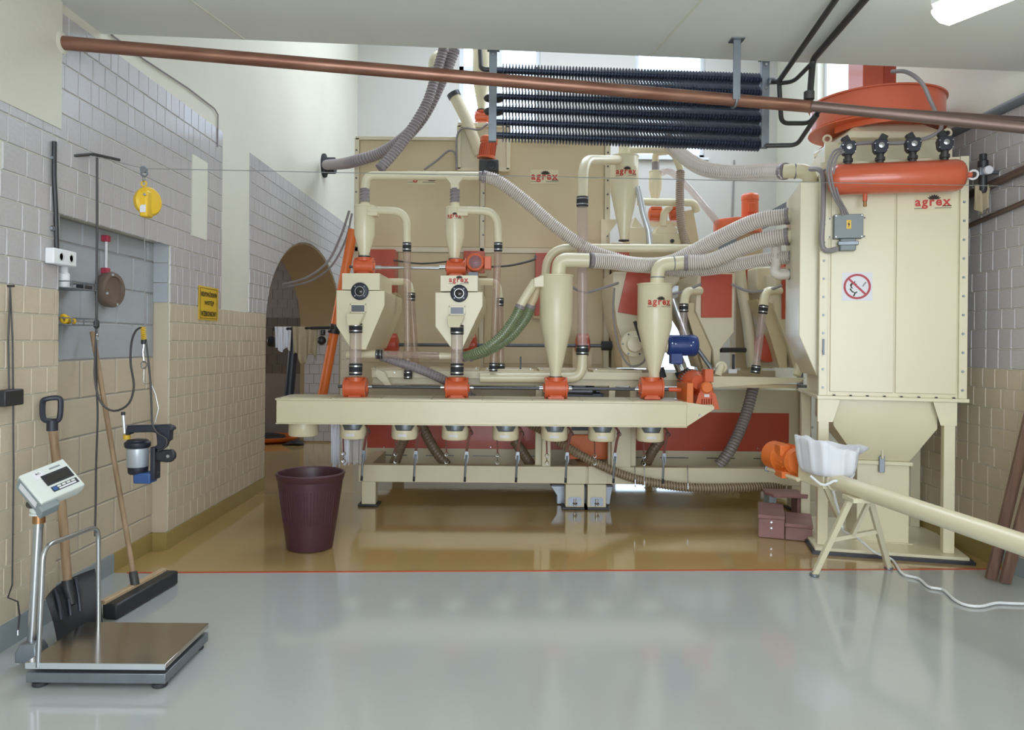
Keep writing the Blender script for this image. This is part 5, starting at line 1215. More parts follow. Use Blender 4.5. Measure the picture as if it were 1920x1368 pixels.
# compressed air tank with valves
tk = thing('air_tank', 'horizontal orange compressed-air tank across the top of the dust collector', 'tank', KM @ K(1680, 362, -.14))
tz = K(1680, 333, -.14).z; t0, t1 = K(1553, 333, -.14).x, K(1810, 333, -.14).x; TR = .112
b = MB(KM); b.lathe((t0, -.14, tz), (1, 0, 0), [(.03, 0), (.075, .008), (.1, .028), (TR, .06), (TR, t1 - t0 - .06), (.1, t1 - t0 - .028), (.075, t1 - t0 - .008), (.03, t1 - t0)], 32); obj('vessel', b, 'tank_orange', tk)
b = MB(KM); b.cyl((t0 + .25, -.14, tz - TR + .01), (t0 + .25, -.14, tz - TR - .05), .016, 12); obj('drain_stub', b, 'tank_orange', tk)
b = MB(KM); b.cyl((t0 + .25, -.14, tz - TR - .05), (t0 + .25, -.14, tz - TR - .09), .012, 10); obj('drain_valve', b, 'brass', tk)
b = MB(KM); b.cyl((t1 - .01, -.14, tz), (t1 + .04, -.14, tz), .02, 12); obj('end_stub', b, 'tank_orange', tk)
b = MB(KM); b.torus((t1 + .05, -.14, tz), (0, 1, .3), .03, .008, 14, 6); obj('end_ring', b, 'white', tk)
for k in (0, 1):
    b = MB(KM); xx = t0 + .12 + k * (t1 - t0 - .24); b.box(xx - .02, xx + .02, -.10, -.012, tz - .03, tz + .03); obj('saddle', b, 'tank_orange', tk)
VL = ['leftmost of the four black pulse valves on the air tank', 'second black pulse valve from the left on the air tank', 'third black pulse valve from the left on the air tank', 'rightmost of the four black pulse valves on the air tank']
for i, px in enumerate((1590, 1650, 1711, 1771)):
    vx = K(px, 300, -.14).x; vz = tz + TR - .006
    t = thing('pulse_valve', VL[i], 'valve', KW(vx, -.14, vz), 'pulse valves')
    b = MB(KM); b.lathe((vx, -.14, vz), (0, 0, 1), [(.026, 0), (.026, .02), (.034, .022), (.034, .045), (.026, .047), (.026, .07)], 16); obj('union', b, 'iron', t)
    b = MB(KM); b.loft([[(vx + i_ * w_ + sh_, -.14 + j_ * .035, vz + z) for i_, j_ in ((-1, -1), (1, -1), (1, 1), (-1, 1))] for w_, z, sh_ in ((.03, .07, 0), (.045, .09, 0), (.052, .14, 0), (.04, .17, .0))]); bd = obj('valve_body', b, 'navy', t, bev=.006)
    sd = -1 if i != 1 else 1
    b = MB(KM); b.bar((vx - sd * .0, -.14, vz + .15), (vx + sd * .03, -.14, vz + .205), .05, .05); obj('solenoid', b, 'black', t, bev=.006)
    b = MB(KM); b.lathe((vx, -.175, vz + .125), (0, -1, 0), [(.02, 0), (.02, .012), (.009, .014)], 14); obj('pilot_cap', b, 'steel', bd)
    for sx in (-1, 1):
        for sz in (0, 1): bolt(bd, KW(vx + sx * .042, -.175, vz + .09 + sz * .05), KN, .006)
# top fan
fz = 3.255; fc = KM @ Vector(((a0 + a1) / 2 - .045, .44, 0)); fc.z = 0
tf = thing('roof_fan', 'large round orange fan casing on top of the dust collector under the ceiling', 'fan', (fc.x, fc.y, fz - .2))
b = MB(); b.lathe((fc.x, fc.y, fz), (0, 0, 1), [(.2, 0), (.47, .002), (.485, .01), (.485, .2), (.5, .202), (.5, .214), (.2, .216)], 44); obj('casing', b, 'tank_orange', tf)
b = MB(); b.lathe((fc.x, fc.y, fz - .012), (0, 0, 1), [(.485, 0), (.5, .001), (.5, .013), (.485, .014)], 44); obj('rim', b, 'orange', tf)
sp = MB(); pts = []
for k in range(19):
    t = -PI * .9 + PI * 1.2 * k / 18; rr = .40 + .085 * k / 18; pts.append(Vector((fc.x + rr * math.cos(t), fc.y + rr * math.sin(t), fz - .06 * (1 - k / 18))))
sp.loft([[p, p + Vector((0, 0, .07)), p + (Vector((fc.x, fc.y, p.z + .07)) - p - Vector((0, 0, .07))) * .05 + Vector((0, 0, .07)), p + (Vector((fc.x, fc.y, p.z)) - p) * .05] for p in pts]); obj('scroll_plate', sp, 'orange', tf)
b = MB(); b.loft([[fc + Vector((i * w_, j * w_ * .9, z)) for i, j in ((-1, -1), (1, -1), (1, 1), (-1, 1))] for w_, z in ((.36, rz - .02), (.36, rz + .03), (.24, fz + .0))]); obj('transition_cone', b, 'cream', tf, bev=.01)
b = MB(); b.box(fc.x - .16, fc.x + .1, fc.y - .12, fc.y + .14, fz + .21, fz + .62); obj('motor_pedestal', b, 'tank_orange', tf, bev=.006)
b = MB(); b.box(fc.x - .0, fc.x + .085, fc.y - .128, fc.y - .12, fz + .24, fz + .60); obj('vent_slot', b, 'red_panel', tf)
# grey conduit from the fan to the valves and down the left edge
def cable(name, label, pts, r, m='cable_grey', cat='cable', k=8, group=None):
    b = MB(); b.tube(resample(cr(pts, k), .03), r, 8); return obj(name, b, m, None, label, cat, group)
cable('fan_conduit', 'grey conduit curving from the roof fan down behind the pulse valves', [P(1672, 134, 5.35), P(1700, 135, 5.25), P(1728, 155, 5.2), P(1745, 190, 5.2), P(1757, 215, 5.25), P(1765, 240, 5.3), P(1740, 258, 5.35), P(1690, 268, 5.4), P(1620, 268, 5.5), P(1580, 275, 5.52)], .014)
cable('conduit_run', 'thick grey conduit running down the left edge of the dust collector to the connector', [P(1520, 317, 5.75), P(1535, 318, 5.62), P(1543, 332, 5.58), P(1543, 400, 5.58), P(1541, 455, 5.58), P(1550, 470, 5.57), P(1572, 466, 5.54)], .019)
for i in range(3):
    cable('valve_cable', ['outer', 'middle', 'inner'][i] + ' grey valve cable looping left of the air tank to the junction box', [P(1585 + i * 4, 276 + i * 3, 5.45), P(1562 + i * 5, 285 + i * 3, 5.42), P(1552 + i * 6, 320, 5.40), P(1562 + i * 5, 366, 5.42), P(1577 + i * 4, 392, 5.5), P(1580 + i * 6, 406, 5.52)], .008, group='valve cables')
# small elbow hose at the lowest socket
sh_ = thing('elbow_hose', 'short cream elbow hose with steel clip at the lowest collector socket', 'hose', P(1465, 520, 6.25))
part_pipe(sh_, 'elbow', [(1455, 455, 6.4), (1456, 490, 6.35), (1452, 512, 6.3), (1462, 516, 6.28), (1484, 514, 6.25)], 9 * S(6.3), 'hose_white', .06)
q = P(1478, 514, 6.25); b = MB(); b.lathe(q, (1, 0, 0), [(9.4 * S(6.3), 0), (10.2 * S(6.3), .002), (10.2 * S(6.3), .02), (9.4 * S(6.3), .022)], 16); obj('hose_clip', b, 'steel', sh_)
# cable bundle on the frame left of the collector
cbu = thing('cable_bundle', 'bundle of grey cables tied together left of the dust collector leg', 'cable', P(1514, 905, 6.85))
for i in range(5):
    b = MB(); b.tube(resample(cr([P(1507 + i * 3.2, 730, 6.85), P(1505 + i * 3.6, 760, 6.84), P(1506 + i * 3.2, 800, 6.84), P(1508 + i * 2.6, 802, 6.84), P(1506 + i * 3.6, 830, 6.84), P(1508 + i * 3.4, 905, 6.85)], 8), .03), .009, 8); obj('strand', b, 'cable_grey', cbu)
for yy_ in (735, 801): b = MB(); b.pbox(1503, 1525, yy_ - 2, yy_ + 2, 6.825, 6.86); obj('tie', b, 'pale_plastic', cbu)
b = MB(); b.pbox(1502, 1526, 722, 730, 6.82, 6.92); obj('clamp_bar', b, 'galv', cbu)

# ================================================================ screw auger in front of the collector
def AX(q):
    y = 5.04 + (q - 5.35) * .65
    return Vector((2.506 - .193 * (y - 3.6), y, .615 + .025 * (y - 4.3)))
ag = thing('screw_auger', 'cream screw auger tube on splayed legs rising towards the right foreground', 'auger', (2.36, 5.0, 0))
b = MB(); b.tube([AX(5.35), AX(4.2), AX(2.4)], .054, 20); obj('tube', b, 'cream', ag)
b = MB(); b.loft([[AX(y) + Vector((i * w_, 0, z)) for i, z in ((-1, -.06), (1, -.06), (1, .05), (-1, .05))] for y, w_ in ((5.35, .065), (5.8, .065))]); obj('trough', b, 'cream', ag, bev=.006)
b = MB(); b.loft([[AX(5.57) + Vector((i * w_, j * l_, z)) for i, j in ((-1, -1), (1, -1), (1, 1), (-1, 1))] for w_, l_, z in ((.055, .14, .04), (.08, .15, .12))]); obj('feed_hopper', b, 'cream', ag)
b = MB(); b.lathe(AX(5.3), (-.19, 1, .02), [(.056, 0), (.066, .002), (.066, .016), (.056, .018)], 20); obj('tube_flange', b, 'cream2', ag)
b = MB(); b.tube([AX(5.75) + Vector((-.08, 0, -.05)), AX(6.35) + Vector((-.08, 0, -.05))], .016, 10); obj('motor_rail', b, 'cream', ag)
b = MB(); b.lathe(AX(6.35) + Vector((-.08, 0, -.05)), (0, 1, 0), [(.016, 0), (.026, .001), (.026, .02), (.016, .022)], 8); obj('rail_nut', b, 'galv', ag)
fA = Vector(P(1527, 1080, 5.0)); fA.z = .012; fB = Vector(P(1666, 1066, 5.17)); fB.z = .012; fC = Vector(P(1612, 1004, 5.62)); fC.z = .05
tA, tB = AX(4.98) + Vector((-.03, 0, -.05)), AX(4.9) + Vector((.05, 0, -.05))
for nm, p, q in (('leg', tA, fA), ('leg', tB, fB)):
    b = MB(); b.bar(p, q, .036, .036, (0, 1, 0)); lg = obj(nm, b, 'cream', ag, bev=.003)
    f = MB(); f.lathe(q - Vector((0, 0, .008)), (0, 0, 1), [(.03, 0), (.03, .012), (.016, .014), (.016, .03)], 14); obj('foot', f, 'galv', lg)
b = MB(); b.bar(AX(5.4) + Vector((-.03, 0, -.05)), AX(5.4) + Vector((.16, .18, -.33)), .03, .03, (0, 1, 0)); obj('rear_strut', b, 'cream', ag)
mA, mB = tA.lerp(fA, .55), tB.lerp(fB, .45)
b = MB(); b.bar(mA, mB, .026, .026); obj('cross_bar', b, 'cream2', ag)
b = MB(); b.bar(mA.lerp(mB, .45), tB + Vector((0, 0, -.01)), .024, .024, (0, 1, 0)); obj('diagonal_bar', b, 'cream2', ag)
b = MB(); b.box(AX(4.95).x - .07, AX(4.95).x + .08, AX(4.95).y - .08, AX(4.95).y + .08, AX(4.95).z - .075, AX(4.95).z - .045); obj('saddle_plate', b, 'cream', ag, bev=.004)
b = MB(); b.bar(AX(2.6) + Vector((0, 0, -.05)), Vector((AX(2.6).x, AX(2.6).y, .0)), .04, .04, (0, 1, 0)); obj('leg', b, 'cream', ag)
am_ = thing('auger_motor', 'bright orange motor at the far end of the screw auger', 'motor', AX(6.1) + Vector((0, 0, -.1)))
b = MB(); c0 = AX(5.88) + Vector((-.02, 0, .06)); b.lathe(c0, (-.2, 1, .0), [(.05, 0), (.085, .01), (.1, .04), (.095, .06), (.1, .2), (.108, .21), (.108, .34), (.09, .36), (.05, .365)], 26); obj('motor_body', b, 'bright_orange', am_)
for k in range(11):
    t = -2.4 + k * .36; dv = Vector((math.sin(t), 0, math.cos(t))); b = MB(); q = c0 + dv * .1; b.bar(q + Vector((-.01, .06, 0)), q + Vector((-.025, .2, 0)), .006, .018, dv); obj('fin', b, 'bright_orange', am_)
b = MB(); b.box(c0.x - .12, c0.x - .04, c0.y + .06, c0.y + .18, c0.z + .03, c0.z + .11); obj('terminal_box', b, 'bright_orange', am_, bev=.008)
b = MB(); b.box(c0.x - .11, c0.x + .07, c0.y + .05, c0.y + .2, c0.z - .13, c0.z - .08); obj('foot', b, 'bright_orange', am_, bev=.004)
# white cloth bag over the feed hopper
def cloth_bag():
    n = 90; cx, cy = AX(5.55).x + .04, AX(5.55).y; loops = []; z0 = AX(5.55).z
    prof = [(.13, .02, .3), (.165, .03, .6), (.185, .06, .8), (.195, .11, .9), (.2, .16, 1), (.205, .20, 1), (.21, .232, 1), (.2, .238, 1), (.185, .215, 1), (.16, .185, 1), (.12, .155, 1), (.06, .145, .6), (.0, .14, 0)]
    for k, (r, z, w_) in enumerate([(a_ * .93, b_ * .95, c_) for a_, b_, c_ in prof]):
        l = []
        for j in range(n):
            t = 2 * PI * j / n
            f = 1 + w_ * (.020 * math.sin(17 * t + 1 + z * 6) + .014 * math.sin(29 * t + z * 15) + .03 * math.sin(5 * t + .5) + .02 * math.sin(11 * t))
            ear = .13 * math.exp(-((t - .25 if t < PI else t - 2 * PI - .25) / .22) ** 2) * max(0, min(1, (z - .1) * 9)) * (1 if 3 < k < 8 else 0)
            lean = .05 * (z / .23) * max(0, -math.cos(t)) * (1 if k < 8 else .6)
            l.append((cx + (r * f + ear) * math.cos(t) , cy + r * f * 1.3 * math.sin(t), z0 + z + lean + w_ * (.012 * math.sin(3 * t + 2) + .008 * math.sin(8 * t)) * min(1, z * 6) - ear * .35))
        loops.append(l)
    b = MB(); b.loft(loops); return obj('cloth_bag', b, 'cloth', None, 'white cotton cloth bag draped over the feed hopper of the auger', 'cloth', ang=75)
bg_ = cloth_bag()
a4 = AX(5.4); ws = [a4 + Vector((-.15, -.05, .03)), a4 + Vector((-.1, -.13, -.015)), a4 + Vector((-.03, -.15, .02)), a4 + Vector((.05, -.14, -.0)), a4 + Vector((.14, -.05, .05))]
cable('draw_cord', 'white draw cord hanging in waves along the lower hem of the cloth bag', ws, .009, 'white', 'cord')
# power cord of the auger
pts = [Vector(P(1562, 918, 5.02)), Vector(P(1570, 950, 5.06)), Vector(P(1578, 975, 5.1)), Vector(P(1582, 995, 5.12))]
for px, py in ((1610, 1010), (1640, 1035), (1672, 1048), (1692, 1075), (1722, 1084), (1742, 1100), (1768, 1105), (1790, 1124), (1812, 1134), (1840, 1136), (1868, 1130), (1900, 1131), (1940, 1131), (1990, 1125)):
    v = (py - CY) / FPX - (px - CX) / FPX * ROLL; q = P(px, py, (EYE - .012) / v)
    if px < 1665: q.z = .012 + (1665 - px) / 55 * .12; q = P(px, py, (EYE - q.z) / v)
    pts.append(q)
cable('white_cord', 'white power cord snaking over the grey floor at the right', pts, .0085, 'white', 'cord')

# ================================================================ pinkish crates beside the collector
def crate(label, px0, px1, pyb, h, depth, nails):
    v = (pyb - CY) / FPX - ((px0 + px1) / 2 - CX) / FPX * ROLL; d = EYE / v; x0, x1 = PX(px0, d, pyb), PX(px1, d, pyb)
    hw_ = (x1 - x0) / 2; M = Matrix.Translation(((x0 + x1) / 2, d, 0)) @ Matrix.Rotation(-math.atan2((x0 + x1) / 2, d) * .95, 4, 'Z')
    t = thing('tool_crate', label, 'crate', ((x0 + x1) / 2, d, 0), 'pinkish crates')
    b = MB(M); b.box(-hw_, hw_, 0, .015, .002, h - .03); obj('front_board', b, 'crate_pink', t, bev=.004)
    b = MB(M); b.box(-hw_ + .005, hw_ - .005, .016, depth, .002, h - .03); obj('body', b, 'crate_pink', t, bev=.004)
    b = MB(M); b.box(-hw_ - .004, hw_ + .004, -.015, depth + .005, h - .03, h); obj('lid', b, 'crate_pink', t, bev=.006)
    for k in range(nails): bolt(t, M @ Vector((0, 0, h * .45 + k * h * .25)), M.to_3x3() @ Vector((0, -1, 0)), .009, 'alu', 'screw_head')
crate('larger pinkish wooden crate with two pale screw heads, left of the collector foot', 1423, 1469, 1009, .185, .5, 2)
crate('lower pinkish crate standing against the collector base', 1474, 1521, 1014, .135, .42, 0)
lb = thing('bench_lid', 'rounded pinkish board lying on blocks behind the two crates', 'board', (PX(1482, 6.45), 6.5, 0))
b = MB(); q = [(PX(1445, 6.4) + .04, 6.4), (PX(1520, 6.4) - .03, 6.36), (PX(1520, 6.4), 6.42), (PX(1520, 6.4) - .02, 6.62), (PX(1452, 6.4), 6.66), (PX(1445, 6.4), 6.5)]
b.ext([(x, y, .235) for x, y in q], (0, 0, .03)); obj('board', b, 'crate_pink', lb, bev=.006)
for xx in (PX(1455, 6.4), PX(1508, 6.4)): b = MB(); b.box(xx - .03, xx + .03, 6.44, 6.58, .001, .235); obj('block', b, 'grey_plastic' if xx < PX(1480, 6.4) else 'crate_pink', lb)
# ---- boards leaning on the right wall
for i, (p0, p1, lab) in enumerate((((1858, 1088), (1, 1.35), 'brown wooden board leaning on the right wall, the left of the pair'), ((1884, 1095), (1, 1.2), 'brown wooden board leaning on the right wall, the right of the pair'))):
    v = (p0[1] - CY) / FPX - (p0[0] - CX) / FPX * ROLL; q = P(p0[0], p0[1], EYE / v); top = Vector((XR - .03, q.y - .1 - i * .05, p1[1]))
    b = MB(); b.bar(q + Vector((0, 0, .01)), top, .07, .028, (0, 1, 0)); o = obj('leaning_board', b, 'wood_dark', None, lab, 'board', 'leaning boards', bev=.003)
# ---- air regulator, glove and wall pipes on the right wall
rg = thing('air_regulator', 'black air regulator with round gauge on the right wall beside the collector', 'regulator', P(1843, 350, 5.3))
q = P(1843, 318, 5.3)
b = MB(); b.lathe(q + Vector((0, 0, .01)), (0, 0, 1), [(.03, 0), (.034, .01), (.034, .05), (.024, .06), (.024, .1)], 18); obj('knob', b, 'black', rg)
b = MB(); b.box(q.x - .04, q.x + .04, q.y - .03, q.y + .03, q.z - .045, q.z + .012); bd = obj('valve_body', b, 'galv', rg, bev=.006)
b = MB(); b.lathe(q + Vector((.012, -.03, -.012)), (0, -1, 0), [(.03, 0), (.03, .02), (.026, .024)], 22); obj('gauge', b, 'sign_white', rg)
b = MB(); b.lathe(q + Vector((0, 0, -.045)), (0, 0, -1), [(.028, 0), (.028, .1), (.018, .12)], 18); obj('bowl', b, 'black', rg)
b = MB(); b.cyl(q + Vector((.03, .0, -.02)), Vector((XR, q.y + .0, q.z - .02)), .014, 10); obj('wall_mount', b, 'galv', rg)
q2 = P(1846, 345, 5.28)
hanging_cloth('rag', 'greyish rag hanging under the air regulator on the right wall', 'rag', q2.x - .055, q2.x + .06, 5.30, q2.z - .21, q2.z - .0, 'cloth_beige', 2.3, .022, .2)
for nm, lab, pts, r, m_ in (('wall_pipe', 'dark pipe climbing along the right wall above the regulator', [Vector((XR - .04, 6.2, 2.62)), Vector((XR - .04, 4.4, 2.78))], .03, 'pipe_brown'), ('wall_pipe', 'thinner dark pipe on the right wall below the regulator', [Vector((XR - .03, 6.2, 2.38)), Vector((XR - .03, 4.4, 2.58))], .018, 'pipe_brown'), ('wall_pipe', 'grey beam edge running up the right wall at the tile top', [Vector((XR - .02, 6.6, 3.20)), Vector((XR - .02, 4.6, 3.22))], .035, 'stair_grey')):
    b = MB(); b.tube(pts, r, 10); obj(nm, b, m_, None, lab, 'pipe')
# ================================================================ overhead pipes and radiator
cpL = Vector((XL + .002, 4.13, P(112, 80, 4.13).z)); cpR = P(1522, 200, 4.64)
cp = thing('copper_pipe', 'long copper pipe crossing the whole room just under the ceiling edge', 'pipe', (cpL + cpR) / 2)
b = MB(); b.tube([cpL, cpL.lerp(cpR, .5), cpR], .038, 18); obj('pipe_run', b, 'copper', cp)
b = MB(); b.lathe(Vector((XL + .001, 4.13, cpL.z)), (1, 0, 0), [(.039, 0), (.06, .001), (.06, .012), (.039, .02)], 20); obj('wall_collar', b, 'wall_plaster', cp)
hs = thing('pipe_hanger', 'grey steel strap hanging from the ceiling around the copper pipe', 'bracket', P(1378, 76, 4.55))
t = (P(1375, 188, 4.6).x - cpL.x) / (cpR.x - cpL.x); hc = cpL.lerp(cpR, t)
b = MB(); b.bar(Vector((hc.x, hc.y - .045, ZS)), Vector((hc.x, hc.y - .045, hc.z - .01)), .045, .01, (0, 1, 0)); obj('strap', b, 'galv', hs, bev=.002)
b = MB(); b.torus(hc, (cpR - cpL), .044, .008, 22, 6); obj('hook', b, 'galv', hs)
b = MB(); b.box(hc.x - .04, hc.x + .04, hc.y - .08, hc.y - .0, ZS - .008, ZS - .0005); obj('ceiling_plate', b, 'galv', hs)
br = cpR + (cpR - cpL).normalized() * .03
pipe('steel_pipe', 'upper brownish steel pipe continuing from the copper pipe to the right wall', 'pipe', [br + Vector((-.06, 0, 0)), Vector((XR, 5.0, P(1900, 222, 4.95).z))], .026, 'pipe_brown', .05, 14)
pipe('steel_pipe', 'lower brownish steel pipe running right and towards the viewer', 'pipe', [br + Vector((-.04, -.02, 0)), P(1920, 240, 4.3), P(2120, 262, 4.05)], .032, 'pipe_brown', .05, 14)
# finned radiator
rd = thing('finned_radiator', 'dark finned-tube radiator hung between two grey brackets under the ceiling edge', 'radiator', P(1180, 270, 5.0))
dL, dR = 4.86, 5.10
for nm, px, y0, y1, d in (('bracket', 925, 94, 266, dL), ('bracket', 1434, 113, 278, dR)):
    a = P(px, y0, d); c = P(px, y1, d); b = MB(); b.box(a.x - .026, a.x + .026, d - .025, d + .02, c.z, a.z); bk = obj(nm, b, 'galv', rd, bev=.003)
    b = MB(); b.box(a.x - .04, a.x + .04, d - .1, d + .02, a.z - .004, a.z + .006); obj('top_plate', b, 'galv', bk)
    for q in (.03, .3): bolt(bk, (a.x, d - .025, a.z - q * (a.z - c.z) - .02), (0, -1, 0), .012)
NF = 84
for layer, dy in ((0, .0), (1, .11)):
    for r in range(6):
        A = P(940, 131 + r * 24.2 + layer * 3, dL + dy); B = P(1424, 149 + r * 24.2 + layer * 3, dR + dy)
        b = MB(); b.cyl(A + (A - B).normalized() * .05, B + (B - A).normalized() * .03, .014, 10); tb_ = obj('finned_tube', b, 'fin_dark', rd)
        ax = (B - A).normalized(); fb = MB()
        for k in range(NF):
            c = A.lerp(B, (k + .5) / NF) ; fb.lathe(c, ax, [(.042, 0), (.042, .0013)], 10)
        obj('fins', fb, 'fin_edge', tb_, kind='stuff', flat=True)
for r in range(0, 6, 1):
    b = MB(); A = P(926, 133 + r * 24.6, dL + .03); b.torus(A + Vector((0, .025, 0)), (0, 0, 1), .055, .014, 14, 6) if r in (2, 3) else b.cyl(A, A + Vector((.06, 0, 0)), .014, 8); obj('return_bend', b, 'iron', rd)
# iron supply pipes
ip = [('iron_pipe', 'dark iron pipe bending up beside the left radiator bracket', [P(926, 131, 4.92), P(902, 130, 4.92), P(900, 90, 5.1)], .016), ('iron_pipe', 'left dark iron pipe slanting over the ceiling towards the viewer', [P(1445, 152, 5.05), P(1459, 154, 5.0), P(1572, -8, 3.9)], .017), ('iron_pipe', 'right dark iron pipe slanting over the ceiling and dropping to the copper pipe', [P(1628, -8, 3.9), P(1524, 112, 4.75), P(1517, 200, 4.66)], .02), ('iron_pipe', 'short dark iron pipe joining the two slanting pipes', [P(1461, 156, 4.98), P(1488, 153, 4.9), P(1520, 121, 4.72)], .014), ('iron_pipe', 'dark iron pipe looping down beside the right radiator bracket', [P(1461, 156, 4.99), P(1465, 231, 4.98), P(1517, 231, 4.85), P(1538, 205, 4.68)], .015), ('iron_pipe', 'lowest dark iron pipe leaving the right end of the radiator', [P(1436, 273, 5.06), P(1494, 272, 4.98), P(1532, 216, 4.7)], .015)]
for nm, lab, pts, r in ip: pipe(nm, lab, 'pipe', [Vector(p) for p in pts], r, 'iron', .05, 10, 'iron pipes')
b = MB(); b.lathe(P(1440, 152, 5.05), (1, 0, 0), [(.014, 0), (.024, .002), (.024, .04), (.014, .042)], 8); obj('pipe_union', b, 'galv', None, 'small steel union at the right radiator bracket', 'fitting')
b = MB(); b.lathe(P(1517, 187, 4.66), (0, 0, 1), [(.022, 0), (.032, .002), (.032, .05), (.022, .055)], 14); obj('pipe_union', b, 'iron', None, 'iron sleeve where the right slanting pipe meets the copper pipe', 'fitting')
# tension wire across the room
w0, w1 = Vector((XL, 4.35, P(190, 292, 4.4).z)), Vector((XR, 4.9, P(1920, 348, 4.87).z))
bal = P(270, 316, 4.5)
b = MB(); b.tube([w0, bal, w1], .0025, 6); obj('tension_wire', b, 'steel', None, 'thin steel wire stretched across the whole room', 'wire')

# ================================================================ left wall things
# rod holder with hanging rod
hr = thing('rod_holder', 'short iron wall arm with a thin dark rod hanging from it', 'arm', P(182, 290, 4.45))
b = MB(); b.tube([Vector((XL + .002, 4.26, P(155, 287, 4.2).z)), P(176, 289, 4.4), P(225, 300, 4.5)], .009, 8); obj('arm', b, 'iron', hr)
b = MB(); b.tube([P(182, 290, 4.42), P(182, 450, 4.44), P(181, 605, 4.46)], .007, 8); obj('rod', b, 'iron', hr)
b = MB(); b.lathe(P(181, 600, 4.46), (0, 0, -1), [(.012, 0), (.016, .01), (.016, .04), (.008, .05)], 12); obj('rod_end', b, 'iron', hr)
b = MB(); b.torus(P(182, 632, 4.46), (1, .3, 0), .018, .005, 16, 6); obj('hook', b, 'steel', hr)
# yellow tool balancer
bl = thing('tool_balancer', 'yellow spring balancer hanging from the stretched wire', 'balancer', P(268, 405, 4.5))
c = P(268, 377, 4.5)
b = MB(); b.lathe(c + Vector((-.012, .035, 0)), (.88, -.48, 0), [(.05, 0), (.078, .01), (.088, .03), (.088, .05), (.075, .065), (.03, .07)], 26); obj('drum', b, 'yellow', bl)
b = MB(); b.box(c.x + .0, c.x + .05, c.y - .05, c.y + .03, c.z - .1, c.z + .06); obj('side_case', b, 'yellow', bl, bev=.012)
b = MB(); b.box(c.x + .008, c.x + .042, c.y - .0535, c.y - .05, c.z - .075, c.z - .03); obj('label_plate', b, 'sign_white', bl)
bolt(bl, c + Vector((.035, -.05, .03)), (0, -1, 0), .01)
b = MB(); b.torus(c + Vector((.005, 0, .105)), (0, 1, 0), .015, .005, 14, 6); obj('eye', b, 'yellow', bl)
b = MB(); b.torus(c + Vector((.005, 0, .135)), (1, .2, 0), .018, .005, 14, 6); obj('shackle', b, 'steel', bl)
b = MB(); b.torus(c + Vector((.006, 0, .168)), (0, 1, 0), .019, .006, 14, 6); obj('hook', b, 'galv', bl)
b = MB(); b.lathe(bal + Vector((0, -.012, -.006)), (0, 1, 0), [(.02, 0), (.02, .02), (.01, .024)], 14); obj('pulley', b, 'galv', bl)
b = MB(); b.tube([c + Vector((.01, 0, -.088)), P(272, 612, 4.5)], .0025, 6); obj('pull_rope', b, 'cable_grey', bl)
# hanging bag-stitching tool with spring hook and cord
hk = thing('spring_hook', 'steel spring hook with a green sleeve hanging on the balancer rope', 'hook', P(270, 715, 4.5))
b = MB(); b.helix([P(268, 612, 4.5), P(270, 638, 4.5)], .013, .004, .011, 10, 5); obj('spring', b, 'sign_yellow', hk)
b = MB(); b.cyl(P(270, 636, 4.5), P(270, 645, 4.5), .016, 12); obj('stopper', b, 'black', hk)
b = MB(); b.tube([P(270, 645, 4.5), P(268, 660, 4.5), P(270, 676, 4.5)], .007, 8); obj('shank', b, 'steel', hk)
b = MB(); b.torus(P(270, 684, 4.5), (.3, 1, 0), .02, .005, 16, 6); obj('carabiner', b, 'steel', hk)
b = MB(); b.tube([P(270, 692, 4.5), P(269, 715, 4.5), P(272, 719, 4.5), P(283, 719, 4.5)], .003, 6); obj('wire_loop', b, 'steel', hk)
st_ = thing('stitching_tool', 'portable dark bag-stitching machine with silver motor and blue foot hanging on a cord', 'power tool', P(268, 905, 4.5))
D4 = 4.5
b = MB(); b.tube([P(283, 719, D4), P(292, 740, D4), P(297, 765, D4), P(291, 792, D4)], .0035, 6); obj('suspension_wire', b, 'steel', st_)
b = MB(); b.ppoly([(237, 798), (290, 797), (312, 796), (322, 800), (324, 806), (318, 808), (317, 826), (312, 828), (308, 838), (298, 846), (290, 840), (294, 832), (292, 812), (286, 810), (244, 811), (243, 815), (234, 815)], D4 - .03, .06); obj('handle', b, 'navy', st_, bev=.008)
q = P(258, 830, D4)
b = MB(); b.lathe(q + Vector((0, 0, -.026)), (0, 0, 1), [(.068, 0), (.074, .01), (.074, .03), (.06, .04), (.06, .045), (.03, .05)], 26); obj('upper_cap', b, 'navy', st_)
b = MB(); b.lathe(q + Vector((.002, 0, -.142)), (0, 0, 1), [(.058, 0), (.062, .005), (.064, .112), (.058, .115)], 26); mo = obj('motor_can', b, 'silver_paint', st_)
b = MB(); b.lathe(q + Vector((.004, 0, -.185)), (0, 0, 1), [(.05, 0), (.056, .01), (.058, .042)], 24); obj('lower_cap', b, 'navy', st_)
b = MB(); b.pbox(249, 281, 887, 907, D4 - .05, D4 + .05); obj('blue_foot', b, 'tool_blue', st_, bev=.008)
b = MB(); b.ppoly([(288, 846), (312, 843), (322, 843), (327, 850), (327, 858), (321, 866), (312, 867), (288, 864)], D4 - .02, .035); dv = obj('drive_cover', b, 'black', st_, bev=.008)
b = MB(); b.lathe(P(315, 855, D4 - .02), (0, -1, 0), [(.012, 0), (.01, .004)], 12); obj('spindle', b, 'steel', dv)
b = MB(); b.pbox(281, 290, 838, 900, D4 - .04, D4 + .04); obj('gear_side', b, 'navy', st_, bev=.006)
b = MB(); b.bar(P(288, 896, D4), P(297, 884, D4), .008, .012); obj('needle_lever', b, 'iron', st_)
b = MB(); b.tube([P(231, 775, D4), P(234, 812, D4)], .0085, 8); sp_ = obj('thread_rod', b, 'silver_paint', st_)
b = MB(); b.cyl(P(231, 772, D4), P(231, 778, D4), .012, 10); obj('rod_cap', b, 'black', sp_)
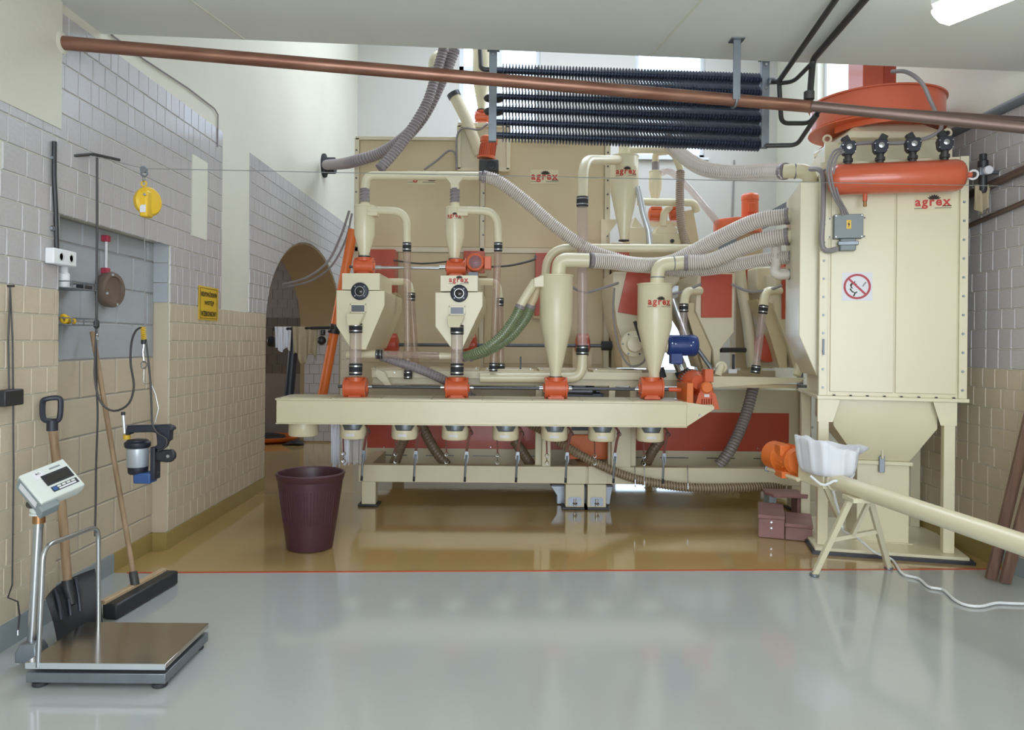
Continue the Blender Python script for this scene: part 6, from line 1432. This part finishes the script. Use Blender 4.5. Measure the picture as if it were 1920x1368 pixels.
b = MB(); b.cyl(P(238, 815, D4), P(238, 823, D4), .02, 12); obj('thread_cone', b, 'sign_yellow', sp_)
def lcable(parent, pts, r, m='cable'):
    b = MB(); b.tube(resample(cr(PP(pts), 8), .025), r, 8); return obj('cord', b, m, parent)
lcable(hr, [(181, 612, 4.46), (179, 660, 4.46), (178, 710, 4.46), (188, 752, 4.46), (212, 770, 4.47), (240, 758, 4.48), (251, 725, 4.49), (245, 680, 4.49), (247, 640, 4.49), (256, 618, 4.49), (266, 614, 4.49)], .0065)
lcable(st_, [(274, 640, 4.49), (277, 665, 4.49), (282, 715, 4.49), (284, 760, 4.47), (286, 795, 4.45), (296, 812, 4.45), (312, 822, 4.45), (310, 838, 4.45), (296, 845, 4.46)], .006)
lcable(hr, [(180, 640, 4.5), (181, 720, 4.5), (183, 780, 4.5), (180, 880, 4.5), (179, 960, 4.45), (178, 1005, 4.42)], .006)
# socket box and conduit on the near pier
sx_ = thing('socket_box', 'white double socket box on the tiled pier', 'socket', (XL + .03, 4.0, P(105, 482, 4.0).z))
def lw_box(px0, px1, py0, py1, x, th):
    y0, y1 = abs(x) * FPX / (CX - px0), abs(x) * FPX / (CX - px1); z0, z1 = P((px0 + px1) / 2, py1, (y0 + y1) / 2).z, P((px0 + px1) / 2, py0, (y0 + y1) / 2).z
    return x, x + th, y0, y1, z0, z1
q = lw_box(82, 126, 468, 497, XL + .007, .05); b = MB(); b.box(*q); sb = obj('case', b, 'white', sx_, bev=.006)
for f in (.3, .74):
    yc = q[2] + (q[3] - q[2]) * f; b = MB(); b.lathe((q[1], yc, (q[4] + q[5]) / 2), (1, 0, 0), [(.022, 0), (.024, .004), (.02, .005), (.018, -.004)], 18); obj('outlet', b, 'pale_plastic', sb)
b = MB(); yq = (q[2] + q[3]) / 2 - .02
b.tube([(XL + .02, yq, q[5]), (XL + .02, yq - .01, q[5] + .2), (XL + .02, yq - .03, q[5] + .4), (XL + .02, yq - .03, P(98, 265, 4.05).z)], .012, 8); obj('power_conduit', b, 'black', None, 'black cable clipped up the tiled pier above the white socket', 'cable')
for zz in (P(98, 296, 4.05).z, P(98, 428, 4.05).z): bolt(sx_, (XL + .008, yq - .03, zz), (1, 0, 0), .016, 'galv', 'cable_clip')
# charger hung on a nail
cg = thing('power_adapter', 'small black power adapter hanging by its cables at the left edge', 'adapter', P(12, 745, 3.7))
q = lw_box(-12, 24, 730, 760, XL + .007, .06); b = MB(); b.box(*q); obj('case', b, 'black', cg, bev=.006)
b = MB(); b.tube([(XL + .02, 3.7, P(14, 538, 3.7).z), (XL + .02, 3.69, P(12, 640, 3.7).z), (XL + .02, 3.7, q[5])], .004, 6); obj('cable', b, 'cable', cg)
b = MB(); b.tube([(XL + .02, 3.7, P(14, 538, 3.7).z), (XL + .022, 3.72, P(18, 640, 3.7).z), (XL + .02, 3.73, P(20, 730, 3.7).z), (XL + .02, 3.74, P(22, 900, 3.7).z), (XL + .025, 3.73, P(22, 1100, 3.7).z), (XL + .05, 3.66, P(10, 1120, 3.66).z), (XL + .06, 3.72, P(28, 1130, 3.7).z), (XL + .05, 3.75, P(42, 1160, 3.7).z), (XL + .05, 3.74, P(40, 1190, 3.7).z)], .004, 6); obj('lead', b, 'cable', cg)
b = MB(); b.cyl((XL + .005, 3.7, P(14, 536, 3.7).z), (XL + .04, 3.7, P(14, 536, 3.7).z), .006, 8); obj('nail', b, 'iron', cg)
b = MB(); b.cyl((XL + .05, 3.74, P(40, 1186, 3.7).z), (XL + .05, 3.74, P(40, 1196, 3.7).z), .008, 8); obj('plug', b, 'steel', cg)
# wire baskets in the niche corner
for i, (py0, py1, lab) in enumerate(((530, 543, 'small grey wire basket holding a white bottle at the niche edge'), (597, 610, 'small grey wire basket holding yellow bits below the bottle'))):
    t = thing('wire_basket', lab, 'basket', (XL - .04, 4.3, P(145, py1, 4.3).z), 'wire baskets')
    z0, z1 = P(145, py1, 4.3).z, P(145, py0, 4.3).z
    b = MB(); b.box(XL - .105, XL + .06, 4.16, 4.42, z0, z0 + .006); obj('tray', b, 'galv', t)
    for (p, q_) in (((XL - .1, 4.17), (XL - .1, 4.41)), ((XL + .055, 4.17), (XL + .055, 4.41)), ((XL - .1, 4.17), (XL + .055, 4.17)), ((XL - .1, 4.41), (XL + .055, 4.41))):
        b = MB(); b.bar((*p, z1), (*q_, z1), .006, .006); obj('rim_wire', b, 'galv', t)
    for (x, y) in ((XL - .1, 4.17), (XL + .055, 4.17), (XL - .1, 4.41), (XL + .055, 4.41), (XL + .055, 4.29)):
        b = MB(); b.bar((x, y, z0), (x, y, z1), .005, .005); obj('upright_wire', b, 'galv', t)
    if i == 0:
        bt = thing('bottle', 'white plastic bottle standing in the upper wire basket', 'bottle', (XL - .02, 4.2, z0 + .006))
        b = MB(); b.lathe((XL - .02, 4.215, z0 + .006), (0, 0, 1), [(.03, 0), (.032, .005), (.032, .075), (.02, .09)], 18); obj('bottle_body', b, 'white', bt)
        b = MB(); b.lathe((XL - .02, 4.215, z0 + .094), (0, 0, 1), [(.02, 0), (.024, .003), (.019, .05)], 16); obj('cap', b, 'sign_white', bt)
        b = MB(); b.box(XL + .0, XL + .05, 4.3, 4.39, z0 + .006, z0 + .03); obj('black_clip', b, 'black', None, 'small black tool lying in the upper wire basket', 'tool', bev=.006)
    else:
        for k, (x, y, r) in enumerate(((XL - .0, 4.19, .03), (XL - .02, 4.26, .026), (XL + .02, 4.245, .02))):
            b = MB(); b.torus((x, y, z0 + .006 + r * .95), (.3, 1, .2), r * .7, r * .3, 16, 8); obj('tape_roll', b, 'yellow', None, ['yellow roll at the left in the lower wire basket', 'yellow roll in the middle of the lower wire basket', 'small yellow roll at the front of the lower wire basket'][k], 'roll', 'yellow rolls')
# round brown device and red-ended rod on the niche wall
NX = XL - .107
dv = thing('round_buzzer', 'round brown cast device with pale screws on the niche wall', 'alarm', (NX + .03, 4.8, P(200, 543, 4.8).z))
zc = P(200, 543, 4.8).z
b = MB(); b.lathe((NX, 4.80, zc), (1, -.15, 0), [(.085, 0), (.11, .02), (.115, .06), (.108, .075), (.085, .078), (.08, .066), (.02, .062)], 32); rb = obj('case', b, 'brown_cast', dv)
for k in range(4): bolt(rb, (NX + .076, 4.79 + .097 * math.cos(k * PI / 2 + .3), zc + .097 * math.sin(k * PI / 2 + .3)), (1, -.15, 0), .009, 'alu')
rr_ = thing('red_white_rod', 'thin white rod with crimson ends on the niche wall above the round device', 'rod', (NX + .02, 4.78, P(195, 508, 4.78).z))
z0, z1 = P(196, 508, 4.78).z, P(195, 447, 4.78).z
b = MB(); b.cyl((NX + .025, 4.78, z0), (NX + .025, 4.78, z1), .008, 10); obj('rod', b, 'sign_white', rr_)
for zz in (z0, z1): b = MB(); b.box(NX, NX + .045, 4.76, 4.80, zz - .02, zz + .02); obj('end_clip', b, 'crimson', rr_, bev=.005)
# yellow sign
sg = thing('yellow_sign', 'yellow entry-forbidden sign with black lettering on the tiled wall', 'sign', (XL + .01, 6.2, P(387, 600, 6.2).z))
sy0, sy1 = abs(XL) * FPX / (CX - 369), abs(XL) * FPX / (CX - 405.5); sz0, sz1 = P(387, 600, 6.2).z, P(387, 538, 6.2).z
mp2 = flatmap((XL + .009, (sy0 + sy1) / 2, (sz0 + sz1) / 2), (0, 1, 0), (0, 0, 1)); W2, H2 = (sy1 - sy0), (sz1 - sz0)
mpp = lambda a, b_, n: Vector((XL + .009 + n, (sy0 + sy1) / 2 + a, (sz0 + sz1) / 2 + b_))
obj('plate', patch(mpp, -W2 / 2, W2 / 2, -H2 / 2, H2 / 2, 0, .004, 1), 'sign_yellow', sg)
for u0, u1, v0, v1 in ((-.43, .43, .44, .455), (-.43, .43, -.455, -.44), (-.44, -.425, -.455, .455), (.425, .44, -.455, .455)):
    obj('border_line', patch(mpp, u0 * W2, u1 * W2, v0 * H2, v1 * H2, .004, .0052, 1), 'ink', sg)
lettering('NIEUPOWAŻNIONYM', mpp, 0, .29 * H2, .8 * W2, .19 * H2, 'ink', sg, n=.0058)
lettering('WSTĘP', mpp, .02 * W2, -.0 * H2, .5 * W2, .17 * H2, 'ink', sg, n=.0058)
lettering('WZBRONIONY', mpp, 0, -.31 * H2, .8 * W2, .16 * H2, 'ink', sg, n=.0058)
# thin conduit high on the left wall
b = MB(); yy = lambda px: abs(XL) * FPX / (CX - px)
b.tube([(XL + .012, yy(px), P(px, py, yy(px)).z) for px, py in ((200, 65), (260, 110), (345, 165), (395, 203), (402, 215), (402, 275))], .006, 6); obj('wall_conduit', b, 'hose_grey', None, 'thin conduit slanting down the left wall to the plaster patch', 'conduit')

# ================================================================ scale, shovel, broom, bin
D0, D1 = 3.30, 3.78
sx0, sx1 = P(47, 1243, D0).x, P(311, 1243, D0).x; pz = P(180, 1243, D0).z
sc = thing('platform_scale', 'steel platform scale with column-mounted display at the lower left', 'scale', ((sx0 + sx1) / 2, (D0 + D1) / 2, 0))
b = MB(); b.box(sx0, sx1, D0, D1, pz - .022, pz); obj('platform', b, 'brushed', sc, bev=.002)
b = MB(); b.box(sx0 + .002, sx1 - .002, D0 - .003, D0, pz - .026, pz - .001); obj('platform_edge', b, 'alu', sc)
b = MB(); b.box(sx0 + .05, sx1 - .05, D0 + .03, D1 - .03, pz - .052, pz - .022); obj('load_frame', b, 'black', sc)
fz1 = P(180, 1262, D0).z; fz0 = P(180, 1281, D0).z
b = MB(); b.box(sx0 + .004, sx1 - .002, D0, D0 + .04, fz0, fz1); obj('frame_bar', b, 'galv', sc, bev=.003)
b = MB(); b.box(sx0 + .004, sx1 - .002, D1 - .04, D1, fz0, fz1); obj('frame_bar', b, 'galv', sc, bev=.003)
for xx in (sx0 + .004, sx1 - .042):
    b = MB(); b.box(xx, xx + .04, D0 + .04, D1 - .04, fz0, fz1); obj('frame_bar', b, 'galv', sc, bev=.003)
for xx in (sx0 + .05, sx1 - .04):
    for yy_ in (D0 + .03, D1 - .05):
        b = MB(); b.lathe((xx, yy_, .001), (0, 0, 1), [(.03, 0), (.034, .004), (.032, .018), (.012, .022), (.012, fz0)], 20); ft = obj('foot', b, 'rubber', sc)
        b = MB(); b.cyl((xx, yy_, .02), (xx, yy_, fz0 + .005), .011, 12); obj('foot_screw', b, 'steel', ft)
hx = sx0 + .055
b = MB(); b.tube(fil([Vector((hx, D0 + .005, pz - .02)), Vector((hx + .015, D0 + .01, P(75, 1025, D0).z)), Vector((hx + .02, D1 - .03, P(180, 985, D1 - .03).z)), Vector((hx + .02, D1 - .02, pz))], .07, 8), .011, 12); obj('handle_loop', b, 'steel', sc)
colb = P(60, 1205, 3.52); colt = P(73, 968, 3.52)
b = MB(); b.loft([[Vector((colb.x, 3.52, z)) + Vector((i * w_, j * w_, 0)) for i, j in ((-1, -1), (1, -1), (1, 1), (-1, 1))] for w_, z in ((.05, fz0 + .01), (.05, colb.z - .03), (.036, colb.z + .01))]); obj('column_foot', b, 'galv', sc, bev=.006)
b = MB(); b.cyl(colb, colt, .021, 18); obj('column', b, 'steel', sc)
b = MB(); b.cyl(colt - Vector((0, 0, .03)), colt + Vector((0, 0, .012)), .027, 18); obj('collar', b, 'brass', sc)
b = MB(); b.lathe(colt + Vector((0, 0, .01)), (0, 0, 1), [(.04, 0), (.04, .008), (.034, .01), (.034, .016), (.04, .018), (.038, .03), (.034, .07)], 20); obj('swivel', b, 'pale_plastic', sc)
b = MB(); b.cyl(P(57, 945, 3.5), P(72, 945, 3.45), .02, 14); obj('clamp_knob', b, 'black', sc)
# display head, tilted
dc0 = P(96, 907, 3.46); rt_ = (P(122, 866, 3.54) - P(66, 888, 3.42)).normalized(); dn = (P(141, 918, 3.47) - P(113, 862, 3.54)).normalized()
dn = (dn - rt_ * dn.dot(rt_)).normalized(); nn = rt_.cross(-dn).normalized(); nn = nn if nn.y < 0 else -nn
DM = Matrix.Translation(dc0) @ Matrix(((rt_.x, -nn.x, -dn.x, 0), (rt_.y, -nn.y, -dn.y, 0), (rt_.z, -nn.z, -dn.z, 0), (0, 0, 0, 1)))
hw, hh = .104, .088
b = MB(DM); b.loft([[(-hw, -.03, -hh), (hw, -.03, -hh), (hw, -.03, hh), (-hw, -.03, hh)], [(-hw, .01, -hh), (hw, .01, -hh), (hw, .01, hh), (-hw, .01, hh)], [(-hw + .012, .05, -hh + .01), (hw - .012, .05, -hh + .01), (hw - .012, .05, hh - .01), (-hw + .012, .05, hh - .01)]]); hd_ = obj('display_head', b, 'pale_plastic', sc, bev=.006)
b = MB(DM); b.box(-hw - .004, -hw, -.02, .045, -hh + .0, hh - .01); obj('side_plate', b, 'grey_plastic', hd_)
b = MB(DM); b.box(-hw - .0055, -hw - .004, -.01, .025, -hh + .02, hh - .03); obj('side_label', b, 'sign_white', hd_)
b = MB(DM); b.box(-.035, hw - .012, -.033, -.03, -.022, .04); obj('screen', b, 'black', hd_, bev=.002)
b = MB(DM); b.box(-.022, hw - .026, -.0345, -.033, -.01, .028); obj('screen_glass', b, 'screen', hd_)
b = MB(DM); b.box(-.03, hw - .014, -.033, -.03, -.062, -.034); kp = obj('keypad', b, 'dark_steel', hd_)
for k in range(5): b = MB(DM); b.box(-.026 + k * .022, -.009 + k * .022, -.0345, -.033, -.047, -.038) if k else b.box(-.027, -.008, -.0345, -.033, -.058, -.038); obj('key', b, 'tool_blue' if k == 0 else 'pale_plastic', kp)
b = MB(DM); b.box(-.002, .078, -.0345, -.033, -.059, -.051); obj('key_strip', b, 'sign_white', kp)
b = MB(DM); b.box(-.058, -.012, -.0315, -.03, .028, .066); pl_ = obj('paper_label', b, 'sign_white', hd_)
mD = lambda a, b_, n: DM @ Vector((a, -.0318 - n, b_))
lettering('RC', mD, -.035, .058, .02, .010, 'ink', pl_, n=.0006)
b = MB(DM); b.box(.02, .07, -.0315, -.03, .056, .064); obj('model_strip', b, 'grey_plastic', hd_)
b = MB(DM); b.box(-hw - .01, -.03, -.01, .05, -hh - .03, -hh + .005); obj('tilt_bracket', b, 'grey_plastic', hd_, bev=.006)
# snow shovel
sv = thing('grain_shovel', 'black plastic shovel with wooden shaft leaning on the tiled wall behind the scale', 'shovel', P(140, 1185, 3.86))
top = P(98, 800, 3.98); bot = P(128, 1105, 3.90)
b = MB(); b.tube([top, top.lerp(bot, .5) + Vector((.01, 0, 0)), bot], [.021, .022, .021], 12); obj('shaft', b, 'wood', sv)
g0 = P(97, 770, 3.99)
b = MB(); b.tube(fil([top + Vector((0, 0, -.02)), top + Vector((0, 0, .035))], .01), .027, 12); obj('grip_socket', b, 'navy', sv)
b = MB(); pts = [top + Vector((0, 0, .03)), P(82, 785, 3.96), P(80, 757, 3.96), P(86, 748, 3.96), P(110, 746, 3.98), P(114, 757, 3.98), P(111, 785, 3.98), top + Vector((.0, 0, .03))]
b.tube(cr(pts, 5), .014, 8); obj('d_grip', b, 'navy', sv)
b = MB(); rows_ = []
TL, TRt, BL, BR = P(86, 1122, 3.80), P(178, 1066, 4.02), P(108, 1205, 3.72), P(193, 1180, 3.98)
BL.z = max(BL.z, .01); BR.z = max(BR.z, .01)
nU, nV = 10, 6; front = []
for i in range(nV + 1):
    for j_ in range(nU + 1):
        u, v = j_ / nU, i / nV; p = TL.lerp(TRt, u).lerp(BL.lerp(BR, u), v)
        p += Vector((-.05, .0, 0)) * math.sin(PI * u) * 1.0 + Vector((.02, -.02, 0)) * math.sin(PI * v)
        front.append(p)
k_ = len(front); fs = []
for i in range(nV):
    for j_ in range(nU):
        a = i * (nU + 1) + j_; fs += [(a, a + 1, a + nU + 2, a + nU + 1), (k_ + a, k_ + a + nU + 1, k_ + a + nU + 2, k_ + a + 1)]
for i in range(nV):
    for j_ in (0, nU): a = i * (nU + 1) + j_; fs.append((a, a + nU + 1, k_ + a + nU + 1, k_ + a))
for j_ in range(nU):
    for i in (0, nV): a = i * (nU + 1) + j_; fs.append((a, k_ + a, k_ + a + 1, a + 1))
b.add(front + [p + Vector((-.006, .006, 0)) for p in front], fs); bld = obj('blade', b, 'black', sv, ang=60)
for u in (.3, .5, .7):
    p = TL.lerp(TRt, u) + Vector((-.03, 0, 0)); q = TL.lerp(TRt, u).lerp(BL.lerp(BR, u), .6) + Vector((-.02, -.02, 0)); b = MB(); b.tube([p, p.lerp(q, .5) + Vector((.012, -.012, 0)), q], .009, 8); obj('blade_rib', b, 'navy', bld)
b = MB(); b.tube([bot + (top - bot).normalized() * .05, bot, bot.lerp(TL.lerp(TRt, .45).lerp(BL.lerp(BR, .45), .4), 1)], [.028, .028, .016], 10); obj('blade_socket', b, 'black', sv)
# broom
bm2 = thing('push_broom', 'wide black push broom with long wooden handle leaning in the niche', 'broom', P(262, 1125, 4.42))
hp0 = P(205, 1155, 4.1); hp1 = P(322, 1086, 4.72); hp0.z = hp1.z = .045
b = MB(); b.bar(hp0, hp1, .09, .085); obj('bristles', b, 'black', bm2, bev=.012)
b = MB(); b.bar(hp0 + Vector((-.04, 0, .05)), hp1 + Vector((-.04, -.02, .05)), .035, .022); obj('head_board', b, 'light_wood', bm2, bev=.004)
hb = hp0.lerp(hp1, .46) + Vector((-.03, 0, .06)); ht = P(173, 622, 4.56)
b = MB(); b.tube([hb, ht], .0145, 12); obj('handle', b, 'wood', bm2)
b = MB(); b.lathe(hb - Vector((0, 0, .005)), ht - hb, [(.024, 0), (.024, .07), (.019, .08)], 12); obj('socket', b, 'iron', bm2)
# plum bin
bd_ = EYE / ((1024 - CY) / FPX + .0035); bc = P(581, 1024, bd_); 
pb = thing('waste_bin', 'dark plum plastic waste bin standing on the olive floor', 'bin', (bc.x, bd_, 0))
H_ = .56; Rt, Rb = .245, .168
b = MB(); b.lathe((bc.x, bd_, .002), (0, 0, 1), [(Rb - .03, 0), (Rb, .004), (Rb + (Rt - Rb) * .93, H_ - .05), (Rt, H_ - .045), (Rt + .008, H_ - .01), (Rt + .003, H_), (Rt - .01, H_ - .004), (Rt - .02, H_ - .05), (Rb - .012, .02), (.01, .018)], 40); obj('bucket', b, 'bin_plum', pb)
b = MB(); b.torus((bc.x, bd_, H_ - .004), (0, 0, 1), Rt, .011, 40, 8); obj('rim', b, 'bin_plum', pb)
for k in range(22):
    t = -PI * .85 + k * PI * .7 / 21; ca, sa = math.cos(t), math.sin(t); b = MB(); z0, z1 = .2, .45
    r0, r1 = Rb + (Rt - Rb) * .93 * z0 / (H_ - .05), Rb + (Rt - Rb) * .93 * z1 / (H_ - .05)
    b.bar((bc.x + r0 * ca, bd_ + r0 * sa, z0), (bc.x + r1 * ca, bd_ + r1 * sa, z1), .004, .004); obj('rib', b, 'bin_plum', pb)

# ================================================================ arch passage things
op = thing('orange_auger', 'orange tube leaning in front of the arch, held by a black clamp', 'tube', (P(605, 745, 8.2).x, 8.2, 0))
a, c = P(662, 430, 8.2), P(603, 750, 8.2); e = P(596, 789, 8.2)
b = MB(); b.tube([a, c, e], .052, 18); obj('tube_body', b, 'bright_orange', op)
cl2 = P(627, 616, 8.2); b = MB(); ax = (c - a).normalized(); b.lathe(cl2 - ax * .05, ax, [(.056, 0), (.064, .003), (.064, .1), (.056, .103)], 18); obj('clamp', b, 'black', op)
b = MB(); b.tube([cl2 + Vector((.05, 0, 0)), P(668, 612, 8.45)], .014, 8); obj('brace', b, 'iron', op)
b = MB(); b.tube([P(627, 614, 8.14), P(575, 615, 8.3), P(513, 617, 8.5)], .017, 10); obj('rail', b, 'black', op)
b = MB(); b.lathe(P(605, 618, 8.15), (0, 0, -1), [(.03, 0), (.03, .05), (.02, .06)], 14); obj('rail_stop', b, 'black', op)
b = MB(); b.ball(P(603, 638, 8.2), .05, 16); obj('ball_knob', b, 'black', op)
b = MB(); b.lathe(P(503, 640, 8.6), (1, 0, 0), [(.05, 0), (.06, .01), (.06, .07), (.03, .09)], 18); obj('hand_wheel', b, 'black', op)
hanging_cloth('rag', 'white crumpled rag hanging over the rail in the arch', 'rag', PX(516, 8.42), PX(547, 8.42), 8.40, PZ(664, 8.42), PZ(612, 8.42, 530), 'cloth', 3, .025, .18)
hanging_cloth('towel', 'beige towel hanging over the rail in the arch', 'towel', PX(550, 8.32), PX(598, 8.32), 8.28, PZ(686, 8.32), PZ(612, 8.32, 575), 'cloth_beige', 2.5, .03, .3)
b = MB(); b.tube([P(552, 665, 8.9), P(545, 740, 8.9), P(538, 800, 8.9)], .035, 12); q = P(540, 760, 8.9)
b = MB(); a, c = P(553, 619, 8.52), P(538, 788, 8.52); b.tube([a, c], .055, 14); obj('lower_post', b, 'navy', op)
wb = thing('orange_tray', 'orange plastic tray with dark contents on the floor in the arch', 'tray', (P(500, 815, 11.3).x, 11.3, 0))
q = P(500, 815, 11.3)
b = MB(); loops = []
for r, z in ((.22, .0), (.3, .02), (.38, .07), (.4, .09), (.36, .09), (.25, .03)): loops.append([(q.x + r * 1.3 * math.cos(2 * PI * j / 24), 11.3 + r * math.sin(2 * PI * j / 24), max(.002, z + .3 - .3)) for j in range(24)])
b.loft(loops); obj('tray_shell', b, 'bright_orange', wb)
b = MB(); b.lathe((q.x, 11.3, .045), (0, 0, 1), [(.28, 0), (.27, .05), (.15, .075), (.01, .08)], 20); obj('contents', b, 'black', wb)
fb_ = P(552, 834, 1); v = (834 - CY) / FPX + .0027; d = EYE / v; q = P(550, 834, d)
b = MB(); loops = []
for x, w_, h in ((-.17, .01, .01), (-.12, .05, .03), (-.03, .08, .07), (.08, .08, .065), (.13, .07, .05), (.15, .03, .02)): loops.append([(q.x + x, d + w_ * math.cos(2 * PI * j / 12), max(.002, h * .5 + h * .5 * math.sin(2 * PI * j / 12))) for j in range(12)])
b.loft(loops); obj('floor_squeegee', b, 'black', None, 'flat black object lying on the floor in the arch', 'tool', ang=60)

# ================================================================ cables on the machine
def mcable(label, pts, r, m='cable_grey', group=None): 
    b = MB(); b.tube(resample(cr(PP(pts), 8), .04), r, 6); return obj('machine_cable', b, m, None, label, 'cable', group)
mcable('grey cable bundle sagging from the cabinet edge down into the arch, upper strand', [(655, 395, 8.3), (640, 440, 8.3), (615, 490, 8.3), (575, 520, 8.35), (530, 533, 8.4)], .014)
mcable('grey cable bundle sagging from the cabinet edge down into the arch, lower strand', [(660, 400, 8.32), (648, 450, 8.32), (620, 500, 8.32), (578, 528, 8.37), (530, 538, 8.42)], .012)
mcable('dark cable between the valve motor and the right riser', [(922, 500, 7.4), (960, 497, 7.6), (1000, 487, 7.8), (1004, 480, 7.9)], .012, 'cable')
mcable('thin dark cable drooping behind the two hopper valves', [(738, 488, 8.19), (790, 494, 8.15), (850, 489, 8.17), (872, 486, 8.19)], .01, 'cable')
mcable('grey cable arching from the cabinet to the inlet box', [(795, 318, 8.42), (820, 300, 8.4), (840, 283, 8.35), (852, 285, 8.32), (856, 300, 8.3), (856, 318, 8.3)], .012)
mcable('grey cable from the inlet box corner up to the red motor', [(856, 300, 8.28), (857, 255, 8.28), (870, 240, 8.25), (898, 243, 8.1), (915, 232, 8.05)], .012)
mcable('cable drooping behind the plain big cyclone to the right, upper one', [(1068, 535, 7.2), (1095, 548, 7.15), (1130, 540, 7.2), (1160, 530, 7.3)], .014)
mcable('cable drooping beside the tilted red separator', [(1152, 540, 7.25), (1150, 590, 7.2), (1160, 650, 7.15), (1180, 685, 7.1), (1205, 680, 7.0), (1212, 660, 6.95)], .010)
mcable('grey cable pair crossing from the logo cyclone to the middle separator', [(1258, 552, 7.1), (1285, 545, 7.12), (1315, 532, 7.15)], .014)
mcable('grey cable pair sagging between the middle and right separators', [(1372, 532, 7.15), (1400, 545, 7.1), (1435, 545, 7.1), (1466, 535, 7.15)], .015)
